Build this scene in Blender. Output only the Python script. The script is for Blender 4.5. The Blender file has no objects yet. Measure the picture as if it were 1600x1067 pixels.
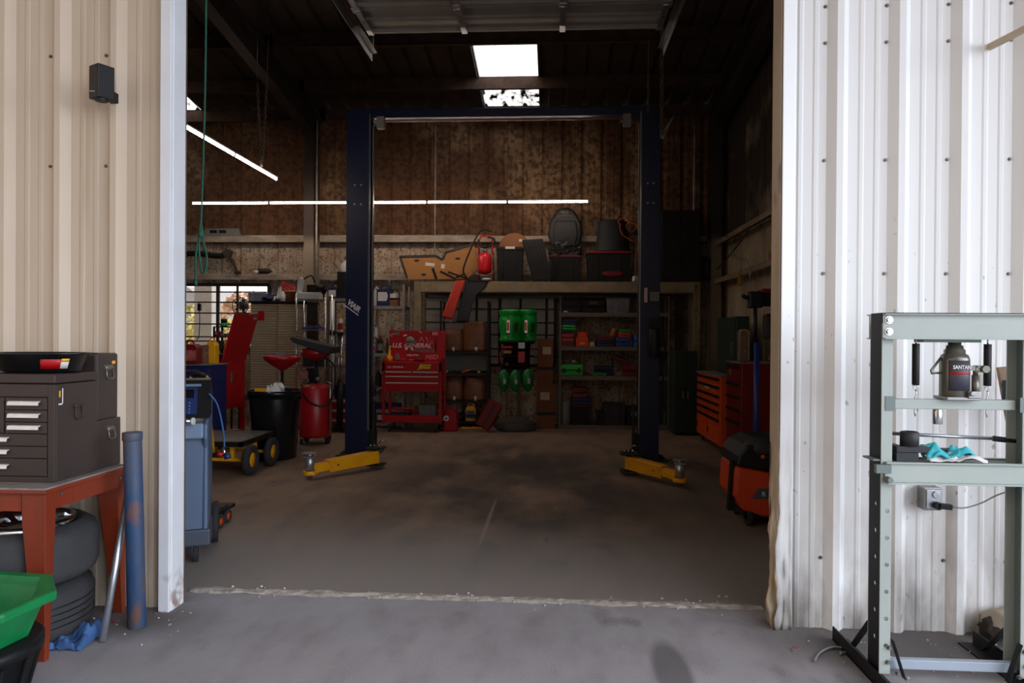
import bpy, bmesh, math, random
from mathutils import Vector, Matrix, Euler
R = math.radians
SC = bpy.context.scene
COL = SC.collection

# ------------------------------------------------------------------ camera
F_PX, CAM_H = 1100.0, 1.43
YAW, PIT, ROLL = R(3.38), R(-0.29), R(0.4)
BASE = Matrix.Rotation(YAW, 3, 'Z') @ Matrix.Rotation(PIT, 3, 'X')
cam_data = bpy.data.cameras.new('camera')
cam_data.sensor_width = 36.0
cam_data.lens = 36.0 * F_PX / 1600.0
cam_data.clip_end = 200
cam = bpy.data.objects.new('camera', cam_data)
COL.objects.link(cam)
cam.location = (0, 0, CAM_H)
cam.rotation_euler = (BASE @ Matrix.Rotation(R(90), 3, 'X') @ Matrix.Rotation(ROLL, 3, 'Z')).to_euler()
SC.camera = cam

# ------------------------------------------------------------------ sky: open sky, brighter and cooler to the right behind the camera
world = bpy.data.worlds.new('world'); SC.world = world; world.use_nodes = True
wt = world.node_tree; wt.nodes.clear()
w_out = wt.nodes.new('ShaderNodeOutputWorld'); w_bg = wt.nodes.new('ShaderNodeBackground')
w_tc = wt.nodes.new('ShaderNodeTexCoord'); w_dot = wt.nodes.new('ShaderNodeVectorMath'); w_dot.operation = 'DOT_PRODUCT'
w_ramp = wt.nodes.new('ShaderNodeValToRGB'); w_map = wt.nodes.new('ShaderNodeMapRange')
SKY_DIR = Vector((0.88, -0.34, 0.34)).normalized()
w_dot.inputs[1].default_value = SKY_DIR
w_map.inputs['From Min'].default_value = -1; w_map.inputs['From Max'].default_value = 1
wt.links.new(w_tc.outputs['Generated'], w_dot.inputs[0])
wt.links.new(w_dot.outputs['Value'], w_map.inputs['Value'])
wt.links.new(w_map.outputs[0], w_ramp.inputs[0])
w_ramp.color_ramp.elements[0].position = 0.0; w_ramp.color_ramp.elements[0].color = (0.52, 0.36, 0.25, 1)
w_ramp.color_ramp.elements[1].position = 1.0; w_ramp.color_ramp.elements[1].color = (2.3, 2.5, 2.9, 1)
for _p, _c in ((0.22, (0.40, 0.31, 0.24, 1)), (0.48, (0.26, 0.24, 0.22, 1)), (0.70, (0.42, 0.43, 0.46, 1)), (0.88, (1.15, 1.22, 1.38, 1))):
    e = w_ramp.color_ramp.elements.new(_p); e.color = _c
# the sky behind the building is bright haze
w_sep = wt.nodes.new('ShaderNodeSeparateXYZ'); wt.links.new(w_tc.outputs['Generated'], w_sep.inputs[0])
w_m2 = wt.nodes.new('ShaderNodeMapRange'); w_m2.interpolation_type = 'SMOOTHSTEP'
w_m2.inputs['From Min'].default_value = 0.15; w_m2.inputs['From Max'].default_value = 0.6
wt.links.new(w_sep.outputs[1], w_m2.inputs['Value'])
w_mix = wt.nodes.new('ShaderNodeMix'); w_mix.data_type = 'RGBA'; w_mix.inputs[7].default_value = (1.0, 0.97, 0.93, 1)
wt.links.new(w_m2.outputs[0], w_mix.inputs[0]); wt.links.new(w_ramp.outputs[0], w_mix.inputs[6])
wt.links.new(w_mix.outputs[2], w_bg.inputs['Color'])
w_bg.inputs['Strength'].default_value = 2.75
wt.links.new(w_bg.outputs[0], w_out.inputs['Surface'])

# ------------------------------------------------------------------ exposure
SC.view_settings.view_transform = 'Standard'
SC.view_settings.look = 'None'
SC.view_settings.gamma = 1.0
SC.view_settings.use_curve_mapping = False
SC.view_settings.exposure = 0.0
try:
    SC.cycles.use_denoising = True
    SC.cycles.max_bounces = 8
    SC.cycles.diffuse_bounces = 5
    SC.cycles.sample_clamp_indirect = 6.0
    SC.cycles.caustics_reflective = False
    SC.cycles.caustics_refractive = False
except Exception:
    pass
TUBE_STRENGTH = 42.0

# ------------------------------------------------------------------ photograph pixel -> a point on a plane of the room
def ray(px, py):
    u = (px - 800.0) / F_PX; v = -(py - 533.5) / F_PX
    c, s = math.cos(ROLL), math.sin(ROLL)
    return BASE @ Vector((u * c - v * s, 1.0, u * s + v * c))
def W(px, py, Y):
    d = ray(px, py); return Vector((0, 0, CAM_H)) + d * (Y / d.y)
def G(px, py, z=0.0):
    d = ray(px, py); return Vector((0, 0, CAM_H)) + d * ((z - CAM_H) / d.z)

# ------------------------------------------------------------------ materials
def lin(c):
    c = c / 255.0
    return c / 12.92 if c <= 0.04045 else ((c + 0.055) / 1.055) ** 2.4
def rgb(t): return (lin(t[0]), lin(t[1]), lin(t[2]), 1.0)
_M = {}
def mat(name, col, rough=0.6, metal=0.0, col2=None, scale=6.0, amount=0.5, bump=0.0, bscale=60.0, stretch=(1, 1, 1), detail=6.0, spec=0.5, thresh=None, emit=None, estr=0.0, coat=0.0):
    """base colour with a noise-mixed second colour (dirt, wear) and a fine bump"""
    if name in _M: return _M[name]
    m = bpy.data.materials.new(name); m.use_nodes = True
    nt = m.node_tree; b = nt.nodes['Principled BSDF']
    b.inputs['Roughness'].default_value = rough; b.inputs['Metallic'].default_value = metal
    b.inputs['Specular IOR Level'].default_value = spec
    if coat: b.inputs['Coat Weight'].default_value = coat
    tc = nt.nodes.new('ShaderNodeTexCoord'); mp = nt.nodes.new('ShaderNodeMapping')
    mp.inputs['Scale'].default_value = stretch
    nt.links.new(tc.outputs['Object'], mp.inputs[0])
    if col2 is None: col2 = tuple(int(x * 0.82) for x in col)
    nz = nt.nodes.new('ShaderNodeTexNoise'); nz.inputs['Scale'].default_value = scale; nz.inputs['Detail'].default_value = detail
    nz.inputs['Roughness'].default_value = 0.62
    nt.links.new(mp.outputs[0], nz.inputs['Vector'])
    mr = nt.nodes.new('ShaderNodeMapRange')
    lo, hi = thresh if thresh else (0.38, 0.72)
    mr.inputs['From Min'].default_value = lo; mr.inputs['From Max'].default_value = hi
    mr.inputs['To Max'].default_value = amount
    nt.links.new(nz.outputs['Fac'], mr.inputs['Value'])
    mx = nt.nodes.new('ShaderNodeMix'); mx.data_type = 'RGBA'
    mx.inputs[6].default_value = rgb(col); mx.inputs[7].default_value = rgb(col2)
    nt.links.new(mr.outputs[0], mx.inputs[0]); nt.links.new(mx.outputs[2], b.inputs['Base Color'])
    if bump:
        n2 = nt.nodes.new('ShaderNodeTexNoise'); n2.inputs['Scale'].default_value = bscale; n2.inputs['Detail'].default_value = 4
        nt.links.new(mp.outputs[0], n2.inputs['Vector'])
        bp = nt.nodes.new('ShaderNodeBump'); bp.inputs['Strength'].default_value = bump; bp.inputs['Distance'].default_value = 0.01
        nt.links.new(n2.outputs['Fac'], bp.inputs['Height']); nt.links.new(bp.outputs[0], b.inputs['Normal'])
    if emit:
        b.inputs['Emission Color'].default_value = emit; b.inputs['Emission Strength'].default_value = estr
    _M[name] = m
    return m

def add_layer(m, col, fac_fn):
    """mixes one more colour over a material; fac_fn(nt, object coords) returns the factor socket"""
    nt = m.node_tree; b = nt.nodes['Principled BSDF']
    src = b.inputs['Base Color'].links[0].from_socket
    tc = nt.nodes.new('ShaderNodeTexCoord')
    fac = fac_fn(nt, tc.outputs['Object'])
    mx = nt.nodes.new('ShaderNodeMix'); mx.data_type = 'RGBA'
    nt.links.new(src, mx.inputs[6]); mx.inputs[7].default_value = rgb(col)
    nt.links.new(fac, mx.inputs[0]); nt.links.new(mx.outputs[2], b.inputs['Base Color'])
def n_noise(nt, vec, scale, lo, hi, amt=1.0, stretch=(1, 1, 1), detail=6, off=(0, 0, 0)):
    mp = nt.nodes.new('ShaderNodeMapping'); mp.inputs['Scale'].default_value = stretch; mp.inputs['Location'].default_value = off
    nt.links.new(vec, mp.inputs[0])
    n = nt.nodes.new('ShaderNodeTexNoise'); n.inputs['Scale'].default_value = scale; n.inputs['Detail'].default_value = detail
    nt.links.new(mp.outputs[0], n.inputs['Vector'])
    r = nt.nodes.new('ShaderNodeMapRange'); r.inputs['From Min'].default_value = lo; r.inputs['From Max'].default_value = hi; r.inputs['To Max'].default_value = amt
    nt.links.new(n.outputs['Fac'], r.inputs['Value']); return r.outputs[0]
def n_axis(nt, vec, axis, a, b, ta=0.0, tb=1.0, smooth=True):
    s = nt.nodes.new('ShaderNodeSeparateXYZ'); nt.links.new(vec, s.inputs[0])
    r = nt.nodes.new('ShaderNodeMapRange')
    if smooth: r.interpolation_type = 'SMOOTHSTEP'
    r.inputs['From Min'].default_value = a; r.inputs['From Max'].default_value = b
    r.inputs['To Min'].default_value = ta; r.inputs['To Max'].default_value = tb
    nt.links.new(s.outputs[axis], r.inputs['Value']); return r.outputs[0]
def n_mul(nt, a, b, op='MULTIPLY'):
    m = nt.nodes.new('ShaderNodeMath'); m.operation = op; m.use_clamp = True
    nt.links.new(a, m.inputs[0])
    if isinstance(b, (int, float)): m.inputs[1].default_value = b
    else: nt.links.new(b, m.inputs[1])
    return m.outputs[0]
def n_blob(nt, vec, c, rad, lo=1.0, hi=0.4):
    """1 inside an ellipse centred c with radii rad, falling to 0 at its rim"""
    mp = nt.nodes.new('ShaderNodeMapping'); mp.vector_type = 'POINT'
    mp.inputs['Location'].default_value = (-c[0] / rad[0], -c[1] / rad[1], 0)
    mp.inputs['Scale'].default_value = (1 / rad[0], 1 / rad[1], 0)
    nt.links.new(vec, mp.inputs[0])
    l = nt.nodes.new('ShaderNodeVectorMath'); l.operation = 'LENGTH'; nt.links.new(mp.outputs[0], l.inputs[0])
    r = nt.nodes.new('ShaderNodeMapRange'); r.interpolation_type = 'SMOOTHSTEP'
    r.inputs['From Min'].default_value = lo; r.inputs['From Max'].default_value = hi
    nt.links.new(l.outputs['Value'], r.inputs['Value']); return r.outputs[0]

# ------------------------------------------------------------------ mesh builder
class MB:
    def __init__(s): s.v = []; s.f = []; s.mi = []; s.sm = []
    def add(s, vs, fs, m=0, smooth=False):
        k = len(s.v); s.v += [Vector(x) for x in vs]
        for f in fs: s.f.append([k + i for i in f]); s.mi.append(m); s.sm.append(smooth)
        return s
    def box(s, x0, x1, y0, y1, z0, z1, m=0):
        v = [(x0, y0, z0), (x1, y0, z0), (x1, y1, z0), (x0, y1, z0), (x0, y0, z1), (x1, y0, z1), (x1, y1, z1), (x0, y1, z1)]
        return s.add(v, [(0, 3, 2, 1), (4, 5, 6, 7), (0, 1, 5, 4), (1, 2, 6, 5), (2, 3, 7, 6), (3, 0, 4, 7)], m)
    def obox(s, c, size, rot=(0, 0, 0), m=0, taper=1.0):
        """box centred c, size, euler rot; taper scales its lower end"""
        M = Euler(rot).to_matrix(); h = [d / 2 for d in size]; c = Vector(c); v = []
        for z in (-1, 1):
            k = taper if z < 0 else 1
            for x, y in ((-1, -1), (1, -1), (1, 1), (-1, 1)): v.append(c + M @ Vector((x * h[0] * k, y * h[1] * k, z * h[2])))
        return s.add(v, [(0, 3, 2, 1), (4, 5, 6, 7), (0, 1, 5, 4), (1, 2, 6, 5), (2, 3, 7, 6), (3, 0, 4, 7)], m)
    def bar(s, p0, p1, w, h, m=0, up=(0, 0, 1), w1=None, h1=None):
        """rectangular bar from p0 to p1, w across, h along up"""
        p0, p1 = Vector(p0), Vector(p1); d = (p1 - p0).normalized(); up = Vector(up)
        if abs(d.dot(up)) > 0.98: up = Vector((0, 1, 0))
        sd = d.cross(up).normalized(); u = sd.cross(d).normalized(); v = []
        for p, ww, hh in ((p0, w, h), (p1, w1 or w, h1 or h)):
            for a, b in ((-1, -1), (1, -1), (1, 1), (-1, 1)): v.append(p + sd * a * ww / 2 + u * b * hh / 2)
        return s.add(v, [(0, 3, 2, 1), (4, 5, 6, 7), (0, 1, 5, 4), (1, 2, 6, 5), (2, 3, 7, 6), (3, 0, 4, 7)], m)
    def cyl(s, p0, p1, r0, r1=None, n=16, m=0, caps=True):
        r1 = r0 if r1 is None else r1; p0, p1 = Vector(p0), Vector(p1); d = (p1 - p0).normalized()
        a = d.orthogonal().normalized(); b = d.cross(a); k = len(s.v)
        for p, r in ((p0, r0), (p1, r1)):
            for i in range(n):
                t = 2 * math.pi * i / n; s.v.append(p + (a * math.cos(t) + b * math.sin(t)) * r)
        for i in range(n):
            j = (i + 1) % n; s.f.append([k + i, k + j, k + n + j, k + n + i]); s.mi.append(m); s.sm.append(True)
        if caps:
            s.f.append([k + i for i in range(n)][::-1]); s.mi.append(m); s.sm.append(False)
            s.f.append([k + n + i for i in range(n)]); s.mi.append(m); s.sm.append(False)
        return s
    def tube(s, pts, r, n=8, m=0, closed=False, smooth_pts=0):
        pts = [Vector(p) for p in pts]
        if smooth_pts: pts = spline(pts, smooth_pts, closed)
        L = len(pts); k = len(s.v); prev = None
        for i, p in enumerate(pts):
            if closed: d = (pts[(i + 1) % L] - pts[i - 1]).normalized()
            else: d = (pts[min(i + 1, L - 1)] - pts[max(i - 1, 0)]).normalized()
            if prev is None: a = d.orthogonal().normalized()
            else:
                a = prev - d * prev.dot(d)
                a = a.normalized() if a.length > 1e-6 else d.orthogonal().normalized()
            prev = a; b = d.cross(a)
            for j in range(n):
                t = 2 * math.pi * j / n; s.v.append(p + (a * math.cos(t) + b * math.sin(t)) * r)
        for i in range(L if closed else L - 1):
            for j in range(n):
                q = (j + 1) % n; i2 = (i + 1) % L
                s.f.append([k + i * n + j, k + i * n + q, k + i2 * n + q, k + i2 * n + j]); s.mi.append(m); s.sm.append(True)
        if not closed:
            s.f.append([k + j for j in range(n)][::-1]); s.mi.append(m); s.sm.append(False)
            s.f.append([k + (L - 1) * n + j for j in range(n)]); s.mi.append(m); s.sm.append(False)
        return s
    def lathe(s, prof, c=(0, 0, 0), n=32, m=0, axis='Z', sx=1.0, sy=1.0, rot=None, smooth=True):
        """prof: list of (r, z); revolves about an axis through c"""
        k = len(s.v); c = Vector(c)
        for r, z in prof:
            for i in range(n):
                t = 2 * math.pi * i / n; p = Vector((r * math.cos(t) * sx, r * math.sin(t) * sy, z))
                if axis == 'X': p = Vector((p.z, p.x, p.y))
                elif axis == 'Y': p = Vector((p.x, p.z, p.y))
                if rot: p = rot @ p
                s.v.append(c + p)
        for a in range(len(prof) - 1):
            for i in range(n):
                j = (i + 1) % n
                s.f.append([k + a * n + i, k + a * n + j, k + (a + 1) * n + j, k + (a + 1) * n + i]); s.mi.append(m); s.sm.append(smooth)
        if prof[0][0] > 1e-5: s.f.append([k + i for i in range(n)][::-1]); s.mi.append(m); s.sm.append(False)
        if prof[-1][0] > 1e-5: s.f.append([k + (len(prof) - 1) * n + i for i in range(n)]); s.mi.append(m); s.sm.append(False)
        return s
    def prism(s, poly, a, b, axis='Y', m=0):
        """closed 2-D outline extruded between a and b along an axis (Y: poly is x,z; X: y,z; Z: x,y)"""
        n = len(poly); vs = []
        for t in (a, b):
            for p, q in poly:
                vs.append((p, t, q) if axis == 'Y' else ((t, p, q) if axis == 'X' else (p, q, t)))
        fs = [[i, (i + 1) % n, n + (i + 1) % n, n + i] for i in range(n)] + [list(range(n))[::-1], list(range(n, 2 * n))]
        return s.add(vs, fs, m)
    def sphere(s, c, r, n=12, m=0, sc=(1, 1, 1), rot=None):
        prof = [(max(r * math.sin(math.pi * i / n), 1e-6), -r * math.cos(math.pi * i / n)) for i in range(n + 1)]
        k = len(s.v); s.lathe(prof, (0, 0, 0), 2 * n, m)
        for i in range(k, len(s.v)):
            p = Vector((s.v[i].x * sc[0], s.v[i].y * sc[1], s.v[i].z * sc[2]))
            if rot: p = rot @ p
            s.v[i] = p + Vector(c)
        return s
    def blob(s, c, size, seed=0, lump=0.25, n=14, m=0, freq=2.2, flat=None):
        """a lumpy rounded mass (cloth, bags)"""
        from mathutils import noise
        k = len(s.v); s.sphere((0, 0, 0), 1.0, n, m)
        for i in range(k, len(s.v)):
            p = s.v[i]; q = p * (1 + lump * noise.noise(p * freq + Vector((seed * 7.3, seed * 3.1, seed))) * 2)
            q = Vector((q.x * size[0] / 2, q.y * size[1] / 2, q.z * size[2] / 2))
            if flat is not None: q.z = max(q.z, flat)
            s.v[i] = q + Vector(c)
        return s
    def grid(s, fn, nu, nv, m=0, smooth=True, thick=0.0):
        k = len(s.v); P = [[Vector(fn(i / nu, j / nv)) for j in range(nv + 1)] for i in range(nu + 1)]
        for i in range(nu + 1):
            for j in range(nv + 1): s.v.append(P[i][j])
        for i in range(nu):
            for j in range(nv):
                a = k + i * (nv + 1) + j; s.f.append([a, a + nv + 1, a + nv + 2, a + 1]); s.mi.append(m); s.sm.append(smooth)
        return s
    def build(s, name, mats, parent=None, bevel=0.0, world=True, loc=None, recalc=True, subsurf=0, solid=0.0, seg=2):
        me = bpy.data.meshes.new(name)
        off = Vector((0, 0, 0))
        if parent is not None and world:
            q = parent
            inv = Matrix.Identity(4)
            while q is not None:
                inv = inv @ Matrix.LocRotScale(q.location, q.rotation_euler, q.scale).inverted() if False else inv
                off += q.location; q = q.parent
        elif loc is not None: off = Vector(loc)
        me.from_pydata([tuple(v - off) for v in s.v], [], s.f)
        if not isinstance(mats, (list, tuple)): mats = [mats]
        for m in mats: me.materials.append(m)
        me.polygons.foreach_set('material_index', [min(i, len(mats) - 1) for i in s.mi])
        me.polygons.foreach_set('use_smooth', s.sm)
        if recalc:
            bm = bmesh.new(); bm.from_mesh(me); bmesh.ops.recalc_face_normals(bm, faces=bm.faces[:]); bm.to_mesh(me); bm.free()
        me.update()
        o = bpy.data.objects.new(name, me); COL.objects.link(o)
        if parent is not None: o.parent = parent
        elif loc is not None: o.location = loc
        if solid:
            md = o.modifiers.new('solid', 'SOLIDIFY'); md.thickness = solid; md.offset = 0
        if bevel:
            md = o.modifiers.new('bevel', 'BEVEL'); md.width = bevel; md.segments = seg; md.limit_method = 'ANGLE'; md.angle_limit = R(35)
        if subsurf:
            md = o.modifiers.new('sub', 'SUBSURF'); md.levels = md.render_levels = subsurf
        return o
def spline(pts, k, closed=False):
    out = []; L = len(pts)
    for i in range(L if closed else L - 1):
        p0 = pts[i - 1] if (i > 0 or closed) else pts[0]; p1 = pts[i]; p2 = pts[(i + 1) % L]
        p3 = pts[(i + 2) % L] if (closed or i + 2 < L) else pts[-1]
        for j in range(k):
            t = j / k
            out.append(0.5 * ((2 * p1) + (-p0 + p2) * t + (2 * p0 - 5 * p1 + 4 * p2 - p3) * t * t + (-p0 + 3 * p1 - 3 * p2 + p3) * t ** 3))
    if not closed: out.append(pts[-1])
    return out
def tag(o, label=None, cat=None, group=None, kind=None):
    if label: o['label'] = label
    if cat: o['category'] = cat
    if group: o['group'] = group
    if kind: o['kind'] = kind
    return o
def thing(name, label, cat, loc=(0, 0, 0), rz=0.0, group=None):
    o = bpy.data.objects.new(name, None); COL.objects.link(o); o.location = loc; o.rotation_euler = (0, 0, rz)
    o.empty_display_size = 0.1
    return tag(o, label, cat, group)
def solo(mb, name, label, cat, mats, loc, group=None, **k):
    return tag(mb.build(name, mats, None, loc=loc, **k), label, cat, group)
def struct(mb, name, mats, parent=None, **k):
    o = mb.build(name, mats, parent, **k)
    if parent is None: o['kind'] = 'structure'
    return o
def dup(root, loc, rz=None, label=None, group=None):
    r = root.copy(); COL.objects.link(r); r.location = loc
    if rz is not None: r.rotation_euler = (0, 0, rz)
    if label: r['label'] = label
    if group: r['group'] = group
    for ch in list(root.children):
        c = ch.copy(); COL.objects.link(c); c.parent = r
        for g in list(ch.children):
            d = g.copy(); COL.objects.link(d); d.parent = c
    return r
def text(s, name, parent, loc, size, m, rot=(R(90), 0, 0), ext=0.0008, bold=0.0, shear=0.0, align='CENTER', world=True, sx=1.0):
    """raised lettering as a mesh part"""
    cu = bpy.data.curves.new(name, 'FONT'); cu.body = s; cu.size = size; cu.extrude = ext; cu.offset = bold; cu.shear = shear
    cu.align_x = align; cu.align_y = 'CENTER'; cu.resolution_u = 3
    tmp = bpy.data.objects.new('tmp', cu); COL.objects.link(tmp)
    dg = bpy.context.evaluated_depsgraph_get(); me = bpy.data.meshes.new_from_object(tmp.evaluated_get(dg))
    bpy.data.objects.remove(tmp); bpy.data.curves.remove(cu)
    me.materials.clear(); me.materials.append(m)
    M = Euler(rot).to_matrix().to_4x4() @ Matrix.Diagonal((sx, 1, 1, 1)); me.transform(M)
    off = Vector(loc)
    if world:
        q = parent
        while q is not None: off -= q.location; q = q.parent
    me.transform(Matrix.Translation(off))
    me.name = name
    o = bpy.data.objects.new(name, me); COL.objects.link(o); o.parent = parent
    return o

# ------------------------------------------------------------------ palette
m_wall_l = mat('cream_metal_sheet', (206, 188, 166), 0.55, 0, (190, 170, 146), 2.0, 0.7, 0.05, 30, (1, 1, 0.25))
m_wall_r = mat('white_metal_sheet', (240, 240, 238), 0.5, 0, (232, 230, 226), 2.0, 0.35, 0.05, 30, (1, 1, 0.25))
m_trim = mat('white_trim', (226, 228, 230), 0.5, 0, (205, 203, 198), 3, 0.5, 0.05, 30)
m_jamb = mat('tan_jamb', (196, 178, 152), 0.6, 0, (160, 140, 112), 3, 0.6, 0.1, 30, (1, 1, 0.4))
m_black = mat('black_plastic', (17, 17, 18), 0.5, 0, (24, 24, 25), 8, 0.5, spec=0.35)
m_blackg = mat('black_gloss', (16, 17, 19), 0.25, 0, (22, 22, 24), 8, 0.5)
m_rubber = mat('rubber', (38, 38, 39), 0.85, 0, (54, 52, 50), 5, 0.6, 0.3, 40)
m_chrome = mat('chrome', (205, 207, 210), 0.18, 1.0, (180, 182, 186), 12, 0.4)
m_steel = mat('dull_steel', (150, 150, 148), 0.42, 0.9, (118, 114, 108), 8, 0.5)
m_zinc = mat('galvanized', (188, 192, 198), 0.35, 0.85, (150, 155, 160), 14, 0.6)
m_grayp = mat('gray_paint', (120, 118, 112), 0.6, 0, (92, 86, 78), 5, 0.5)
m_red = mat('red_paint', (176, 14, 20), 0.35, 0, (140, 10, 14), 4, 0.4)
m_redt = mat('tank_red', (168, 16, 24), 0.38, 0, (120, 10, 14), 4, 0.4)
m_dred = mat('dark_red_paint', (120, 14, 16), 0.4, 0, (84, 10, 12), 4, 0.4)
m_orange = mat('orange_paint', (226, 84, 18), 0.4, 0, (190, 62, 12), 4, 0.4)
m_yellow = mat('yellow_paint', (238, 172, 14), 0.45, 0, (190, 130, 20), 6, 0.4)
m_blue = mat('blue_plastic', (22, 34, 88), 0.5, 0, (16, 26, 66), 4, 0.4)
m_navy = mat('navy_post_paint', (14, 26, 56), 0.35, 0, (10, 20, 42), 3, 0.4)
m_white = mat('white_plastic', (222, 222, 218), 0.5, 0, (190, 188, 182), 6, 0.4)
m_green = mat('green_plastic', (22, 158, 62), 0.42, 0, (14, 120, 44), 3, 0.4)
m_lime = mat('lime_plastic', (40, 190, 60), 0.5, 0, (26, 150, 40), 3, 0.4)
m_card = mat('cardboard', (140, 92, 60), 0.85, 0, (116, 74, 46), 5, 0.5)
m_brown = mat('brown_metal', (62, 50, 45), 0.55, 0, (48, 39, 36), 4, 0.6, 0.15, 220)
m_wood = mat('red_brown_wood', (136, 52, 26), 0.42, 0, (96, 34, 16), 5, 0.7, 0.06, 40, (1, 1, 0.25))
m_alum = mat('white_tube_body', (210, 210, 210), 0.5)
m_grime = mat('grimy_dark_steel', (66, 50, 40), 0.8, 0, (42, 32, 26), 4, 0.6, 0.2, 30)
m_dkgray = mat('dark_gray_plastic', (44, 46, 48), 0.6, 0, (34, 35, 37), 5, 0.5)
m_green_dk = mat('dark_green_paint', (38, 56, 44), 0.6, 0, (26, 38, 30), 4, 0.5)
m_rackb = mat('tan_rack_paint', (150, 134, 104), 0.6, 0, (100, 84, 62), 5, 0.7)
m_tealc = mat('teal_cloth', (64, 190, 200), 0.8, 0, (40, 150, 165), 6, 0.5)
m_whitec = mat('white_cloth', (225, 222, 220), 0.9, 0, (200, 194, 190), 6, 0.4)
m_press = mat('sage_press_paint', (178, 187, 180), 0.4, 0, (160, 171, 165), 3, 0.5)
m_presss = mat('sage_gray_paint', (120, 134, 130), 0.5, 0, (104, 116, 112), 3, 0.5)
# ================================================================== THE SETTING
YF, YB, XR, XL = 3.58, 11.75, 2.70, -9.6
RIBS = 0.326
def skin(y): return 6.805 - 0.134 * y

def rpanel(x0, x1, z0, z1, Y, ph, per=0.305, h=0.038, face=-1, minor=0.004, along='X', thick=0.004, top=None):
    """ribbed steel sheet with its major rib at ph + k*per; face = direction the ribs stand out"""
    mb = MB(); pts = []
    k0 = math.floor((x0 - ph) / per) - 1
    prof = [(-0.052, 0), (-0.016, h), (0.016, h), (0.052, 0)]
    k = k0
    while ph + k * per < x1 + per:
        c = ph + k * per
        for dx, d in prof: pts.append((c + dx, d))
        for q in (0.115, 0.19):
            for dx, d in ((-0.016, 0), (-0.008, minor), (0.008, minor), (0.016, 0)): pts.append((c + q + dx * (per / 0.305), d))
        k += 1
    pts = sorted(p for p in pts if x0 < p[0] < x1)
    def at(x):
        for a, b in zip(pts, pts[1:]):
            if a[0] <= x <= b[0]: return a[1] + (b[1] - a[1]) * (x - a[0]) / max(b[0] - a[0], 1e-6)
        return 0
    pts = [(x0, 0)] + pts + [(x1, 0)]
    vs, fs = [], []
    for x, d in pts:
        for z in (z0, z1):
            for t in (0, thick):
                off = Y + face * d - face * t
                vs.append((x, off, z) if along == 'X' else (off, x, z))
    for i in range(len(pts) - 1):
        a, b = 4 * i, 4 * (i + 1)
        fs += [(a, b, b + 2, a + 2), (a + 1, a + 3, b + 3, b + 1), (a, a + 1, b + 1, b), (a + 2, b + 2, b + 3, a + 3)]
    mb.add(vs, fs + [(0, 2, 3, 1), (len(vs) - 4, len(vs) - 3, len(vs) - 1, len(vs) - 2)])
    return mb

# --- concrete
mf = mat('concrete_inside', (138, 114, 94), 0.78, 0, (114, 92, 74), 1.3, 0.8, 0.25, 90, detail=9)
def _stain(nt, v): return n_mul(nt, n_blob(nt, v, (-0.35, 6.6), (2.0, 3.1)), n_noise(nt, v, 1.6, 0.36, 0.56, 0.92, (1, 0.55, 1), 9))
add_layer(mf, (54, 43, 37), _stain)
add_layer(mf, (96, 78, 66), lambda nt, v: n_noise(nt, v, 4.5, 0.46, 0.66, 0.6, (1, 0.35, 1), 9, (7, 3, 0)))
add_layer(mf, (48, 40, 36), lambda nt, v: n_mul(nt, n_blob(nt, v, (-0.5, 8.4), (1.1, 1.6)), n_noise(nt, v, 2.3, 0.42, 0.6, 0.8, (1, 0.4, 1), 9, (3, 1, 0))))
add_layer(mf, (40, 34, 32), lambda nt, v: n_mul(nt, n_blob(nt, v, (0.1, 4.7), (1.7, 1.0)), n_noise(nt, v, 3.2, 0.52, 0.64, 0.75, (1, 0.5, 1), 9, (5, 2, 0))))
add_layer(mf, (72, 62, 56), lambda nt, v: n_mul(nt, n_blob(nt, v, (1.9, 6.0), (1.6, 4.5)), n_noise(nt, v, 0.9, 0.30, 0.6, 0.8, (1, 0.6, 1), 7, (8, 2, 0))))  # paints the jamb's shade into the right side of the floor
add_layer(mf, (170, 160, 150), lambda nt, v: n_noise(nt, v, 22, 0.70, 0.74, 0.6, (1, 1, 1), 3))
add_layer(mf, (30, 25, 23), lambda nt, v: n_noise(nt, v, 9, 0.70, 0.73, 0.7, (1, 0.5, 1), 4, (1, 7, 0)))
add_layer(mf, (30, 26, 24), lambda nt, v: n_mul(nt, n_blob(nt, v, (0.36, 5.08), (0.34, 0.016)), 0.7))
add_layer(mf, (176, 164, 150), lambda nt, v: n_mul(nt, n_blob(nt, v, (-0.50, 5.5), (0.022, 1.0), 1.0, 0.3), 0.45))
add_layer(mf, (26, 22, 20), lambda nt, v: n_mul(nt, n_blob(nt, v, (-0.49, 4.5), (0.03, 0.14), 1.0, 0.3), 0.8))
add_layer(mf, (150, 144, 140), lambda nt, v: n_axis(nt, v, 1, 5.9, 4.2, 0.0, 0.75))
mo = mat('concrete_outside', (166, 162, 164), 0.82, 0, (144, 140, 142), 1.1, 0.7, 0.3, 110, detail=9)
add_layer(mo, (112, 106, 106), lambda nt, v: n_noise(nt, v, 5.5, 0.46, 0.70, 0.38, (1, 0.5, 1), 9, (2, 9, 0)))
add_layer(mo, (74, 70, 70), lambda nt, v: n_mul(nt, n_noise(nt, v, 2.6, 0.60, 0.70, 0.6, (1, 0.6, 1), 9), n_blob(nt, v, (-0.2, 3.1), (2.6, 1.2))))
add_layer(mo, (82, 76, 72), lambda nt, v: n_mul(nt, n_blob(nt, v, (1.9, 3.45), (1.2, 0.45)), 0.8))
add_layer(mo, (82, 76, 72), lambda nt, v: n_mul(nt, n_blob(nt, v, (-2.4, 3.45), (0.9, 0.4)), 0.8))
add_layer(mo, (84, 80, 80), lambda nt, v: n_mul(nt, n_blob(nt, v, (0.52, 3.05), (0.10, 0.38), 1.0, 0.6), 0.7))
add_layer(mo, (172, 170, 168), lambda nt, v: n_noise(nt, v, 26, 0.71, 0.75, 0.7, (1, 1, 1), 3))
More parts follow.
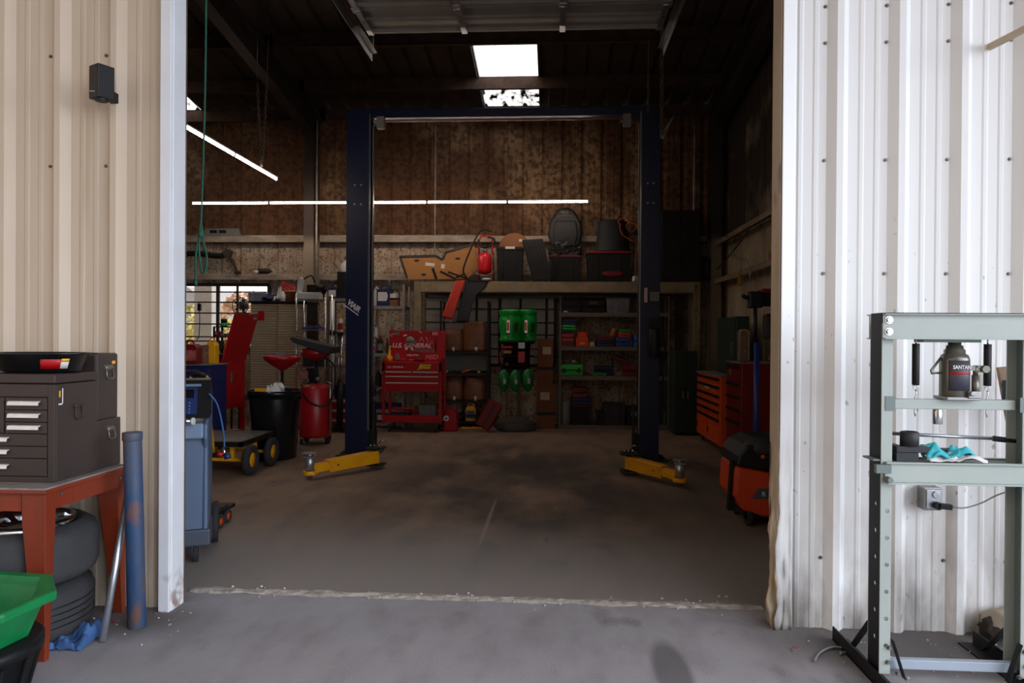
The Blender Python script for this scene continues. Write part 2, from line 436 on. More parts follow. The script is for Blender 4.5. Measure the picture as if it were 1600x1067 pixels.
mb = MB(); mb.box(XL, XR + 0.2, 3.80, YB + 0.2, -0.15, 0.0); struct(mb, 'floor', mf)
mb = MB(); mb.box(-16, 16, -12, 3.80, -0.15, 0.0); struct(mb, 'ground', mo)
mb = MB(); mb.box(-30, 24, YB + 0.2, 44, -0.15, -0.01); struct(mb, 'yard_ground', mat('yard_dirt', (150, 140, 120), 0.9, 0, (110, 110, 80), 0.6, 0.8))
# broken concrete edge along the threshold
from mathutils import noise as _ns
m_rub = mat('broken_concrete', (204, 195, 184), 0.9, 0, (120, 110, 100), 16, 0.9, 0.5, 60, detail=8)
def _ridge(u, v):
    x = -2.02 + u * 3.14; n = _ns.noise(Vector((x * 9, v * 2.0, 0))) + 0.6 * _ns.noise(Vector((x * 27, v * 5, 3)))
    w = 0.044 + 0.022 * _ns.noise(Vector((x * 5, 4, 1))); y = 3.845 - 0.022 * u + (v - 0.5) * 2 * w + 0.012 * _ns.noise(Vector((x * 16, v * 3, 8)))
    return (x, y, 0.001 + (1 - (2 * v - 1) ** 2) * (0.007 + 0.008 * max(n, -0.5)))
mb = MB(); mb.grid(_ridge, 420, 6, 0, False); t = struct(mb, 'trim_1', m_rub)
rnd = random.Random(4)
mb = MB()
for i in range(70):
    x = rnd.uniform(-1.95, 1.1); y = 3.84 + rnd.gauss(0, 0.05); r = rnd.uniform(0.003, 0.011)
    mb.sphere((x, y, r * 0.4), r, 3, 0, (1, rnd.uniform(.6, 1), .7))
for i in range(80):
    x = rnd.uniform(1.2, 2.1); y = rnd.uniform(2.7, 3.5); r = rnd.uniform(0.002, 0.008)
    mb.sphere((x, y, r * 0.4), r, 3, 0, (1, rnd.uniform(.6, 1), .6))
for i in range(50):
    x = rnd.uniform(-2.5, -1.8); y = rnd.uniform(3.1, 3.55); r = rnd.uniform(0.002, 0.007)
    mb.sphere((x, y, r * 0.4), r, 3, 0, (1, rnd.uniform(.6, 1), .6))
tag(mb.build('gravel_crumbs', m_rub), 'loose crumbs of broken concrete along the threshold and walls', 'gravel', kind='stuff')

# --- front wall, two ribbed leaves either side of the doorway and the header above it
def dirtbottom(m, ztop, amt):
    add_layer(m, (110, 100, 90), lambda nt, v: n_mul(nt, n_axis(nt, v, 2, ztop, 0.0, 0, 1), n_noise(nt, v, 7, 0.35, 0.65, amt, (1, 1, 0.35), 8)))
add_layer(m_wall_l, (150, 118, 84), lambda nt, v: n_noise(nt, v, 3.0, 0.60, 0.78, 0.45, (2.5, 1, 0.12), 8))
dirtbottom(m_wall_l, 1.1, 0.7)
add_layer(m_wall_r, (170, 150, 124), lambda nt, v: n_mul(nt, n_axis(nt, v, 2, 1.6, 0.3, 0, 1), n_noise(nt, v, 5, 0.52, 0.72, 0.45, (1.4, 1, 0.25), 8)))
dirtbottom(m_wall_r, 0.75, 0.85)
add_layer(m_wall_r, (60, 56, 52), lambda nt, v: n_mul(nt, n_axis(nt, v, 2, 2.1, 1.9, 0, 1), n_noise(nt, v, 30, 0.70, 0.74, 0.5, (1.2, 1, 0.5), 3)))
HDR = 4.55
wl = struct(rpanel(-8.0, -1.99, 0.0, 6.3, YF, -2.318 + 0.02), 'wall_front_left', m_wall_l)
wr = struct(rpanel(1.165, 8.0, 0.0, 6.3, YF, 1.669 + 0.02, per=0.295), 'wall_front_right', m_wall_r)
struct(rpanel(-1.99, 1.165, HDR, 6.3, YF, -2.318 + 0.02), 'wall_front_header', m_wall_l)
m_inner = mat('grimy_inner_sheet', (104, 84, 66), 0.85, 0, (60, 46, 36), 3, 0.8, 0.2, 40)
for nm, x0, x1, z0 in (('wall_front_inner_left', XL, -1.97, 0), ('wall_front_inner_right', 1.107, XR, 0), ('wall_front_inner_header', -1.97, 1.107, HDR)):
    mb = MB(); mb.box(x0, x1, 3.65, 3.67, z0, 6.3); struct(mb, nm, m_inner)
# screws
def screws(parent, xs, zs):
    m = mat('screw_head', (120, 110, 100), 0.4, 0.7)
    for x in xs:
        for z in zs:
            for k in (0, 1):
                mb = MB(); mb.cyl((x, YF - 0.001, z), (x, YF - 0.004, z), 0.009, n=10); mb.cyl((x, YF - 0.004, z), (x, YF - 0.009, z), 0.0055, n=6)
                mb.build('screw', m, parent, world=False); break
xsl = [-2.318 + 0.02 + k * 0.305 - 0.062 for k in range(-1, 2)]
screws(wl, xsl, (2.90, 2.32, 1.0))
xsr = [1.689 + k * 0.295 - 0.062 for k in range(-1, 3)]
screws(wr, xsr, (3.08, 2.90, 2.32, 1.76, 0.35))
# left jamb trim: a boxed white steel channel
m_trimd = mat('white_trim_dirty_foot', (226, 228, 232), 0.5, 0, (208, 204, 198), 3, 0.4, 0.05, 30)
add_layer(m_trimd, (130, 84, 52), lambda nt, v: n_mul(nt, n_axis(nt, v, 2, 0.28, 0.0, 0, 1), n_noise(nt, v, 12, 0.50, 0.62, 0.8, (1, 1, 1), 6)))
mb = MB()
mb.box(-2.040, -2.020, YF - 0.05, YF + 0.0, 0.0, HDR + 0.1)
mb.box(-2.030, -1.972, YF - 0.066, YF - 0.045, 0.0, HDR + 0.02)
mb.box(-1.990, -1.968, YF - 0.046, 3.655, 0.0, HDR + 0.02)
struct(mb, 'trim_2', m_trimd, bevel=0.004)
# right jamb: tan return, crumpled at the foot
m_jambr = m_jamb
add_layer(m_jambr, (90, 74, 58), lambda nt, v: n_noise(nt, v, 4, 0.62, 0.70, 0.6, (3, 1, 0.6), 8))
def _jret(u, v):
    z = HDR * (v ** 1.0); d = max(0.0, 1 - z / 0.95); n = _ns.noise(Vector((u * 3.2, z * 5, 2))) + 0.5 * _ns.noise(Vector((u * 7, z * 14, 5)))
    x = 1.107
    y = 3.79 - 0.29 * (1 - u) if False else 3.53 + 0.135 * u
    b = math.sin(math.pi * min(1, u * 1.2)) * d ** 0.7
    return (x - 0.045 * n * d - 0.03 * b + 0.01 * d, y - 0.04 * d * n * (u < 0.9), z)
mb = MB(); mb.grid(_jret, 26, 150, 0, True); struct(mb, 'trim_3', m_jambr, solid=0.003)
def _jfr(u, v):
    z = HDR * v; d = max(0.0, 1 - z / 1.0); n = _ns.noise(Vector((u * 2.2 + 9, z * 4, 2))) + 0.5 * _ns.noise(Vector((u * 6, z * 13, 7)))
    return (1.112 + 0.07 * u - (0.05 * n + 0.012) * d * (1 - u), YF - 0.055 + 0.02 * u - 0.03 * n * d, z)
mb = MB(); mb.grid(_jfr, 10, 150, 0, True); struct(mb, 'trim_4', m_wall_r, solid=0.003)
mb = MB(); mb.box(-2.0, 1.17, YF - 0.06, 3.79, HDR - 0.02, HDR + 0.08); struct(mb, 'trim_5', m_trim)

# --- unseen canopy and tan wall behind the camera, added to block sky light
m_can = mat('shade_canopy_steel', (150, 140, 128), 0.8)
mb = MB(); mb.box(-9, 9, -0.8, YF - 0.1, 4.75, 4.85)
struct(mb, 'ceiling_shade_canopy', m_can)  # sized to keep overhead sky off the ground and walls
m_lblock = mat('tan_light_block', (205, 180, 148), 0.8)
mb = MB(); mb.box(-3.2, 1.6, -3.0, -2.8, 0, 4.6); struct(mb, 'wall_light_block', m_lblock)  # added out of view to cut light from straight behind the camera

# --- back wall with two window openings
m_back = mat('grimy_back_wall', (168, 134, 98), 0.9, 0, (112, 88, 66), 2.2, 0.8, 0.4, 60, (1, 1, 0.6), 8)
def _brown(nt, v):
    a = n_axis(nt, v, 2, 2.98, 3.06, 0, 1, False)
    b1 = n_mul(nt, a, n_noise(nt, v, 1.1, 0.30, 0.46, 0.95, (1.0, 1, 0.75), 9, (2.2, 0, 0.4)))
    clean = n_mul(nt, n_mul(nt, n_axis(nt, v, 0, -1.35, -1.15, 0, 1), n_axis(nt, v, 0, 1.9, 1.4, 0, 1)), n_noise(nt, v, 1.5, 0.44, 0.60, 0.95, (1.2, 1, 0.6), 9, (4.2, 0, 1.4)))
    inv = nt.nodes.new('ShaderNodeMath'); inv.operation = 'SUBTRACT'; inv.inputs[0].default_value = 1.0; nt.links.new(clean, inv.inputs[1])
    return n_mul(nt, b1, inv.outputs[0])
add_layer(m_back, (98, 64, 38), _brown)
add_layer(m_back, (60, 38, 24), lambda nt, v: n_mul(nt, n_axis(nt, v, 2, 2.98, 3.06, 0, 1, False), n_noise(nt, v, 14, 0.44, 0.62, 0.75, (1, 1, 1), 6)))
add_layer(m_back, (190, 178, 160), lambda nt, v: n_mul(nt, n_axis(nt, v, 2, 3.02, 2.94, 0, 1, False), n_noise(nt, v, 5, 0.30, 0.55, 0.8, (1, 1, 1), 7)))
add_layer(m_back, (64, 52, 42), lambda nt, v: n_mul(nt, n_axis(nt, v, 2, 3.02, 2.94, 0, 1, False), n_noise(nt, v, 34, 0.55, 0.62, 0.8, (1, 1, 1), 4)))
ph = -0.17
def seg(x0, x1, z0, z1): return rpanel(x0, x1, z0, z1, YB, ph, per=RIBS, face=1, minor=0.004)
W1 = (-8.2, -4.86, 1.25, 2.28); W2 = (-2.2, 0.0, 1.0, 2.10)
mbw = MB()
def merge(dst, src):
    k = len(dst.v); dst.v += src.v; dst.f += [[i + k for i in f] for f in src.f]; dst.mi += src.mi; dst.sm += src.sm
ztop = skin(YB)
for a in ((XL, W1[0], 0, 2.36), (W1[0], W1[1], 0, W1[2]), (W1[0], W1[1], W1[3], 2.36), (W1[1], W2[0], 0, 2.36), (W2[0], W2[1], 0, W2[2]), (W2[0], W2[1], W2[3], 2.36), (W2[1], XR, 0, 2.36), (XL, XR, 2.36, ztop)):
    merge(mbw, seg(*a))
struct(mbw, 'wall_back', m_back)
# --- right and left walls
m_side = mat('grimy_side_wall', (182, 164, 138), 0.9, 0, (136, 116, 92), 2.2, 0.8, 0.4, 60, (1, 1, 0.6), 8)
add_layer(m_side, (50, 36, 26), lambda nt, v: n_mul(nt, n_axis(nt, v, 2, 2.9, 3.0, 0, 1, False), n_noise(nt, v, 1.4, 0.25, 0.45, 0.95, (1, 1, 0.7), 8)))
struct(rpanel(3.79, YB, 0, skin(3.8) + 0.02, XR, 4.0, per=RIBS, face=1, minor=0.004, along='Y'), 'wall_right', m_side)
struct(rpanel(3.79, YB, 0, skin(3.8) + 0.02, XL, 4.0, per=RIBS, face=-1, minor=0.004, along='Y'), 'wall_left', m_side)
# --- roof sheet, two translucent panels let into it
m_roof = mat('roof_underside', (80, 69, 59), 0.75, 0.0, (52, 41, 32), 2.0, 0.8, 0.2, 40)
m_sky = bpy.data.materials.new('translucent_sheet'); m_sky.use_nodes = True
nt = m_sky.node_tree; nt.nodes.clear()
o_ = nt.nodes.new('ShaderNodeOutputMaterial'); tr = nt.nodes.new('ShaderNodeBsdfTranslucent'); tp = nt.nodes.new('ShaderNodeBsdfTransparent')
df = nt.nodes.new('ShaderNodeBsdfDiffuse'); df.inputs[0].default_value = rgb((70, 46, 28)); mx = nt.nodes.new('ShaderNodeMixShader'); mx2 = nt.nodes.new('ShaderNodeMixShader')
tr.inputs[0].default_value = (0.95, 0.95, 0.92, 1); mx.inputs[0].default_value = 0.55
nt.links.new(tp.outputs[0], mx.inputs[1]); nt.links.new(tr.outputs[0], mx.inputs[2])
tc = nt.nodes.new('ShaderNodeTexCoord')
f1 = n_mul(nt, n_noise(nt, tc.outputs['Object'], 7, 0.42, 0.60, 1.0, (1, 0.6, 1), 8), n_axis(nt, tc.outputs['Object'], 1, 10.7, 11.2, 0.03, 1.0))
nt.links.new(f1, mx2.inputs[0]); nt.links.new(mx.outputs[0], mx2.inputs[1]); nt.links.new(df.outputs[0], mx2.inputs[2]); nt.links.new(mx2.outputs[0], o_.inputs[0])
def roofpts(x0, x1):
    pts = [x0]; k = math.floor((x0 - ph) / RIBS) - 1
    while ph + k * RIBS < x1 + 0.3:
        for dx in (-0.045, -0.017, 0.017, 0.045): pts.append(ph + k * RIBS + dx)
        k += 1
    return sorted({round(p, 4) for p in pts if x0 <= p <= x1} | {x0, x1})
def roofh(x):
    d = abs(((x - ph) / RIBS + 0.5) % 1 - 0.5) * RIBS
    return 0.045 if d < 0.0175 else (0.0 if d > 0.0445 else 0.045 * (0.045 - d) / 0.028)
def roof(x0, x1, y0, y1):
    mb = MB(); xs = roofpts(x0, x1); vs = []; fs = []
    for x in xs:
        for y in (y0, y1): vs.append((x, y, skin(y) + 0.004 + roofh(x)))
    for i in range(len(xs) - 1): fs.append((2 * i, 2 * i + 2, 2 * i + 3, 2 * i + 1))
    return mb.add(vs, fs)
sx0, sx1 = -1.155, -0.255
XE = XR + 0.25
r_ = MB()
for a in ((XL - .2, -7.0, 3.4, YB + .06), (-7.0, -5.98, 3.4, 9.8), (-5.98, sx0, 3.4, YB + .06), (sx0, sx1, 3.4, 9.78), (sx0, sx1, 11.60, YB + .06), (sx1, XE, 3.4, YB + .06), (-7.0, -5.98, 11.6, YB + .06)): merge(r_, roof(*a))
struct(r_, 'ceiling', m_roof, recalc=False)
for i, (a, b) in enumerate(((sx0, sx1), (-7.0, -5.98))):
    q = roof(a, b, 9.80, 11.60)
    struct(q, 'window_%d' % (3 + i), m_sky, recalc=False)
mb = MB(); 
for x in (sx0 - 0.01, sx1 + 0.005): mb.bar((x, 9.75, skin(9.75) + 0.0), (x, 11.62, skin(11.62)), 0.02, 0.03)
struct(mb, 'trim_6', m_grayp)

# --- steel frame: purlins, rafters, columns, girts
def zsec(p0, p1, depth, fl, m, mats=None):
    pass
m_pur = mat('purlin_grime', (92, 66, 48), 0.8, 0.0, (52, 36, 26), 7, 0.8, 0.4, 50)
for y in (11.62, 10.63, 9.40, 8.17, 6.94, 5.71, 4.48):
    z = skin(y); mb = MB()
    for a, b in (((XL, -4.0 + 0.15)), ((-3.95, XR - 0.2))):
        mb.box(a, b, y - 0.003, y + 0.003, z - 0.20, z)
        mb.box(a, b, y - 0.06, y, z - 0.206, z - 0.20); mb.box(a, b, y, y + 0.06, z - 0.006, z + 0.0)
    struct(mb, 'ceiling_purlin', m_pur)
m_beam = mat('beam_grime', (60, 48, 40), 0.7, 0.0, (40, 30, 24), 5, 0.8, 0.3, 40)
add_layer(m_beam, (150, 136, 118), lambda nt, v: n_mul(nt, n_axis(nt, v, 2, 3.1, 2.9, 0, 0.8), n_axis(nt, v, 1, 11.0, 11.05, 0, 1)))
def ibeam(mb, p0, p1, d, w, up):
    p0, p1, up = Vector(p0), Vector(p1), Vector(up)
    mb.bar(p0, p1, 0.012, d, 0, up)
    for s in (-1, 1): mb.bar(p0 + up * s * d / 2, p1 + up * s * d / 2, w, 0.014, 0, up)
    return mb
for x in (-3.95, 2.52, -9.4):
    mb = MB(); ibeam(mb, (x, 3.9, skin(3.9) - 0.42), (x, 11.5, skin(11.5) - 0.42), 0.36, 0.16, (0, 0.134, 1))
    struct(mb, 'ceiling_rafter', m_beam)
    mb = MB(); ibeam(mb, (x, 11.28, 0), (x, 11.28, skin(11.3) - 0.3), 0.28, 0.16, (0, 1, 0))
    struct(mb, 'wall_column', m_beam)
m_girt = mat('girt_paint', (178, 166, 148), 0.7, 0.0, (104, 84, 66), 6, 0.8, 0.4, 40, (0.5, 1, 1))
def girt(x0, x1, z, nm='wall_girt'):
    mb = MB(); mb.box(x0, x1, YB - 0.20, YB - 0.03, z - 0.006, z + 0.0); mb.box(x0, x1, YB - 0.204, YB - 0.198, z - 0.02, z + 0.075)
    mb.box(x0, x1, YB - 0.21, YB - 0.2, z + 0.018, z + 0.026)
    struct(mb, nm, m_girt)
for z in (3.03, 2.40):
    girt(XL, XR - 0.03, z)
mb = MB(); mb.cyl((XL, YB - 0.12, 3.12), (-1.2, YB - 0.12, 3.12), 0.016, n=8); mb.cyl((XL, YB - 0.12, 2.47), (-2.6, YB - 0.12, 2.47), 0.014, n=8)
struct(mb, 'wall_conduit', m_girt)
m_girtr = mat('girt_dirty', (150, 128, 100), 0.75, 0.0, (84, 60, 42), 5, 0.8, 0.5, 30, (1, 0.5, 1))
for z in (2.95, 2.36):
    mb = MB(); mb.box(XR - 0.2, XR - 0.03, 3.9, YB - 0.1, z - 0.006, z); mb.box(XR - 0.206, XR - 0.2, 3.9, YB - 0.1, z - 0.07, z)
    struct(mb, 'wall_girt', m_girtr)
# fly brace and downpipes on the walls
mb = MB(); mb.cyl((-1.98, 11.6, 2.45), (-1.98, 11.6, 4.95), 0.012, n=6); mb.cyl((-3.81, 11.1, 1.6), (-3.81, 11.1, 4.9), 0.016, n=8); mb.cyl((2.25, 11.55, 2.4), (2.25, 11.55, 4.9), 0.018, n=8)
struct(mb, 'wall_conduit', m_girt)

# --- windows
m_bar = mat('window_bar', (50, 38, 32), 0.7, 0, (34, 26, 22), 6, 0.5)
m_glass = bpy.data.materials.new('window_glass'); m_glass.use_nodes = True
nt = m_glass.node_tree; nt.nodes.clear()
o_ = nt.nodes.new('ShaderNodeOutputMaterial'); tp = nt.nodes.new('ShaderNodeBsdfTransparent'); gl = nt.nodes.new('ShaderNodeBsdfGlossy'); df = nt.nodes.new('ShaderNodeBsdfDiffuse'); df.inputs[0].default_value = rgb((160, 150, 138))
gl.inputs['Roughness'].default_value = 0.05; mx = nt.nodes.new('ShaderNodeMixShader'); mx2 = nt.nodes.new('ShaderNodeMixShader'); mx.inputs[0].default_value = 0.05; mx2.inputs[0].default_value = 0.15
nt.links.new(tp.outputs[0], mx.inputs[1]); nt.links.new(gl.outputs[0], mx.inputs[2]); nt.links.new(mx.outputs[0], mx2.inputs[1]); nt.links.new(df.outputs[0], mx2.inputs[2]); nt.links.new(mx2.outputs[0], o_.inputs[0])
m_fog = mat('painted_pane', (200, 188, 174), 0.6, 0, (160, 148, 134), 4, 0.7)
m_fog.node_tree.nodes['Principled BSDF'].inputs['Transmission Weight'].default_value = 0.07
m_fog.node_tree.nodes['Principled BSDF'].inputs['IOR'].default_value = 1.02
def window(i, w, cols, rows, pane, bars):
    x0, x1, z0, z1 = w
    fr = MB()
    for a in ((x0 - .03, x1 + .03, z0 - .05, z0), (x0 - .03, x1 + .03, z1, z1 + .05), (x0 - .05, x0, z0, z1), (x1, x1 + .05, z0, z1)): fr.box(a[0], a[1], YB - 0.06, YB + 0.03, a[2], a[3])
    f = struct(fr, 'window_%d' % i, m_bar)
    mb = MB()
    for c in cols: mb.box(c - .025, c + .025, YB - 0.03, YB + 0.01, z0, z1)
    if cols: mb.build('window_mullion', m_grime, f, world=False)
    mb = MB(); mb.box(x0, x1, YB + 0.012, YB + 0.016, z0, z1); mb.build('pane', pane, f, world=False)
    for z in bars:
        mb = MB(); mb.box(x0, x1, YB - 0.09, YB - 0.065, z - 0.011, z + 0.011); mb.build('security_bar', m_bar, f, world=False)
    for c in rows:
        mb = MB(); mb.box(c - .02, c + .02, YB - 0.10, YB - 0.09, z0 - .03, z1); mb.build('security_bar', m_bar, f, world=False)
    return f
zb = [W(300, y, YB - 0.08).z for y in (456, 472, 489, 506, 526)]
window(1, W1, (-5.74,), (-5.36, -7.1), m_glass, zb + [1.34])
zb = [W(780, y, YB - 0.08).z for y in (483, 504, 523, 545)]
window(2, W2, (-0.9, ), (-1.28, -0.55, -0.12), m_fog, zb + [1.12])
# world beyond the left window: a concrete pillar, a pale shed, shrubs
m_block = mat('concrete_block_wall', (196, 190, 182), 0.9, 0, (160, 154, 146), 3, 0.6, 0.3, 30)
mb = MB(); mb.box(-7.45, -7.08, 14.2, 14.6, 0, 4.5)
solo(mb, 'concrete_pillar', 'pale grey concrete pillar outside the barred window at left', 'pillar', m_block, (-7.3, 14.4, 0))
m_shed = mat('shed_wall', (168, 162, 156), 0.8, 0, (140, 134, 126), 3, 0.5)
mb = MB(); mb.box(-12.4, -11.0, 22.0, 25.0, 0, 2.35)
mb.prism([(-12.6, 2.35), (-10.8, 2.35), (-11.7, 3.0)], 21.8, 25.2, 'Y')
solo(mb, 'shed', 'low pale shed far outside the barred window', 'building', m_shed, (-11.7, 23.5, 0))
def shrub(x, y, r, col, lab, seed):
    mc = mat('leaves_%d' % seed, col, 0.8, 0, tuple(int(c * .6) for c in col), 5, 0.7)
    rr = random.Random(seed); mb = MB()
    for i in range(900):
        a = rr.uniform(0, 6.28); h = rr.uniform(0.05, 1); q = r * math.sqrt(max(0.05, 1 - (2 * h - 1) ** 2)) * rr.uniform(.5, 1)
        c = Vector((x + q * math.cos(a), y + q * math.sin(a), h * r * 2.3)); u = Vector((rr.gauss(0, 1), rr.gauss(0, 1), rr.gauss(0, 1))).normalized() * 0.10 * r; v = u.orthogonal().normalized() * 0.05 * r
        mb.add([c - u, c + v, c + u, c - v], [(0, 1, 2, 3)])
    t = thing('shrub', lab, 'shrub', (x, y, 0)); mb.build('foliage', mc, t); mb = MB(); mb.cyl((x, y, 0), (x, y, r * 1.4), 0.06 * r, 0.03 * r, 8); mb.build('trunk', m_wood, t)
shrub(-9.25, 17.5, 0.95, (222, 208, 130), 'yellow leafed bush outside the left end of the barred window', 11)
shrub(-9.9, 20.0, 0.9, (196, 190, 90), 'yellow green bush outside beside the far pale shed', 12)
shrub(-8.1, 18.8, 0.8, (120, 150, 70), 'green bush outside just right of the grey concrete pillar', 13)
shrub(-7.15, 15.95, 1.05, (224, 180, 140), 'orange flowered bush outside at the right end of the barred window', 14)
# downlights
# --- open sectional door under the roof
m_door = mat('door_section_steel', (150, 146, 140), 0.6, 0, (120, 112, 102), 2, 0.6)
dr = struct(MB().box(-2.02, 1.12, 3.95, 7.50, 4.74, 4.76), 'door_1', m_door)
for k in range(6):
    y0 = 3.95 + k * 0.592
    mb = MB(); mb.box(-2.02, 1.12, y0 + 0.008, y0 + 0.584, 4.725, 4.745); mb.box(-2.02, 1.12, y0 + 0.008, y0 + 0.05, 4.69, 4.73); mb.box(-2.02, 1.12, y0 + 0.54, y0 + 0.584, 4.69, 4.73); mb.box(-2.02, 1.12, y0 + 0.26, y0 + 0.32, 4.70, 4.73)
    mb.build('door_panel', m_door, dr, world=False, bevel=0.004)
for x in (-1.98, -0.97, 0.07, 1.08):
    mb = MB(); mb.box(x - 0.03, x + 0.03, 3.95, 7.5, 4.675, 4.69)
    for k in range(1, 6):
        y = 3.95 + k * .592; mb.box(x - 0.045, x + 0.045, y - 0.06, y + 0.06, 4.668, 4.676); mb.cyl((x - .04, y, 4.665), (x + .04, y, 4.665), 0.01, n=8)
    for k in range(12): mb.cyl((x, 4.1 + k * .28, 4.674), (x, 4.1 + k * .28, 4.671), 0.009, n=8, m=1)
    mb.build('door_stile', [m_zinc, m_black], dr, world=False)
for x in (-2.08, 1.18):
    mb = MB(); mb.box(x - .03, x + .03, 3.9, 8.0, 4.69, 4.70); mb.box(x - .03 if x < 0 else x + .024, x - .024 if x < 0 else x + .03, 3.9, 8.0, 4.60, 4.70)
    mb.bar((x, 7.9, 4.7), (x, 7.9, 5.5), 0.03, 0.03); mb.bar((x, 5.9, 4.7), (x, 5.9, 5.8), 0.03, 0.03)
    mb.build('door_track', m_steel, dr, world=False)
# ================================================================== OUTSIDE, LEFT OF THE DOORWAY
# --- wall box
t = thing('wall_speaker', 'small black box speaker mounted high on the beige ribbed wall', 'speaker', (-2.28, 3.5, 2.70))
mb = MB(); mb.obox((-2.285, 3.43, 2.70), (0.085, 0.085, 0.168), (0, 0, R(62))); mb.build('housing', m_black, t, bevel=0.006)
mb = MB(); mb.obox((-2.29, 3.51, 2.66), (0.04, 0.07, 0.05), (0, 0, 0)); mb.cyl((-2.28, 3.42, 2.605), (-2.28, 3.42, 2.62), 0.03, n=14); mb.build('bracket', m_black, t, bevel=0.002)
mb = MB(); mb.obox((-2.303, 3.383, 2.645), (0.024, 0.001, 0.005), (0, 0, R(14))); mb.build('logo_plate', m_steel, t)

# --- table
t = thing('work_table', 'red-brown wooden table with tapered legs and grey laminate top', 'table', (-2.78, 3.24, 0))
m_lam = mat('gray_laminate', (142, 134, 128), 0.6, 0, (96, 88, 82), 9, 0.8, 0.1, 60)
mb = MB(); mb.box(-3.42, -2.195, 2.925, 3.535, 0.735, 0.752); mb.build('table_edge', m_wood, t, bevel=0.004)
mb = MB(); mb.box(-3.41, -2.203, 2.933, 3.53, 0.7522, 0.7605); mb.build('tabletop', m_lam, t)
mb = MB(); mb.box(-3.36, -2.32, 2.945, 2.97, 0.655, 0.735); mb.box(-3.36, -2.28, 3.49, 3.51, 0.655, 0.735)
mb.box(-2.232, -2.208, 3.0, 3.46, 0.655, 0.735); mb.box(-3.4, -3.38, 3.0, 3.46, 0.655, 0.735); mb.build('apron', m_wood, t, bevel=0.002)
for x, sx in ((-2.207, -1), (-3.40, 1)):
    for y, sy in ((2.94, 1), (3.52, -1)):
        mb = MB(); w0, w1 = 0.108, 0.046; vs = []
        for z, w in ((0, w1), (0.62, w0), (0.735, w0)):
            d = w * 0.62
            vs += [(x, y, z), (x + sx * w, y, z), (x + sx * w, y + sy * d, z), (x, y + sy * d, z)]
        mb.add(vs, [(0, 1, 2, 3), (8, 11, 10, 9)] + [(a + i, a + (i + 1) % 4, a + 4 + (i + 1) % 4, a + 4 + i) for a in (0, 4) for i in range(4)])
        mb.build('leg', m_wood, t, bevel=0.003)
mb = MB()
for p in ((-2.2055, 3.47, 0.70), (-2.2055, 3.04, 0.715)): mb.cyl(p, (p[0] + 0.004, p[1], p[2]), 0.008, n=10)
mb.build('screw_plug', m_steel, t)

# --- brown machinist chests
def hinge_handle(mb, x, y, z, w=0.045, h=0.045):
    """drop handle on a side facing +X, spanning w in Y"""
    mb.box(x, x + 0.004, y - w * .6, y + w * .6, z, z + 0.022); mb.cyl((x + .006, y - w * .6, z + .01), (x + .006, y + w * .6, z + .01), 0.005, n=8)
    mb.tube([(x + .008, y - w * .45, z + .008), (x + .014, y - w * .5, z - h * .8), (x + .014, y - w * .3, z - h), (x + .014, y + w * .3, z - h), (x + .014, y + w * .5, z - h * .8), (x + .008, y + w * .45, z + .008)], 0.0035, 6)
t = thing('machinist_chest', 'wide brown steel tool chest with small drawers on the wooden table', 'tool chest', (-2.585, 3.2, 0.7605))
X0, X1, Y0, Y1, Z0, Z1 = -2.925, -2.247, 3.05, 3.35, 0.7605, 1.251
mb = MB(); mb.box(X0, X1, Y0 + 0.012, Y1, Z0, 1.205); mb.box(X0, X0 + 0.03, Y0, Y0 + .012, Z0, 1.205); mb.box(X1 - 0.033, X1, Y0, Y0 + .012, Z0, 1.205)
mb.box(X0 + .03, X1 - .033, Y0, Y0 + .012, Z0, 0.785); mb.box(X0 + .03, X1 - .033, Y0, Y0 + .012, 1.148, 1.205); mb.build('body', m_brown, t, bevel=0.003)
mb = MB(); mb.box(X0 - .002, X1 + .002, Y0 - .002, Y1 + .002, 1.209, Z1); mb.build('lid', m_brown, t, bevel=0.006)
m_pull = mat('bright_drawer_pull', (232, 230, 224), 0.35, 0.2, (190, 186, 178), 20, 0.4)
def drawer(par, x0, x1, z0, z1, hx0, hx1, yy, pull, body):
    mb = MB(); mb.box(x0 + .002, x1 - .002, yy - 0.002, yy + 0.011, z0 + .002, z1 - .002); d = mb.build('drawer', body, par, bevel=0.002)
    zc = z0 + (z1 - z0) * .55
    mb = MB(); mb.prism([(yy - .002, zc + .010), (yy - .016, zc + .008), (yy - .020, zc - .009), (yy - .017, zc - .009), (yy - .013, zc + .004), (yy - .002, zc + .006)], hx0, hx1, 'X')
    mb.build('handle', pull, d)
    return d
for z0, z1 in ((1.089, 1.145), (1.034, 1.089), (0.981, 1.034)):
    drawer(t, -2.481, -2.282, z0, z1, -2.458, -2.312, Y0, m_pull, m_brown)
    drawer(t, X0 + .035, -2.69, z0, z1, -2.87, -2.72, Y0, m_pull, m_brown)
drawer(t, -2.686, -2.485, 0.981, 1.145, -2.62, -2.55, Y0, m_pull, m_brown)
for z0, z1 in ((0.924, 0.981), (0.869, 0.924), (0.788, 0.869)):
    drawer(t, X0 + .035, -2.282, z0, z1, -2.61, -2.46, Y0, m_pull, m_brown)
    mb = MB()
mb = MB(); hinge_handle(mb, X1, 3.20, 1.085, 0.05, 0.05); mb.build('side_handle', m_brown, t)
mb = MB(); mb.box(X1 + .0002, X1 + .0012, 3.098, 3.104, 1.115, 1.185); mb.box(X1 + .0002, X1 + .0012, 3.075, 3.10, 1.11, 1.117); mb.build('paint_scratch', m_white, t)
mb = MB(); mb.box(X1 + .0002, X1 + .0012, 3.078, 3.087, 1.145, 1.175); mb.build('paint_mark', m_yellow, t)
t = thing('machinist_chest', 'tall narrow brown steel chest in two halves behind the wide chest', 'tool chest', (-2.45, 3.45, 0.7605))
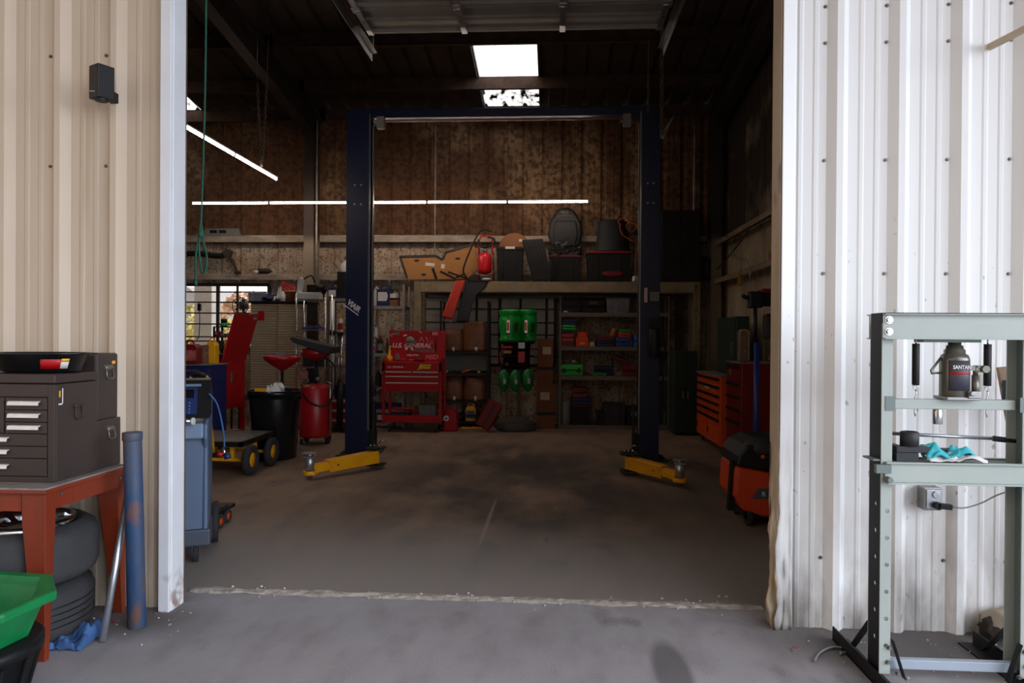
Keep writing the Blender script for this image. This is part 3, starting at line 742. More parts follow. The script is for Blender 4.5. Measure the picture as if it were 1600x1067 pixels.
mb = MB(); mb.box(-2.66, -2.262, 3.365, 3.54, 1.0, 1.338); mb.build('upper_case', m_brown, t, bevel=0.012)
mb = MB(); mb.box(-2.67, -2.252, 3.36, 3.545, 0.7605, 1.005); mb.build('lower_case', m_brown, t, bevel=0.004)
mb = MB(); hinge_handle(mb, -2.262, 3.455, 1.255, 0.06, 0.045); hinge_handle(mb, -2.252, 3.455, 0.945, 0.05, 0.04); mb.build('side_handle', m_steel, t)
mb = MB(); mb.box(-2.2618, -2.2608, 3.485, 3.512, 1.283, 1.298); mb.build('price_sticker', m_yellow, t)
# --- drain pan
t = thing('drain_pan', 'round black plastic drain pan with a red label on the brown chest', 'pan', (-2.42, 3.20, 1.2515))
cx, cy = -2.420, 3.20
mb = MB(); mb.lathe([(0.155, 1.2515), (0.185, 1.262), (0.215, 1.335), (0.232, 1.340), (0.232, 1.346), (0.207, 1.346), (0.180, 1.268), (0.02, 1.262), (0.0001, 1.262)], (cx, cy, 0), 56, 0, sy=0.66)
mb.prism([(cx + .215, cy - .03), (cx + .26, cy - .02), (cx + .26, cy + .02), (cx + .215, cy + .03)], 1.340, 1.346, 'Z'); mb.build('pan', m_blackg, t, bevel=0.0)
def onpan(a, z):
    k = (z - 1.262) / (1.335 - 1.262); r = 0.1865 + 0.030 * k
    return Vector((cx + r * math.cos(a), cy + r * 0.66 * math.sin(a), z))
for nm, a0, a1, z0, z1, mm in (('label', -1.15, -0.70, 1.272, 1.318, m_red), ('price_label', -0.70, -0.50, 1.274, 1.318, m_white), ('label_band', -0.70, -0.50, 1.305, 1.320, m_yellow)):
    mb = MB(); q = 0.0008 if nm == 'label_band' else 0
    mb.grid(lambda u, v: onpan(a0 + (a1 - a0) * u, z0 + (z1 - z0) * v) + Vector((0.0008 + q, -0.001 - q, 0)), 8, 2, 0, True); mb.build(nm, mm, t, solid=0.0006)
# --- tyres
m_tyre = mat('tyre_rubber', (46, 46, 48), 0.8, 0, (66, 64, 62), 5, 0.6, 0.35, 45, (1, 1, 1))
def tyre(t, cx, cy, z0, w, r, ri):
    mb = MB(); h = w; prof = [(ri, z0 + .02), (ri + .02, z0 + .005), (r - .06, z0), (r - .015, z0 + .03), (r, z0 + .065), (r, z0 + h - .065), (r - .015, z0 + h - .03), (r - .06, z0 + h), (ri + .02, z0 + h - .005), (ri, z0 + h - .02), (ri - .006, z0 + h * .5), (ri, z0 + .02)]
    mb.lathe(prof, (cx, cy, 0), 64, 0); o = mb.build('tyre', m_tyre, t, recalc=True)
    mb = MB()
    for k in (-0.045, -0.015, 0.015, 0.045): mb.lathe([(r + .0006, z0 + h / 2 + k - .003), (r + .0010, z0 + h / 2 + k), (r + .0006, z0 + h / 2 + k + .003)], (cx, cy, 0), 64, 0)
    if z0 < .1: mb.build('tread_groove', m_black, t)
    return o
t = thing('tire', 'worn wide tyre on an alloy rim, upper of two stacked under the table', 'tyre', (-2.53, 3.215, 0.272))
tyre(t, -2.53, 3.215, 0.272, 0.27, 0.322, 0.22)
mb = MB(); mb.lathe([(0.222, 0.50), (0.222, 0.555), (0.210, 0.553), (0.200, 0.515), (0.195, 0.44), (0.05, 0.40), (0.0001, 0.40)], (-2.53, 3.215, 0), 48, 0)
for k in range(10):
    a = k * math.pi / 5; mb.bar((-2.53 + .04 * math.cos(a), 3.215 + .04 * math.sin(a), .50), (-2.53 + .205 * math.cos(a), 3.215 + .205 * math.sin(a), .53), 0.03, 0.02)
mb.cyl((-2.53, 3.215, .42), (-2.53, 3.215, .515), 0.06, n=20); mb.build('alloy_rim', m_chrome, t)
t = thing('tire', 'worn black tyre lying flat on the ground, lower of two stacked', 'tyre', (-2.545, 3.21, 0))
tyre(t, -2.545, 3.21, 0.0, 0.272, 0.318, 0.22)
# --- green tote on a black bin
m_gt = mat('green_tub', (14, 128, 68), 0.4, 0, (8, 84, 44), 9, 0.6, 0.1, 30)
t = thing('green_tub', 'dirty green plastic tub with thick rim standing on a black bin', 'tub', (-2.255, 2.57, 0.25))
c8 = [(math.cos(math.pi / 4 * k + 0.30), math.sin(math.pi / 4 * k + 0.30)) for k in range(8)]
def ring8(r, z): return [(-2.255 + r * c * 1.0, 2.57 + r * s * 0.98, z) for c, s in c8]
mb = MB(); L = [ring8(r, z) for r, z in ((0.22, 0.25), (0.275, 0.385), (0.318, 0.385), (0.322, 0.415), (0.312, 0.422), (0.272, 0.420), (0.262, 0.385), (0.21, 0.265))]
vs = [p for r in L for p in r]; fs = [(8 * a + i, 8 * a + (i + 1) % 8, 8 * a + 8 + (i + 1) % 8, 8 * a + 8 + i) for a in range(7) for i in range(8)] + [tuple(range(8))[::-1], tuple(range(56, 64))]
mb.add(vs, fs); mb.build('tub', m_gt, t, bevel=0.006)
t = thing('black_bin', 'black plastic bin on the ground under the green tub', 'bin', (-2.255, 2.57, 0))
mb = MB(); mb.lathe([(0.20, 0.0), (0.25, 0.20), (0.262, 0.20), (0.262, 0.235), (0.248, 0.248), (0.0001, 0.2485)], (-2.255, 2.57, 0), 48, 0); mb.build('bin', m_black, t)
mb = MB()
for k in range(16):
    a = k * math.pi / 8; mb.bar((-2.255 + .206 * math.cos(a), 2.57 + .206 * math.sin(a), .01), (-2.255 + .254 * math.cos(a), 2.57 + .254 * math.sin(a), .19), 0.012, 0.008)
mb.build('rib', m_black, t)
# --- blue rag
def rag(name, lab, c, size, m, seed, fold=0.05, cat='rag', zoff=0.0, n=26, group=None):
    mb = MB()
    def fn(u, v):
        p = Vector((u * 3.1 + seed, v * 3.1, seed * 2.3)); e = 1 - (abs(2 * u - 1) ** 4 + abs(2 * v - 1) ** 4) * .5
        h = abs(_ns.noise(p)) * 1.6 + abs(_ns.noise(p * 2.3)) * .7
        w = 0.24 * _ns.noise(Vector((u * 2.3, v * 2.3, seed)))
        return (c[0] + (u - .5 + w * .5) * size[0], c[1] + (v - .5 + 0.3 * _ns.noise(Vector((v * 2.6, u * 2, seed + 5)))) * size[1], c[2] + zoff + 0.003 + fold * h * max(0.12, e))
    mb.grid(fn, n, n, 0, True)
    return solo(mb, name, lab, cat, m, c, group, solid=0.003)
m_bluer = mat('blue_shop_towel', (66, 104, 156), 0.9, 0, (44, 74, 120), 14, 0.6)
g = G(105, 1008); rag('shop_towel', 'crumpled blue shop towel on the ground beside the table leg', (g.x, g.y + 0.03, 0), (0.20, 0.19), m_bluer, 3, 0.07)
g = G(178, 972); mb = MB(); mb.sphere((g.x, g.y, .005), .008, 4, 0, (1.6, 1, .5)); solo(mb, 'plastic_scrap', 'tiny red plastic scrap on the ground behind the silver pipe', 'cap', m_red, (g.x, g.y, 0))
# --- bollard and pipe
m_bol = mat('worn_blue_paint', (36, 66, 102), 0.6, 0, (78, 78, 84), 7, 0.85, 0.2, 40, (1, 1, 0.35), thresh=(0.42, 0.62))
add_layer(m_bol, (110, 72, 52), lambda nt, v: n_noise(nt, v, 6, 0.58, 0.64, 0.8, (1, 1, 0.5), 6, (2, 3, 1)))
t = thing('bollard', 'scuffed blue steel pipe bollard beside the doorway', 'bollard', (-2.03, 3.33, 0))
A, B = Vector((-2.031, 3.335, 0)), Vector((-2.056, 3.33, 0.95))
mb = MB(); mb.cyl(A, B, 0.042, n=28); mb.build('post', m_bol, t, bevel=0.002)
mb = MB(); mb.cyl(B - Vector((0, 0, 0.035)), B + Vector((0, 0, 0.006)), 0.0455, n=28); mb.build('cap', m_bol, t, bevel=0.003)
t = thing('steel_pipe', 'long silver galvanized pipe leaning behind the blue bollard', 'pipe', (-2.08, 3.14, 0))
P0 = G(160, 1004); P1 = W(195, 800, 3.40); P2 = P0 + (P1 - P0) * 1.35
mb = MB(); mb.tube([P0 + Vector((0, 0, 0.004)), P2], 0.0165, 18); mb.build('tube', m_zinc, t)
mb = MB()
for k in (0.06, 0.62):
    p = P0 + (P1 - P0) * k; mb.cyl(p - Vector((0, .0175, 0)), p - Vector((0, .014, 0)), 0.004, n=8)
mb.build('hole', m_black, t)

# ================================================================== OUTSIDE, RIGHT: SHOP PRESS
def plate_holes(mb, u0, u1, v0, v1, t0, t1, holes, plane, m=0, n=16):
    """flat plate with round holes; plane 'YZ' (thickness in X) or 'XZ' (thickness in Y); holes (u,v,r) sorted by v"""
    def P(u, v, t): return (t, u, v) if plane == 'YZ' else (u, t, v)
    hs = sorted(holes, key=lambda h: h[1]); cuts = [v0] + [(a[1] + b[1]) / 2 for a, b in zip(hs, hs[1:])] + [v1]
    for (cu, cv, r), lo, hi in zip(hs, cuts, cuts[1:]):
        ring, edge = [], []
        for i in range(n):
            a = 2 * math.pi * (i + .5) / n; c, s_ = math.cos(a), math.sin(a)
            ring.append((cu + r * c, cv + r * s_))
            ku = ((u1 - cu) if c > 0 else (u0 - cu)) / c; kv = ((hi - cv) if s_ > 0 else (lo - cv)) / s_
            k = min(ku, kv); edge.append([cu + k * c, cv + k * s_])
        for (qu, qv) in ((u0, lo), (u1, lo), (u1, hi), (u0, hi)):
            j = min(range(n), key=lambda i: (edge[i][0] - qu) ** 2 + (edge[i][1] - qv) ** 2); edge[j] = [qu, qv]
        vs = [P(a, b, t) for t in (t0, t1) for a, b in ring + [tuple(q) for q in edge]]
        fs = []
        for i in range(n):
            j = (i + 1) % n
            fs += [(i, j, n + j, n + i), (2 * n + i, 3 * n + i, 3 * n + j, 2 * n + j), (i, 2 * n + i, 2 * n + j, j), (n + i, n + j, 3 * n + j, 3 * n + i)]
        mb.add(vs, fs, m)
t = thing('shop_press', 'sage green H-frame hydraulic shop press against the white wall', 'press', (1.66, 3.06, 0))
XA, XB, YA, YP = 1.356, 1.962, 3.0, 3.10
hz = [W(1388, y, 3.0).z for y in (798, 840, 882, 924, 966, 1008)]
hzw = [z + 0.02 for z in hz]
for x, sx in ((XA, 1), (XB, -1)):
    mb = MB(); holes = [(YA + .045, z, 0.011) for z in hzw]
    plate_holes(mb, YA, YP, 0.05, 0.845, x, x + sx * .005, holes, 'YZ'); mb.box(min(x, x + sx * .005), max(x, x + sx * .005), YA, YP, 0.845, 1.545)
    mb.build('outer_web', m_black if sx > 0 else m_presss, t)
    mb = MB(); u0, u1 = (x, x + .044) if sx > 0 else (x - .044, x)
    plate_holes(mb, u0, u1, 0.05, 0.845, YA - .005, YA, [((u0 + u1) / 2 + .004, z, 0.009) for z in hz], 'XZ'); mb.box(u0, u1, YA - .005, YA, 0.845, 1.5)
    mb.box(u0, u1, YP, YP + .005, 0.05, 1.5); mb.build('upright_flange', m_press, t)
# top beams
for yy, k in ((YA - .010, -1), (YP + .010, 1)):
    mb = MB(); mb.box(XA - .002, XB + .004, min(yy, yy + k * .005), max(yy, yy + k * .005), 1.436, 1.541)
    mb.box(XA - .002, XB + .004, min(yy, yy + k * .028), max(yy, yy + k * .028), 1.436, 1.441); mb.box(XA - .002, XB + .004, min(yy, yy + k * .028), max(yy, yy + k * .028), 1.536, 1.541)
    mb.build('top_beam', m_press, t, bevel=0.001)
mb = MB(); mb.box(XA + .0, XB + .004, YA - .04, YA - .008, 1.5412, 1.5442); mb.build('top_edge', m_black, t)
def bolt(mb, p, r=0.012, d=(0, -1, 0), m=0):
    p = Vector(p); d = Vector(d); mb.cyl(p, p + d * .003, r * 1.35, n=16, m=m); mb.cyl(p + d * .003, p + d * .012, r, n=6, m=m)
for z in (1.515, 1.467):
    for x in (1.378, 1.95):
        mb = MB(); bolt(mb, (x, YA - .015, z)); mb.build('bolt', m_chrome, t)
# bed
for yy, k in ((YA - .010, -1), (YP + .010, 1)):
    mb = MB(); mb.box(XA + .012, XB, min(yy, yy + k * .005), max(yy, yy + k * .005), 0.842, 0.93)
    mb.box(XA + .012, XB, min(yy, yy + k * .030), max(yy, yy + k * .030), 0.842, 0.848); mb.box(XA + .012, XB, min(yy, yy + k * .020), max(yy, yy + k * .020), 0.925, 0.931)
    mb.build('bed_beam', m_press, t, bevel=0.001)
mb = MB(); mb.box(XA + .05, XB - .05, YA - .006, YP + .006, 0.918, 0.924); mb.build('bed_plate', m_presss, t)
mb = MB(); mb.box(XA - .032, XA + .03, YA - .034, YA - .012, 0.885, 0.92); mb.cyl((1.375, YA - .05, .86), (1.375, YP + .03, .86), 0.012, n=14); mb.box(XA - .03, XA, YA, YP, 0.93, 0.938); mb.build('bed_pin', m_presss, t, bevel=0.002)
# ram crossbar
mb = MB(); mb.box(1.405, 1.905, YA + .02, YA + .075, 1.146, 1.186); mb.build('ram_bar', m_press, t, bevel=0.003)
for x in (1.390, 1.925):
    mb = MB(); mb.box(x - .02, x + .02, YA - .008, YA - .0052, 1.14, 1.20); mb.build('ram_guide', m_presss, t)
mb = MB(); mb.cyl((1.607, YA + .047, 1.146), (1.607, YA + .047, 1.082), 0.0195, n=24); mb.build('ram_pin', m_chrome, t, bevel=0.002)
mb = MB(); mb.box(1.53, 1.76, YA + .01, YA + .09, 1.424, 1.436); mb.build('jack_plate', m_presss, t)
# return springs in black sleeves
for px in (1431, 1543):
    q = W(px, 560, YA + .03); mb = MB(); mb.cyl((q.x, q.y, 1.418), (q.x, q.y, 1.245), 0.0145, n=18); sp = mb.build('return_spring', m_black, t, bevel=0.002)
    mb = MB(); mb.tube([(q.x, q.y, 1.436), (q.x, q.y, 1.418)], 0.003, 6)
    mb.tube([(q.x + .010 * math.cos(a), q.y, 1.236 + .010 * math.sin(a)) for a in [k * math.pi / 6 for k in range(12)]], 0.0022, 6, closed=True)
    mb.tube([(q.x, q.y, 1.228), (q.x + .004, q.y, 1.21), (q.x - .003, q.y, 1.19), (q.x - .003, q.y, 1.13), (q.x, q.y, 1.115)], 0.0028, 6)
    mb.build('hook', m_chrome, sp)
# bottle jack
m_jack = mat('jack_gray_paint', (118, 116, 104), 0.28, 0.55, (96, 94, 84), 4, 0.4)
jc = W(1491, 600, YA + .047); jx, jy = jc.x, jc.y
mb = MB(); mb.lathe([(0.052, 1.19), (0.056, 1.20), (0.056, 1.355), (0.050, 1.372), (0.040, 1.378), (0.040, 1.392), (0.034, 1.396), (0.030, 1.412), (0.024, 1.412), (0.024, 1.424), (0.0001, 1.424)], (jx, jy, 0), 40)
jk = mb.build('bottle_jack', m_jack, t)
mb = MB(); mb.box(jx - .062, jx + .072, jy - .062, jy + .045, 1.1862, 1.20); mb.obox((jx + .045, jy - .058, 1.21), (.05, .02, .03), (0, 0, 0)); mb.cyl((jx + .03, jy - .05, 1.215), (jx + .03, jy - .08, 1.215), 0.010, n=10); mb.build('jack_base', m_steel, jk, bevel=0.003)
mb = MB(); mb.cyl((jx + .068, jy - .03, 1.19), (jx + .068, jy - .03, 1.29), 0.014, n=14); mb.cyl((jx + .068, jy - .03, 1.29), (jx + .068, jy - .03, 1.33), 0.010, n=12)
mb.bar((jx + .03, jy - .03, 1.32), (jx + .10, jy - .03, 1.315), 0.016, 0.02); mb.cyl((jx + .10, jy - .05, 1.315), (jx + .10, jy - .005, 1.315), 0.015, n=14); mb.build('pump_lever', m_jack, jk)
mb = MB(); mb.tube([(jx - .055, jy, 1.36), (jx - .10, jy - .01, 1.305), (jx - .098, jy - .01, 1.295), (jx - .055, jy - .005, 1.297)], 0.005, 8); mb.build('carry_handle', m_jack, jk)
def wrap(nm, a0, a1, z0, z1, mm, e, rr=0.0565):
    mb = MB(); mb.grid(lambda u, v: (jx + (rr + e) * math.cos(a0 + (a1 - a0) * u), jy + (rr + e) * math.sin(a0 + (a1 - a0) * u), z0 + (z1 - z0) * v), 14, 1, 0, True); mb.build(nm, mm, jk, solid=0.0004)
wrap('label', R(-140), R(-42), 1.225, 1.35, mat('jack_label', (74, 74, 84), 0.5, 0, (50, 50, 56), 20, 0.4), 0.0)
wrap('label_stripe', R(-140), R(-42), 1.293, 1.303, m_red, 0.0006)
text('SANTAN', 'label_text', jk, (jx + .0588 * math.cos(R(-92)), jy + .0600 * math.sin(R(-92)), 1.322), 0.021, m_white, (R(90), 0, R(-2)), sx=0.85, bold=0.0006)
# lower crossbar, feet, gussets
m_lb = mat('pale_blue_steel', (170, 182, 196), 0.4, 0, (150, 160, 172), 5, 0.4)
mb = MB(); mb.box(1.402, 1.93, 3.03, 3.06, 0.055, 0.095); mb.build('lower_crossbar', m_lb, t, bevel=0.003)
for x, sx in ((1.375, 1), (1.955, -1)):
    mb = MB(); mb.box(x - .036, x + .036, 2.74, 3.44, 0.0, 0.007); xx = x - .036 if sx > 0 else x + .030
    mb.box(xx, xx + .006, 2.74, 3.44, 0.0, 0.065); mb.build('foot', m_black, t)
    mb = MB(); mb.bar((x + sx * .035, 3.0, 0.19), (x + sx * .085, 3.0, 0.03), 0.03, 0.004, up=(1, 0, 0)); mb.build('gusset', m_black, t); mb = MB(); mb.bar((x, 3.12, 0.22), (x, 3.30, 0.03), 0.03, 0.005, up=(0, 1, 0)); mb.build('gusset', m_black, t)
    for p in ((x + sx * .02, 2.994, .16), (x + sx * .015, 2.994, .10), (x + sx * .05, 2.985, .06)):
        mb = MB(); bolt(mb, p, 0.007); mb.build('gusset_bolt', m_steel, t)
# --- things on the press bed
BZ = 0.9312
mb = MB(); mb.box(1.415, 1.505, 2.99, 3.02, BZ, BZ + .036); mb.box(1.415, 1.445, 3.02, 3.07, BZ, BZ + .036); mb.box(1.475, 1.505, 3.02, 3.07, BZ, BZ + .036); solo(mb, 'press_plate', 'black notched press plate lying on the press bed at left', 'press plate', m_dkgray, (1.46, 3.03, BZ), 'press plates', bevel=0.002)
mb = MB(); mb.box(1.418, 1.55, 2.995, 3.03, BZ + .0365, BZ + .062); mb.box(1.418, 1.45, 3.03, 3.08, BZ + .0365, BZ + .062); solo(mb, 'press_plate', 'black press plate stacked on the lower plate under the round cup', 'press plate', m_dkgray, (1.47, 3.03, BZ + .0365), 'press plates', bevel=0.002)
mb = MB(); mb.box(1.60, 1.70, 3.04, 3.095, BZ, BZ + .045); solo(mb, 'press_plate', 'black press plate behind the teal gloves', 'press plate', m_dkgray, (1.65, 3.07, BZ), 'press plates', bevel=0.002)
q = W(1421, 680, 3.02); mb = MB(); mb.lathe([(0.036, BZ + .0625), (0.036, BZ + .118), (0.030, BZ + .122), (0.026, BZ + .122), (0.026, BZ + .09), (0.0001, BZ + .09)], (q.x, 3.02, 0), 32); solo(mb, 'bearing_cup', 'round dark steel cup standing on the press plates', 'bearing cup', m_dkgray, (q.x, 3.02, BZ + .0625))
t2 = thing('jack_handle', 'grey steel rod with black grip lying across the press bed', 'handle', (1.66, 3.10, BZ + .05))
a, b, c_ = W(1393, 677, 3.108), W(1552, 685, 3.108), W(1586, 689, 3.108)
mb = MB(); mb.tube([a, b], 0.008, 12); mb.build('rod', m_zinc, t2); mb = MB(); mb.tube([b, c_], 0.012, 12); mb.build('grip', m_dkgray, t2)
q = W(1485, 712, 3.0); rag('gloves', 'pair of crumpled teal rubber gloves on the press bed', (q.x, 3.04, BZ + .012), (0.20, 0.11), m_tealc, 21, 0.055, 'gloves')
q = W(1494, 712, 2.99); rag('paper_towel', 'crumpled white paper towel in front of the teal gloves', (q.x, 3.005, BZ), (0.22, 0.07), m_whitec, 8, 0.030, 'towel')
# --- outlet, cable, leaning boards, debris
t = thing('outlet_box', 'weathered metal outlet box with black plug on the white wall', 'outlet', (1.835, 3.54, 0.67))
mb = MB(); mb.box(1.79, 1.875, 3.505, 3.575, 0.612, 0.722); mb.build('box', m_steel, t, bevel=0.004)
mb = MB(); mb.box(1.80, 1.868, 3.499, 3.505, 0.622, 0.712); mb.cyl((1.842, 3.499, 0.69), (1.842, 3.492, 0.69), 0.017, n=16); mb.build('cover_plate', m_zinc, t, bevel=0.002)
mb = MB(); mb.cyl((1.842, 3.499, 0.64), (1.842, 3.47, 0.64), 0.018, n=14); mb.bar((1.845, 3.475, 0.642), (1.90, 3.47, 0.638), 0.026, 0.026); mb.build('plug', m_black, t, bevel=0.003)
mb = MB(); mb.tube([(1.905, 3.47, 0.638), (1.96, 3.47, 0.636), (2.04, 3.475, 0.66), (2.12, 3.48, 0.70), (2.25, 3.49, 0.74)], 0.0035, 6, smooth_pts=5); solo(mb, 'power_cord', 'thin grey power cord running right from the wall outlet', 'cord', m_grayp, (1.905, 3.47, 0.638))
m_plank = mat('weathered_plank', (150, 122, 96), 0.8, 0, (110, 86, 66), 6, 0.7, 0.2, 40, (1, 1, 0.2))
b0, b1 = W(1597, 742, 3.44), W(1567, 573, 3.50); d = (b1 - b0); b00 = b0 - d * (b0.z / d.z)
mb = MB(); mb.bar(b00, b1, 0.055, 0.02, 0, (0, -1, 0)); solo(mb, 'plank', 'weathered brown plank leaning on the wall behind the press', 'plank', m_plank, (b00.x, b00.y, 0), bevel=0.002)
mb = MB(); q = W(1578, 615, 3.40); mb.box(q.x, q.x + .05, 3.36, 3.46, q.z - .08, q.z + .06); mb.cyl((q.x + .01, 3.40, q.z + .06), (q.x + .01, 3.40, q.z + .10), 0.012, n=10); mb.box(q.x + .02, q.x + .04, 3.40, 3.43, 0, q.z - .08)
solo(mb, 'clamp_stand', 'dark steel stand on the ground right of the weathered plank', 'stand', m_black, (q.x + .03, 3.41, 0), bevel=0.003)
g = G(1546, 998); t = thing('rolled_mat', 'dirty beige rolled mat on the ground behind the press', 'mat', (g.x + .1, g.y, 0))
m_mat = mat('dirty_canvas', (176, 164, 146), 0.9, 0, (120, 106, 90), 8, 0.7, 0.3, 30)
mb = MB(); mb.lathe([(0.02, -0.02), (0.065, 0.0), (0.072, 0.03), (0.070, 0.36), (0.0001, 0.37)], (g.x, g.y - .01, 0.072), 24, 0, 'X', rot=Euler((0, 0, R(12))).to_matrix()); mb.build('roll', m_mat, t)
mb = MB(); mb.blob((g.x - .01, g.y - .02, 0.055), (.08, .11, .10), 4, .4, 8); mb.build('torn_end', mat('dark_matting', (50, 42, 36), 0.95), t)
mb = MB(); pts = [G(1273, 1033, .008), G(1282, 1020, .008), G(1300, 1012, .008), G(1318, 1012, .008), G(1322, 1018, .008), G(1312, 1022, .008)]
mb.tube(pts, 0.006, 8, smooth_pts=4); solo(mb, 'bent_rod', 'bent silver metal rod lying on the ground left of the press', 'rod', m_zinc, tuple(G(1290, 1022, 0)))
mb = MB(); g = G(1238, 1018, .003); mb.tube([g, g + Vector((.004, .03, .004)), g + Vector((.02, .045, .003)), g + Vector((.04, .04, .006))], 0.0016, 5); solo(mb, 'wire_scrap', 'short red scrap of wire on the ground near the right jamb', 'wire', m_red, tuple(g))
q0, q1 = W(1557, 66, 3.52), W(1612, 40, 3.30)
mb = MB(); mb.bar(q0 + Vector((0, .06, 0)), q1, 0.02, 0.028); solo(mb, 'bracket_arm', 'rusty tan steel arm sticking out high on the white wall', 'bracket', m_jamb, tuple(q0 + Vector((0, .06, 0))))
# ================================================================== LIGHTS
m_tube = bpy.data.materials.new('lit_tube'); m_tube.use_nodes = True
b = m_tube.node_tree.nodes['Principled BSDF']; b.inputs['Emission Color'].default_value = (1.0, 0.80, 0.66, 1); b.inputs['Emission Strength'].default_value = TUBE_STRENGTH
b.inputs['Base Color'].default_value = (0.9, 0.9, 0.9, 1)
def tube_light(label, a, bb, group):
    a, bb = Vector(a), Vector(bb); c = (a + bb) / 2; d = (bb - a).normalized() * 0.012
    t = thing('tube_light', label, 'lamp', tuple(c), 0, group)
    mb = MB(); mb.tube([a + d * 1.5, bb - d * 1.5], 0.013, 12); mb.build('tube', m_tube, t)
    mb = MB(); mb.bar(a + d + Vector((0, 0, .022)), bb - d + Vector((0, 0, .022)), 0.045, 0.014); mb.build('housing', m_alum, t, bevel=0.002)
    for p, s_ in ((a, 1), (bb, -1)):
        mb = MB(); mb.cyl(p + d * .2 * s_, p + d * 1.5 * s_, 0.019, n=12); mb.build('end_cap', m_alum, t)
    return t
LZ, LY = 3.42, 10.4
xe = W(920, 314, LY).x; posn = ['rightmost', 'second from the right', 'middle', 'second from the left in view', 'leftmost, partly behind the left jamb']
for k in range(5):
    x1 = xe - k * 1.2; tube_light('lit tube light in the long line across the back, ' + posn[k], (x1 - 1.2, LY, W(700, 316, LY).z), (x1, LY, W(700, 316, LY).z), 'tube lights in a line')
xt = W(432, 280, 8.83)
for k, l in enumerate(('lit tube light running toward the camera, its far end by the hanging chains', 'lit tube light running toward the camera, nearer the left jamb')):
    y1 = 8.83 - k * 1.2; tube_light(l, (xt.x, y1 - 1.2, xt.z), (xt.x, y1, xt.z), 'tube lights running toward the door')
tube_light('tube light running toward the camera, hidden by the left jamb', (xt.x, 8.83 - 3.6, xt.z), (xt.x, 8.83 - 2.4, xt.z), 'tube lights running toward the door')
# suspension wires
for k, x in enumerate((xe - .6, xe - 2.45, xe - 4.9)):
    z = W(700, 316, LY).z; zz = skin(10.63) - .2
    mb = MB(); mb.tube([(x, LY, z + .03), (x, 10.6, zz)], 0.0025, 5); solo(mb, 'hanging_wire', ['thin wire holding the right end of the light line', 'thin wire holding the middle of the light line', 'thin wire holding the left end of the light line'][k], 'wire', m_black, (x, LY, z))
# unlit tube by right post
a, b_ = W(1035, 215, 8.9), W(1053, 184, 10.2); t = thing('unlit_tube_light', 'unlit white tube light hanging by the chain at the right post', 'lamp', tuple((a + b_) / 2))
mb = MB(); mb.tube([a, b_], 0.02, 10); mb.build('tube', m_white, t); mb = MB(); mb.bar(a + Vector((0, 0, .025)), b_ + Vector((0, 0, .025)), 0.04, 0.012); mb.build('housing', m_alum, t)
mb = MB(); mb.tube([b_.lerp(a, .15) + Vector((0, 0, .03)), Vector((b_.x, 9.42, skin(9.42) - .21))], .003, 5); mb.build('hanging_wire', m_black, t)
# chains
m_chain = mat('rusty_chain', (118, 100, 82), 0.5, 0.7, (84, 62, 44), 20, 0.7)
def chain(name, lab, p0, p1, link=0.05, r=0.005, wide=0.014, wire_to=None):
    p0, p1 = Vector(p0), Vector(p1); L = (p1 - p0).length; n = max(2, int(L / (link * .78))); d = (p1 - p0) / n; u = d.normalized(); a = u.orthogonal().normalized(); b = u.cross(a)
    mb = MB()
    for k in range(n):
        c = p0 + d * (k + .5); s_ = a if k % 2 else b; pts = []
        for i in range(10):
            t_ = 2 * math.pi * i / 10; pts.append(c + u * (link * .5) * math.sin(t_) + s_ * wide * math.cos(t_))
        mb.tube(pts, r, 4, closed=True)
    if wire_to: mb.tube([p0, Vector(wire_to)], 0.004, 5)
    return solo(mb, name, lab, 'chain', m_chain, tuple(p1))
Yc = 8.20; pz = skin(8.17) - 0.2
a = W(402, 130, Yc); c = W(408, 260, Yc); chain('hanging_chain', 'rusty chain hanging above the end of the slanting tube light, left strand', (a.x, Yc, a.z), c, wire_to=(a.x, Yc, pz))
a = W(417, 130, Yc); chain('hanging_chain', 'rusty chain hanging above the end of the slanting tube light, right strand', (a.x, Yc, a.z), (c.x + .012, Yc, c.z), wire_to=(a.x + .03, Yc, pz))
a, c = W(1035, 85, Yc), W(1034, 215, Yc); chain('hanging_chain', 'thick hoist chain hanging beside the top of the right lift post', (a.x, Yc, a.z), (a.x, Yc, c.z), 0.07, 0.008, 0.02, wire_to=(a.x, Yc, pz))
a, c = W(1013, 118, Yc), W(1012, 176, Yc); chain('hanging_chain', 'thin chain hanging down to the top of the right lift post', (a.x, Yc, a.z), (a.x, Yc, c.z), 0.05, 0.005, 0.012, wire_to=(a.x, Yc, pz))
# green rope
m_rope = mat('green_rope', (52, 110, 88), 0.8, 0, (34, 76, 60), 30, 0.7, 0.4, 90)
Yr = 4.46; x0 = W(320, 60, Yr).x
mb = MB(); q = lambda x, y: W(x, y, Yr)
mb.tube([(x0 + .005, Yr, skin(4.48) - .2), q(322, 0), q(319, 200), q(314, 352), q(313, 372)], 0.007, 6, smooth_pts=4)
mb.tube([q(313, 350), q(311, 385), q(313, 410), q(317, 427), q(322, 420), q(323, 400), q(318, 378), q(315, 352)], 0.007, 6, smooth_pts=4)
mb.tube([q(314, 355), q(310, 375), q(306, 400), q(306, 438)], 0.007, 6, smooth_pts=4); mb.sphere(q(314, 366), 0.018, 5, 0, (1, 1, 1.6)); mb.sphere(q(306, 442), 0.011, 5, 0, (1, 1, 1.8))
solo(mb, 'pull_rope', 'long green rope with a knotted loop hanging inside the left jamb', 'rope', m_rope, tuple(q(313, 440)))

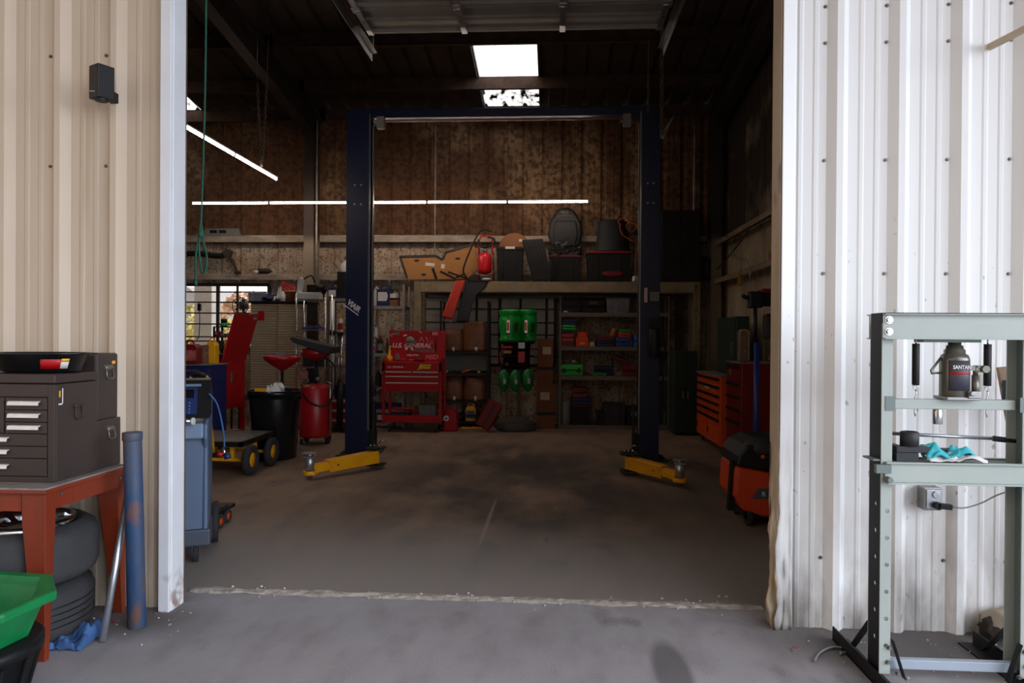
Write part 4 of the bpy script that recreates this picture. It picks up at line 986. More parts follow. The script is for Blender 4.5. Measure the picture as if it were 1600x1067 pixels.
# ================================================================== TWO-POST LIFT
t = thing('vehicle_lift', 'dark blue two-post vehicle lift with low yellow arms', 'lift', (-0.55, 8.5, 0))
ZT = W(800, 172, 8.45).z
xl0, xl1 = W(540, 500, 8.35).x, W(577, 500, 8.35).x; xr0, xr1 = W(998, 500, 8.35).x, W(1031, 500, 8.35).x
for (a, c, sx) in ((xl0, xl1, 1), (xr1, xr0, -1)):
    mb = MB(); w = 0.007
    def B(x0, x1, y0, y1, z0=0.012, z1=ZT): mb.box(min(x0, x1), max(x0, x1), y0, y1, z0, z1)
    B(a, a + sx * w, 8.35, 8.63); B(a, c - sx * .02, 8.35, 8.357); B(a, c - sx * .02, 8.623, 8.63); B(c - sx * .027, c - sx * .02, 8.357, 8.41); B(c - sx * .027, c - sx * .02, 8.57, 8.623)
    post = mb.build('post', m_navy, t, bevel=0.003)
    mb = MB(); mb.box(min(a, c) - .09, max(a, c) + .09, 8.26, 8.74, 0, 0.012); mb.build('base_plate', m_black, t)
    for bx in (min(a, c) - .06, max(a, c) + .06):
        for by in (8.30, 8.70):
            mb = MB(); bolt(mb, (bx, by, .012), 0.011, (0, 0, 1)); mb.build('anchor_bolt', m_steel, t)
    # carriage, cables and hoses in the channel
    mb = MB(); ii = a + sx * .03; jj = c - sx * .03
    mb.box(min(ii, jj), max(ii, jj), 8.42, 8.56, 0.10, 0.95); mb.box(min(jj, c + sx * .05), max(jj, c + sx * .05), 8.41, 8.57, 0.10, 0.30); mb.build('carriage', m_black, t, bevel=0.006)
    mb = MB(); mb.cyl((c - sx * .008, 8.49, .95), (c - sx * .008, 8.49, ZT - .1), 0.006, n=8); mb.build('lift_cable', m_steel, t)
    mb = MB(); mb.box(min(c - sx * .018, c - sx * .006), max(c - sx * .018, c - sx * .006), 8.375, 8.385, 0.3, ZT - .05); mb.build('rail_edge', m_steel, t)
    for z in ([W(560, y, 8.35).z for y in (289, 319)]):
        for dx in (.35, .62):
            x = a + (c - a) * dx; mb = MB(); bolt(mb, (x, 8.35, z), 0.009); mb.build('post_bolt', m_steel, t)
mb = MB(); mb.box(xl0, xr1, 8.40, 8.58, ZT - .09, ZT + .012); mb.build('crossbeam', m_navy, t, bevel=0.004)
zb_ = W(800, 186, 8.36).z
mb = MB(); mb.cyl((xl1 + .05, 8.37, zb_), (xr0 - .12, 8.37, zb_), 0.014, n=10); mb.build('shutoff_bar', mat('padded_bar', (140, 104, 100), 0.6), t)
for x in (W(595, 190, 8.36).x, W(980, 190, 8.36).x):
    mb = MB(); mb.box(x - .045, x + .045, 8.33, 8.41, zb_ - .10, zb_ + .045); mb.cyl((x - .08, 8.37, zb_ - .04), (x - .045, 8.37, zb_ - .04), .02, n=12); mb.build('limit_switch', m_grayp, t, bevel=0.006)
m_arm = mat('yellow_arm_paint', (240, 168, 10), 0.42, 0, (196, 126, 14), 5, 0.5, 0.05, 60)
def arm(p0, p1):
    p0, p1 = Vector(p0), Vector(p1); d = (p1 - p0).normalized()
    a_ = MB(); a_.bar(p0, p1 - d * .20, 0.11, 0.135, 0, w1=.10, h1=.125); ao = a_.build('arm', m_arm, t, bevel=0.006)
    mb = MB(); mb.bar(p1 - d * .34, p1 - d * .03, 0.075, 0.085, 0); mb.bar(p1 - d * .20, p1 - d * .03 - Vector((0, 0, .02)), 0.10, 0.05, 0)
    mb.lathe([(0.068, p1.z - .055), (0.068, p1.z - .015), (0.04, p1.z - .015), (.04, p1.z - .055)], (p1.x, p1.y, 0), 24); mb.build('arm_extension', m_arm, ao, bevel=0.003)
    mb = MB(); mb.lathe([(0.028, p1.z - .09), (0.030, p1.z - .015), (0.046, p1.z - .015), (0.046, p1.z + .10), (0.036, p1.z + .11), (0.036, p1.z + .12)], (p1.x, p1.y, 0), 24)
    mb.box(p1.x - .05, p1.x + .05, p1.y - .05, p1.y + .05, p1.z + .12, p1.z + .135); mb.box(p1.x - .065, p1.x + .065, p1.y - .045, p1.y + .045, p1.z + .155, p1.z + .167); mb.cyl((p1.x, p1.y, p1.z + .13), (p1.x, p1.y, p1.z + .16), 0.03, n=16); mb.build('lift_pad', m_zinc, ao)
    mb = MB(); n_ = Vector((-d.y, d.x, 0)) * -1
    if n_.y > 0: n_ = -n_
    q = p1 - d * .30 + n_ * .051; mb.cyl(q, q + n_ * .002, 0.010, n=10); mb.build('pin_hole', m_black, ao)
    mb = MB(); mb.cyl((p0.x, p0.y, .045), (p0.x, p0.y, .26), 0.032, n=16); mb.box(p0.x - .09, p0.x + .09, p0.y - .09, p0.y + .09, .215, .235); mb.box(p0.x - .09, p0.x + .09, p0.y - .09, p0.y + .09, .035, .05); mb.build('arm_pivot', m_black, ao, bevel=0.004)
    for k in range(3): mb = MB(); mb.cyl((p0.x - .05 + k * .045, p0.y - .05, .235), (p0.x - .05 + k * .045, p0.y - .05, .27), 0.009, n=8); mb.build('lock_pin', m_chrome, ao)
    mb = MB(); mb.tube([(p0.x + .02, p0.y, .26), (p0.x + .05, p0.y - .02, .31), (p0.x + .09, p0.y - .02, .30)], 0.006, 6); mb.build('arm_lock', m_chrome, ao)
arm(G(588, 713, .13), G(484, 733, .10)); arm(G(982, 722, .13), G(1062, 744, .10))
mb = MB(); x = xl1 + .04
mb.prism([(8.38, .24), (8.52, .24), (8.50, .62), (8.44, .66)], x - .012, x + .012, 'X'); mb.build('carriage_gusset', m_black, t, bevel=0.003)
mb = MB(); x = xr0 - .04
mb.prism([(8.38, .24), (8.52, .24), (8.50, .62), (8.44, .66)], x - .012, x + .012, 'X'); mb.build('carriage_gusset', m_black, t, bevel=0.003)
mb = MB(); x = xl1 + .03; mb.obox((x + .02, 8.40, .80), (.05, .06, .09), (0, R(15), 0)); mb.bar((x, 8.38, .72), (x + .12, 8.38, .79), .03, .03); mb.build('safety_latch', m_black, t, bevel=0.005)
# sticker
p = W(553, 479, 8.3492)
text('VIAIR', 'sticker_lettering', t, (p.x, 8.3485, p.z + .005), 0.088, m_white, (R(90), R(36), 0), bold=0.004, sx=0.85)
mb = MB(); u = Vector((math.cos(R(-36)), 0, math.sin(R(-36)))); mb.bar(Vector((p.x, 8.349, p.z - .043)) - u * .115 - Vector((.03, 0, .0)), Vector((p.x, 8.349, p.z - .043)) + u * .105 - Vector((.03, 0, 0)), 0.001, 0.012); mb.build('sticker_line', m_white, t)
# right post controls
q = W(1009, 461, 8.34); mb = MB(); mb.box(q.x - .018, q.x + .018, 8.325, 8.35, q.z - .085, q.z + .085); mb.build('warning_label', mat('pale_pink_label', (225, 190, 190), 0.6), t)
q = W(1022, 463, 8.34); mb = MB(); mb.box(q.x - .05, q.x + .055, 8.30, 8.35, q.z - .06, q.z + .05); mb.build('control_box', m_grayp, t, bevel=0.004)
q = W(1020, 500, 8.30); mb = MB(); mb.box(q.x - .05, q.x + .09, 8.22, 8.35, q.z - .10, q.z + .02); mb.cyl((q.x + .02, 8.27, q.z - .1), (q.x + .02, 8.27, q.z - .42), .07, n=18); mb.build('power_unit', m_black, t, bevel=0.006)
mb = MB(); q = W(1034, 560, 8.36); mb.tube([(q.x, 8.34, q.z + .5), (q.x + .03, 8.33, q.z + .1), (q.x + .01, 8.33, q.z - .3), (q.x + .035, 8.34, q.z - .6)], 0.011, 8, smooth_pts=4); mb.build('hydraulic_hose', m_black, t)

# ================================================================== SMALL THING BUILDERS
def carton(name, lab, cat, cx, y0, w, d, h, z, m, label_m=None, tape=None, group=None, lx=0, lz=0.62, lw=.45, lh=.28, rz=0):
    """cardboard box: body, lid flaps, tape, label"""
    t = thing(name, lab, cat, (cx, y0 + d / 2, z), rz, group)
    mb = MB(); mb.box(-w / 2, w / 2, -d / 2, d / 2, 0.0005, h - .004); mb.build('body', m, t, bevel=0.003, world=False)
    mb = MB(); mb.box(-w / 2, w / 2, -d / 2, -.002, h - .004, h); mb.box(-w / 2, w / 2, .002, d / 2, h - .004, h); mb.build('flaps', m, t, world=False)
    if tape: mb = MB(); mb.box(-w / 2 - .001, w / 2 + .001, -.02, .02, h, h + .001); mb.box(-w * .5, w * .5, -d / 2 - .001, -d / 2, h * .30, h * .37); mb.build('tape', tape, t, world=False)
    if label_m: mb = MB(); mb.box(lx * w - w * lw / 2, lx * w + w * lw / 2, -d / 2 - .0016, -d / 2, h * lz - h * lh / 2, h * lz + h * lh / 2); mb.build('label', label_m, t, world=False)
    return t
def bottle(name, lab, c, r, h, m, cap_m, label_m=None, cat='bottle', group=None, neck=.3, n=18, trigger=False, sq=1.0):
    t = thing(name, lab, cat, c, 0, group); mb = MB(); hh = h * (1 - neck * .5)
    mb.lathe([(r * .9, 0), (r, h * .03), (r, hh * .72), (r * .85, hh * .84), (r * .38, hh * .94), (r * .36, hh)], (0, 0, 0), n, sy=sq); mb.build('body', m, t, world=False)
    mb = MB(); mb.cyl((0, 0, hh), (0, 0, h), r * .42, r * .38, 12)
    if trigger: mb.box(-r * 1.2, r * .5, -r * .3, r * .3, h - r * .4, h + r * .3); mb.bar((-r * .6, 0, h), (-r * 1.0, 0, h - r * 1.4), r * .25, r * .25)
    mb.build('cap', cap_m, t, world=False)
    if label_m: mb = MB(); mb.lathe([(r * 1.006, hh * .18), (r * 1.012, hh * .2), (r * 1.012, hh * .62), (r * 1.006, hh * .64)], (0, 0, 0), n, sy=sq); mb.build('label', label_m, t, world=False)
    return t
def jug(name, lab, cx, y0, w, d, h, z, m, label_m=None, cap_m=None, cat='jug', group=None):
    """rectangular jug with a moulded handle on top"""
    t = thing(name, lab, cat, (cx, y0 + d / 2, z), 0, group); mb = MB()
    mb.prism([(-w / 2, 0), (w / 2, 0), (w / 2, h * .72), (w * .30, h * .86), (-w * .28, h * .86), (-w / 2, h * .72)], -d / 2, d / 2, 'Y'); mb.build('body', m, t, world=False, bevel=min(w, d) * .08)
    mb = MB(); mb.tube([(-w * .30, 0, h * .84), (-w * .26, 0, h * .98), (w * .05, 0, h), (w * .16, 0, h * .86)], w * .07, 8, smooth_pts=3); mb.build('handle', m, t, world=False)
    mb = MB(); mb.cyl((w * .27, 0, h * .86), (w * .27, 0, h * .95), w * .11, n=12); mb.build('cap', cap_m or m_black, t, world=False)
    if label_m: mb = MB(); mb.box(-w * .40, w * .40, -d / 2 - .002, -d / 2, h * .15, h * .60); mb.build('label', label_m, t, world=False)
    return t
def tote(name, lab, cx, y0, w, d, h, z, m, lid_m, cat='tote', group=None, lid=True):
    t = thing(name, lab, cat, (cx, y0 + d / 2, z), 0, group); mb = MB(); k = .90
    v = []
    for zz, q in ((0.0005, k), (h * .88, .97), (h * .9, 1.0), (h * .94, 1.0)):
        v += [(-w / 2 * q, -d / 2 * q, zz), (w / 2 * q, -d / 2 * q, zz), (w / 2 * q, d / 2 * q, zz), (-w / 2 * q, d / 2 * q, zz)]
    mb.add(v, [(0, 3, 2, 1), (12, 13, 14, 15)] + [(a + i, a + (i + 1) % 4, a + 4 + (i + 1) % 4, a + 4 + i) for a in (0, 4, 8) for i in range(4)])
    for s_ in (-1, 1): mb.box(s_ * w * .25 - w * .02, s_ * w * .25 + w * .02, -d / 2 * .985, -d / 2 * .93, h * .06, h * .88)
    mb.build('tub', m, t, world=False, bevel=.006)
    if lid: mb = MB(); mb.box(-w * .51, w * .51, -d * .51, d * .51, h * .94, h * .975); mb.box(-w * .46, w * .46, -d * .46, d * .46, h * .975, h); mb.build('lid', lid_m, t, world=False, bevel=.004)
    return t
def caster(mb_w, mb_f, x, y, z, r, w=.025, ang=0):
    mb_w.cyl((x - w / 2, y, r), (x + w / 2, y, r), r, n=20); mb_f.box(x - w * .8, x + w * .8, y - r * .5, y + r * .5, z - .006, z)
    mb_f.bar((x - w * .7, y, z), (x - w * .7, y, r), .003, r * .7, up=(0, 1, 0)); mb_f.bar((x + w * .7, y, z), (x + w * .7, y, r), .003, r * .7, up=(0, 1, 0))
def add_casters(t, xs, ys, z, r, fm=None, w=.03):
    for x in xs:
        for y in ys:
            a, b_ = MB(), MB(); caster(a, b_, x, y, z, r, w); c = a.build('caster', m_rubber, t, bevel=.003); b_.build('fork', fm or m_steel, c)
def wheel_part(t, nm, c, r, w, hubm, tm=None, axis='X', hub=.5):
    mb = MB(); mb.lathe([(r * hub, -w * .35), (r * .86, -w / 2), (r, -w * .3), (r, w * .3), (r * .86, w / 2), (r * hub, w * .35), (r * hub, -w * .35)], c, 32, 0, axis); o = mb.build(nm, tm or m_rubber, t)
    mb = MB(); mb.lathe([(0.0001, -w * .2), (r * .2, -w * .42), (r * .25, -w * .2), (r * hub, -w * .32), (r * hub, w * .32), (r * .25, w * .2), (r * .2, w * .42), (0.0001, w * .2)], c, 24, 0, axis); mb.build('hub', hubm, o)
    return o

# ================================================================== INSIDE LEFT
# --- refrigerant machine beside the jamb
m_slate = mat('slate_blue_plastic', (92, 110, 134), 0.45, 0, (80, 96, 120), 3, 0.4)
m_slate2 = mat('light_slate_plastic', (118, 140, 164), 0.45, 0, (104, 124, 148), 3, 0.4)
m_slate3 = mat('dark_slate_plastic', (70, 78, 92), 0.5, 0, (58, 64, 76), 3, 0.4)
ax1 = W(325, 700, 4.30).x; ax0 = ax1 - .62; AY = 4.30
t = thing('refrigerant_machine', 'slate blue wheeled air-conditioning service machine half behind the left jamb', 'machine', (ax1, AY, 0))
zz = lambda y, Y=AY: W(325, y, Y).z
mb = MB(); prof = [(AY + .0, zz(828)), (AY + .60, zz(828)), (AY + .60, 1.02), (AY + .42, 1.13), (AY + .20, 1.13), (AY + .07, zz(655)), (AY - .03, zz(662)), (AY - .03, zz(684)), (AY + .01, zz(700))]
mb.prism(prof, ax1 - .03, ax1, 'X'); mb.prism(prof, ax0, ax0 + .03, 'X'); mb.build('side_panel', m_slate, t, bevel=.018, seg=3)
mb = MB(); mb.box(ax0 + .02, ax1 - .02, AY + .015, AY + .58, zz(828), zz(668)); mb.build('body', m_slate, t, bevel=.01)
mb = MB(); mb.box(ax0 + .025, ax1 - .025, AY - .045, AY + .08, zz(684), zz(660)); mb.build('tray_lip', m_slate2, t, bevel=.012)
mb = MB(); mb.prism([(AY + .05, zz(655)), (AY + .20, 1.142), (AY + .34, 1.148), (AY + .36, 1.05), (AY + .30, zz(655))], ax0 - .004, ax1 + .004, 'X'); mb.build('console', m_black, t, bevel=.004)
import mathutils
d = Vector((0, .15, 1.142 - zz(655))).normalized(); nrm = Vector((0, -d.z, d.y)); base = Vector((0, AY + .05, zz(655)))
def conpt(x, s_, e): return Vector((x, 0, 0)) + base + d * s_ + nrm * e
def conbox(nm, x0, x1, s0, s1, e0, e1, m, par=None):
    v = [conpt(x, s_, e) for e in (e0, e1) for x, s_ in ((x0, s0), (x1, s0), (x1, s1), (x0, s1))]
    return MB().add(v, [(0, 3, 2, 1), (4, 5, 6, 7), (0, 1, 5, 4), (1, 2, 6, 5), (2, 3, 7, 6), (3, 0, 4, 7)]).build(nm, m, par or t)
Lc = (Vector((0, AY + .20, 1.142)) - base).length
kp = conbox('keypad', ax0 + .07, ax1 - .07, .03, Lc * .78, 0.001, .006, mat('keypad_blue', (34, 52, 104), 0.4, 0, (26, 40, 84), 4, .4))
conbox('screen', ax1 - .24, ax1 - .09, Lc * .52, Lc * .74, .006, .008, m_blackg, kp)
for i in range(3):
    for j in range(4):
        if (i, j) != (0, 0): conbox('key', ax1 - .175 + i * .028, ax1 - .165 + i * .028, Lc * (.14 + j * .08), Lc * (.14 + j * .08) + .008, .006, .008, m_slate2, kp)
conbox('console_trim', ax0 + .05, ax1 - .05, Lc * .82, Lc * .88, .001, .008, m_slate2)
mb = MB(); mb.box(ax0 - .01, ax1 + .015, AY - .01, AY + .62, zz(852), zz(826)); mb.build('skirt', m_slate3, t, bevel=.012)
mb = MB(); mb.cyl((ax1 + .015, AY + .50, .14), (ax1 + .045, AY + .50, .14), .14, n=28); mb.build('rear_wheel', m_rubber, t, bevel=.004)
add_casters(t, (ax0 + .08, ax1 - .07), (AY + .06,), zz(852), .058, m_chrome)
mb = MB(); mb.tube([(ax1 - .0, AY + .1, 1.06), (ax1 + .05, AY + .13, .98), (ax1 + .085, AY + .17, .80), (ax1 + .09, AY + .18, .70)], .006, 8, smooth_pts=4); hs = mb.build('service_hose', mat('blue_hose', (60, 100, 150), .5), t)
mb = MB(); mb.cyl((ax1 + .09, AY + .18, .70), (ax1 + .09, AY + .17, .64), .012, n=12); mb.build('hose_coupling', m_chrome, hs)
mb = MB(); mb.cyl((ax1 + .09, AY + .14, .64), (ax1 + .13, AY + .14, .65), .018, n=14); mb.build('blue_valve_knob', m_blue, hs)
mb = MB(); mb.cyl((ax1 + .05, AY + .16, .665), (ax1 + .085, AY + .16, .65), .014, n=14); mb.build('red_valve_knob', m_red, hs)
t.rotation_euler = (0, 0, R(24))
t = thing('flashlight', 'silver cylindrical torch with cord lying on the slate machine tray', 'torch', (ax1 - .16, AY - .13, zz(660)))
mb = MB(); a, c = W(272, 668, AY - .13), W(300, 655, AY - .13); zt = zz(660) + .022; a.z = zt; c.z = zt; mb.cyl(a, c, .018, n=18); mb.build('body', m_chrome, t); dd = (c - a).normalized(); mb = MB(); mb.cyl(c, c + dd * .012, .0235, n=20); mb.build('head', m_white, t, bevel=.003)
# --- small wheels sticking out behind
t = thing('shop_creeper', 'low black creeper on small orange wheels behind the slate machine', 'creeper', (ax1 + .0, 5.15, 0))
g = G(337, 829); mb = MB(); mb.box(g.x - .55, g.x - .02, 5.0, 5.4, .09, .12); mb.build('deck', m_black, t, bevel=.01)
for dx, dy in ((0, 0), (-.02, .16), (-.5, 0), (-.5, .3)): wheel_part(t, 'wheel', (g.x + dx, g.y + .07 + dy, .05), .05, .03, m_orange, hub=.55)
mb = MB(); mb.box(g.x - .05, g.x - .03, g.y + .0, g.y + .26, .06, .13); mb.build('side_rail', m_black, t, bevel=.004)
# --- platform wagon
t = thing('platform_wagon', 'flat platform wagon with black tyres, yellow hubs and yellow tube handle', 'wagon', (-3.5, 7.3, 0))
zD = .36
mb = MB(); mb.box(-3.98, -3.14, 6.92, 7.80, zD - .012, zD); mb.build('deck', mat('scuffed_deck', (110, 104, 100), .6, 0, (70, 66, 62), 8, .8, .2), t)
mb = MB(); mb.box(-3.99, -3.13, 6.91, 6.94, zD - .05, zD + .002); mb.box(-3.99, -3.13, 7.78, 7.81, zD - .05, zD + .002); mb.box(-3.16, -3.13, 6.91, 7.81, zD - .05, zD + .002); mb.box(-3.99, -3.96, 6.91, 7.81, zD - .05, zD + .002); mb.build('deck_frame', m_black, t)
for x in (-3.11, -3.90):
    for y in (7.08, 7.62): wheel_part(t, 'wheel', (x, y, .155), .155, .075, m_yellow, hub=.5)
for y in (7.08, 7.62): mb = MB(); mb.bar((-3.9, y, .155), (-3.11, y, .155), .03, .03); mb.bar((-3.75, y, .16), (-3.75, y, .31), .04, .04); mb.bar((-3.3, y, .16), (-3.3, y, .31), .04, .04); mb.build('axle', m_yellow, t)
hA, hB = W(333, 706, 6.85), W(326, 598, 6.55); hC = W(322, 588, 6.52); hD = W(300, 588, 6.5); hE = W(296, 602, 6.5)
mb = MB(); mb.tube([hA, W(326, 640, 6.65), W(322, 630, 6.6), W(325, 610, 6.57), hB, hC], .020, 10, smooth_pts=4); mb.tube([hD, hE, W(285, 640, 6.65), W(285, 706, 6.85)], .020, 10, smooth_pts=4); hh = mb.build('handle', m_yellow, t)
mb = MB(); mb.tube([hC, W(312, 585, 6.5), hD], .022, 10, smooth_pts=4); mb.build('handle_grip', m_black, hh)
# --- trash can
t = thing('trash_can', 'big round black trash can full of rubbish', 'trash can', (-3.10, 8.1, 0)); g = G(428, 722); cx, cy = W(429, 700, 8.10).x, 8.10
t.location = (cx, cy, 0)
mb = MB(); mb.lathe([(.235, 0), (.245, .01), (.285, .70), (.285, .74), (.305, .742), (.305, .80), (.290, .80), (.278, .72), (.25, .60), (.0001, .58)], (cx, cy, 0), 48)
mb.build('can', m_blackg, t)
for k, a_ in enumerate((-2.9, -.25)):
    mb = MB(); p = Vector((cx + .30 * math.cos(a_), cy + .30 * math.sin(a_), .72)); mb.obox(p, (.05, .12, .06), (0, 0, a_)); mb.build('handle', m_black, t, bevel=.008)
mb = MB(); p = Vector((cx + .274 * math.cos(-2.18), cy + .274 * math.sin(-2.18), .66)); mb.obox(p, (.045, .004, .06), (R(-3), 0, R(-35))); mb.build('tag', m_yellow, t)
carton('yellow_carton', 'yellow carton lying on the rubbish in the black trash can', 'box', W(408, 610, 8.0).x, 7.95, .12, .10, .22, .60, m_yellow, None)
rag('trash_bag', 'crumpled white plastic bag on top of the rubbish in the black trash can', (cx + .02, cy - .05, .72), (.26, .22), m_white, 17, .14, 'bag')
bottle('drink_bottle', 'light blue bottle poking out of the black trash can', (cx + .14, cy - .10, .60), .035, .25, mat('pale_blue_plastic', (140, 180, 205), .4), m_white)
# --- oil drainers
def drainer(lab, x, y, tr, th, bz, br, bh, cone, post_r=.02):
    t = thing('oil_drainer', lab, 'oil drainer', (x, y, 0))
    mb = MB(); mb.lathe([(tr * .94, .10), (tr, .13), (tr, th - .05), (tr * .86, th - .01), (tr * .4, th + .01), (.0001, th + .012)], (x, y, 0), 40); mb.build('tank', m_redt, t)
    mb = MB(); mb.cyl((x, y, th), (x, y, bz - bh * .9), post_r, n=16); mb.build('post', m_black, t)
    mb = MB(); mb.cyl((x, y, bz - bh * 1.25), (x, y, bz - bh), post_r * .6, n=12); mb.build('neck', m_chrome, t)
    mb = MB()
    if cone: mb.lathe([(.022, bz - bh), (br * .96, bz - bh * .28), (br, bz - bh * .18), (br, bz), (br * .96, bz), (br * .94, bz - bh * .2), (.0001, bz - bh * .7)], (x, y, 0), 40)
    else: mb.lathe([(.022, bz - bh), (br * .45, bz - bh * .85), (br * .9, bz - bh * .62), (br, bz - bh * .5), (br, bz), (br * .96, bz), (br * .9, bz - bh * .4), (.0001, bz - bh * .7)], (x, y, 0), 40)
    mb.build('bowl', m_redt, t)
    wheel_part(t, 'wheel', (x + tr * .75, y + .05, .10), .10, .04, m_black); wheel_part(t, 'wheel', (x - tr * .75, y + .12, .10), .10, .04, m_black)
    mb = MB(); mb.bar((x - tr * .8, y + .08, .10), (x + tr * .8, y + .06, .10), .02, .02); mb.build('axle', m_steel, t)
    add_casters(t, (x - tr * .72,), (y - .10,), .12, .04, m_chrome)
    return t
d1 = W(441, 560, 8.75); drainer('red funnel-topped oil drainer behind the black trash can', d1.x, 8.75, .19, .60, W(441, 556, 8.75).z + 0, .228, .19, True)
mb = MB(); mb.box(d1.x - .08, d1.x + .04, 8.70, 8.78, W(441, 556, 8.75).z - .06, W(441, 556, 8.75).z + .045); solo(mb, 'filter_strainer', 'small dark strainer resting in the red drain funnel', 'strainer', m_grayp, (d1.x - .02, 8.74, W(441, 556, 8.75).z - .06), bevel=.006)
d2 = W(493, 600, 9.22); t = drainer('large red tank oil drainer beside the left lift post', d2.x, 9.22, .208, W(493, 602, 9.05).z, W(500, 545, 9.2).z, .19, .16, False)
mb = MB(); x, y = d2.x, 9.22; z0 = W(493, 602, 9.05).z
mb.tube([(x - .15, y - .10, z0), (x - .12, y - .18, z0 - .10), (x + .02, y - .24, z0 - .22), (x + .2, y - .22, z0 - .26), (x + .26, y - .05, z0 - .1), (x + .25, y, z0 + .25), (x + .10, y, z0 + .36)], .011, 8, smooth_pts=5); mb.build('drain_hose', m_black, t)
mb = MB(); mb.tube([(x + .22, y - .06, .2), (x + .22, y - .06, z0 + .02), (x + .16, y - .05, z0 + .05)], .012, 8); mb.build('push_handle', m_chrome, t)
mb = MB(); mb.cyl((x + .03, y, z0 + .05), (x + .03, y, z0 + .10), .035, n=14); mb.cyl((x - .10, y - .02, z0 + .02), (x - .10, y - .02, z0 + .07), .022, n=12); mb.build('valve_fitting', m_steel, t)
zt = W(493, 533, 9.2).z; tt = thing('drip_tray', 'flat black rubber tray lying tilted across the tall red drainer bowl', 'tray', (x, 9.2, zt - .10))
a, c = W(459, 530, 9.15), W(524, 544, 9.15)
mb = MB(); mb.prism([(a.x, a.z + .01), (a.x + .05, a.z - .045), (c.x - .10, c.z - .075), (c.x, c.z - .06), (c.x, c.z + .02), (a.x + .02, a.z + .03)], 9.0, 9.4, 'Y'); mb.build('tray', m_rubber, tt, bevel=.008)
mb = MB(); mb.obox((d2.x - .09, 9.02, z0 + .13), (.12, .10, .11), (0, 0, .3)); mb.cyl((d2.x - .09, 9.02, z0 + .19), (d2.x - .09, 9.02, z0 + .24), .03, n=12); solo(mb, 'funnel_cup', 'small dull orange and blue cup on the tall red tank', 'cup', mat('dull_orange', (150, 80, 44), .6, 0, (50, 60, 110), 5, 1.0), (d2.x - .09, 9.02, z0 + .01), bevel=.012)
# --- red cabinet with raised lid
rx = W(345, 600, 8.42).x; t = thing('red_cabinet', 'red steel service cabinet with its tall lid raised, on legs', 'cabinet', (rx - .3, 8.75, 0))
zr = W(345, 566, 8.42).z; zb0 = W(345, 642, 8.42).z
mb = MB(); mb.box(rx - .60, rx, 8.42, 9.10, zb0, zr); mb.build('body', m_red, t, bevel=.006)
for x in (rx - .56, rx - .0):
    for y in (8.42, 9.06): mb = MB(); mb.box(x - .05, x + .002, y - .002, y + .044, 0, zb0 + .1); mb.build('leg', m_red, t)
mb = MB(); mb.box(rx - .6, rx, 8.44, 9.08, .18, .20); mb.build('lower_shelf', m_red, t)
mb = MB(); mb.box(rx + .0005, rx + .006, 8.50, 9.02, zb0 + .04, zr - .12); dd = mb.build('side_door', m_red, t, bevel=.002); mb = MB(); mb.box(rx + .006, rx + .016, 8.68, 8.74, zr - .26, zr - .14); mb.build('latch', m_steel, dd, bevel=.003)
mb = MB(); 
for z in (zr - .03, zr - .09, zb0 + .03): mb.cyl((rx - .02, 8.42, z), (rx - .02, 8.415, z), .007, n=8)
mb.build('rivets', m_chrome, t)
pA, pB = W(345, 566, 8.42), W(366, 489, 8.42); pts = [(pA.x, pA.z), (pA.x + .02, pA.z), (pB.x + .028, pB.z), (pB.x, pB.z)]
mb = MB(); mb.prism(pts, 8.42, 9.08, 'Y'); lid = mb.build('lid', m_red, t, bevel=.003)
mb = MB(); u = (pB - pA); q = pA + u * .92; mb.box(q.x + .022, q.x + .032, 8.93, 9.03, q.z - .02, q.z + .03); mb.build('lid_badge', m_grayp, lid)
tt = thing('parts_tray', 'black parts tray on the rim of the red cabinet', 'tray', (rx - .2, 8.5, zr)); mb = MB(); mb.prism([(rx - .26, zr + .002), (rx - .04, zr + .002), (rx - .0, zr + .10), (rx - .30, zr + .10)], 8.40, 8.62, 'Y'); mb.build('tray', m_black, tt, bevel=.006)
mb = MB(); mb.sphere((rx - .10, 8.41, zr + .115), .03, 6, 0, (1.4, 1, .7)); mb.build('nut', m_chrome, tt)
# --- blue cart in front
t = thing('blue_cart', 'dark blue steel cart left of the red cabinet', 'cart', (-4.15, 8.1, 0)); bx = W(328, 600, 7.9).x; bz = W(328, 571, 7.9).z
mb = MB(); mb.box(bx - .62, bx, 7.9, 8.32, .12, bz); mb.build('body', m_blue, t, bevel=.006)
for z0_, z1_ in ((.15, .38), (.40, .62), (.64, .84), (.86, bz - .03)):
    mb = MB(); mb.box(bx - .60, bx - .02, 7.888, 7.8995, z0_, z1_); dr_ = mb.build('drawer', m_blue, t, bevel=.003); mb = MB(); mb.box(bx - .50, bx - .12, 7.872, 7.888, z1_ - .04, z1_ - .022); mb.build('handle', m_steel, dr_)
add_casters(t, (bx - .55, bx - .06), (7.95, 8.27), .12, .05)
mb = MB(); mb.box(bx - .62, bx + .01, 7.88, 8.33, bz, bz + .012); mb.build('top', m_grayp, t)
a = W(283, 571, 7.95); jug('fluid_jug', 'red fluid jug with pale lettering on the blue cart', W(297, 560, 7.95).x, 7.92, .20, .13, .27, bz + .0125, m_dred, mat('pale_red_label', (190, 110, 100), .6, 0, (120, 20, 20), 14, 1.0), m_white)
carton('parts_carton', 'brown patterned carton between the red jug and yellow jug', 'box', W(312, 550, 8.0).x, 8.08, .10, .12, .22, bz + .0125, mat('mottled_carton', (150, 110, 90), .8, 0, (80, 40, 30), 30, 1), None)
jug('yellow_jug', 'yellow plastic jug at the right end of the blue cart', W(321, 550, 8.0).x, 8.12, .11, .11, .30, bz + .0125, m_yellow, None, m_yellow)
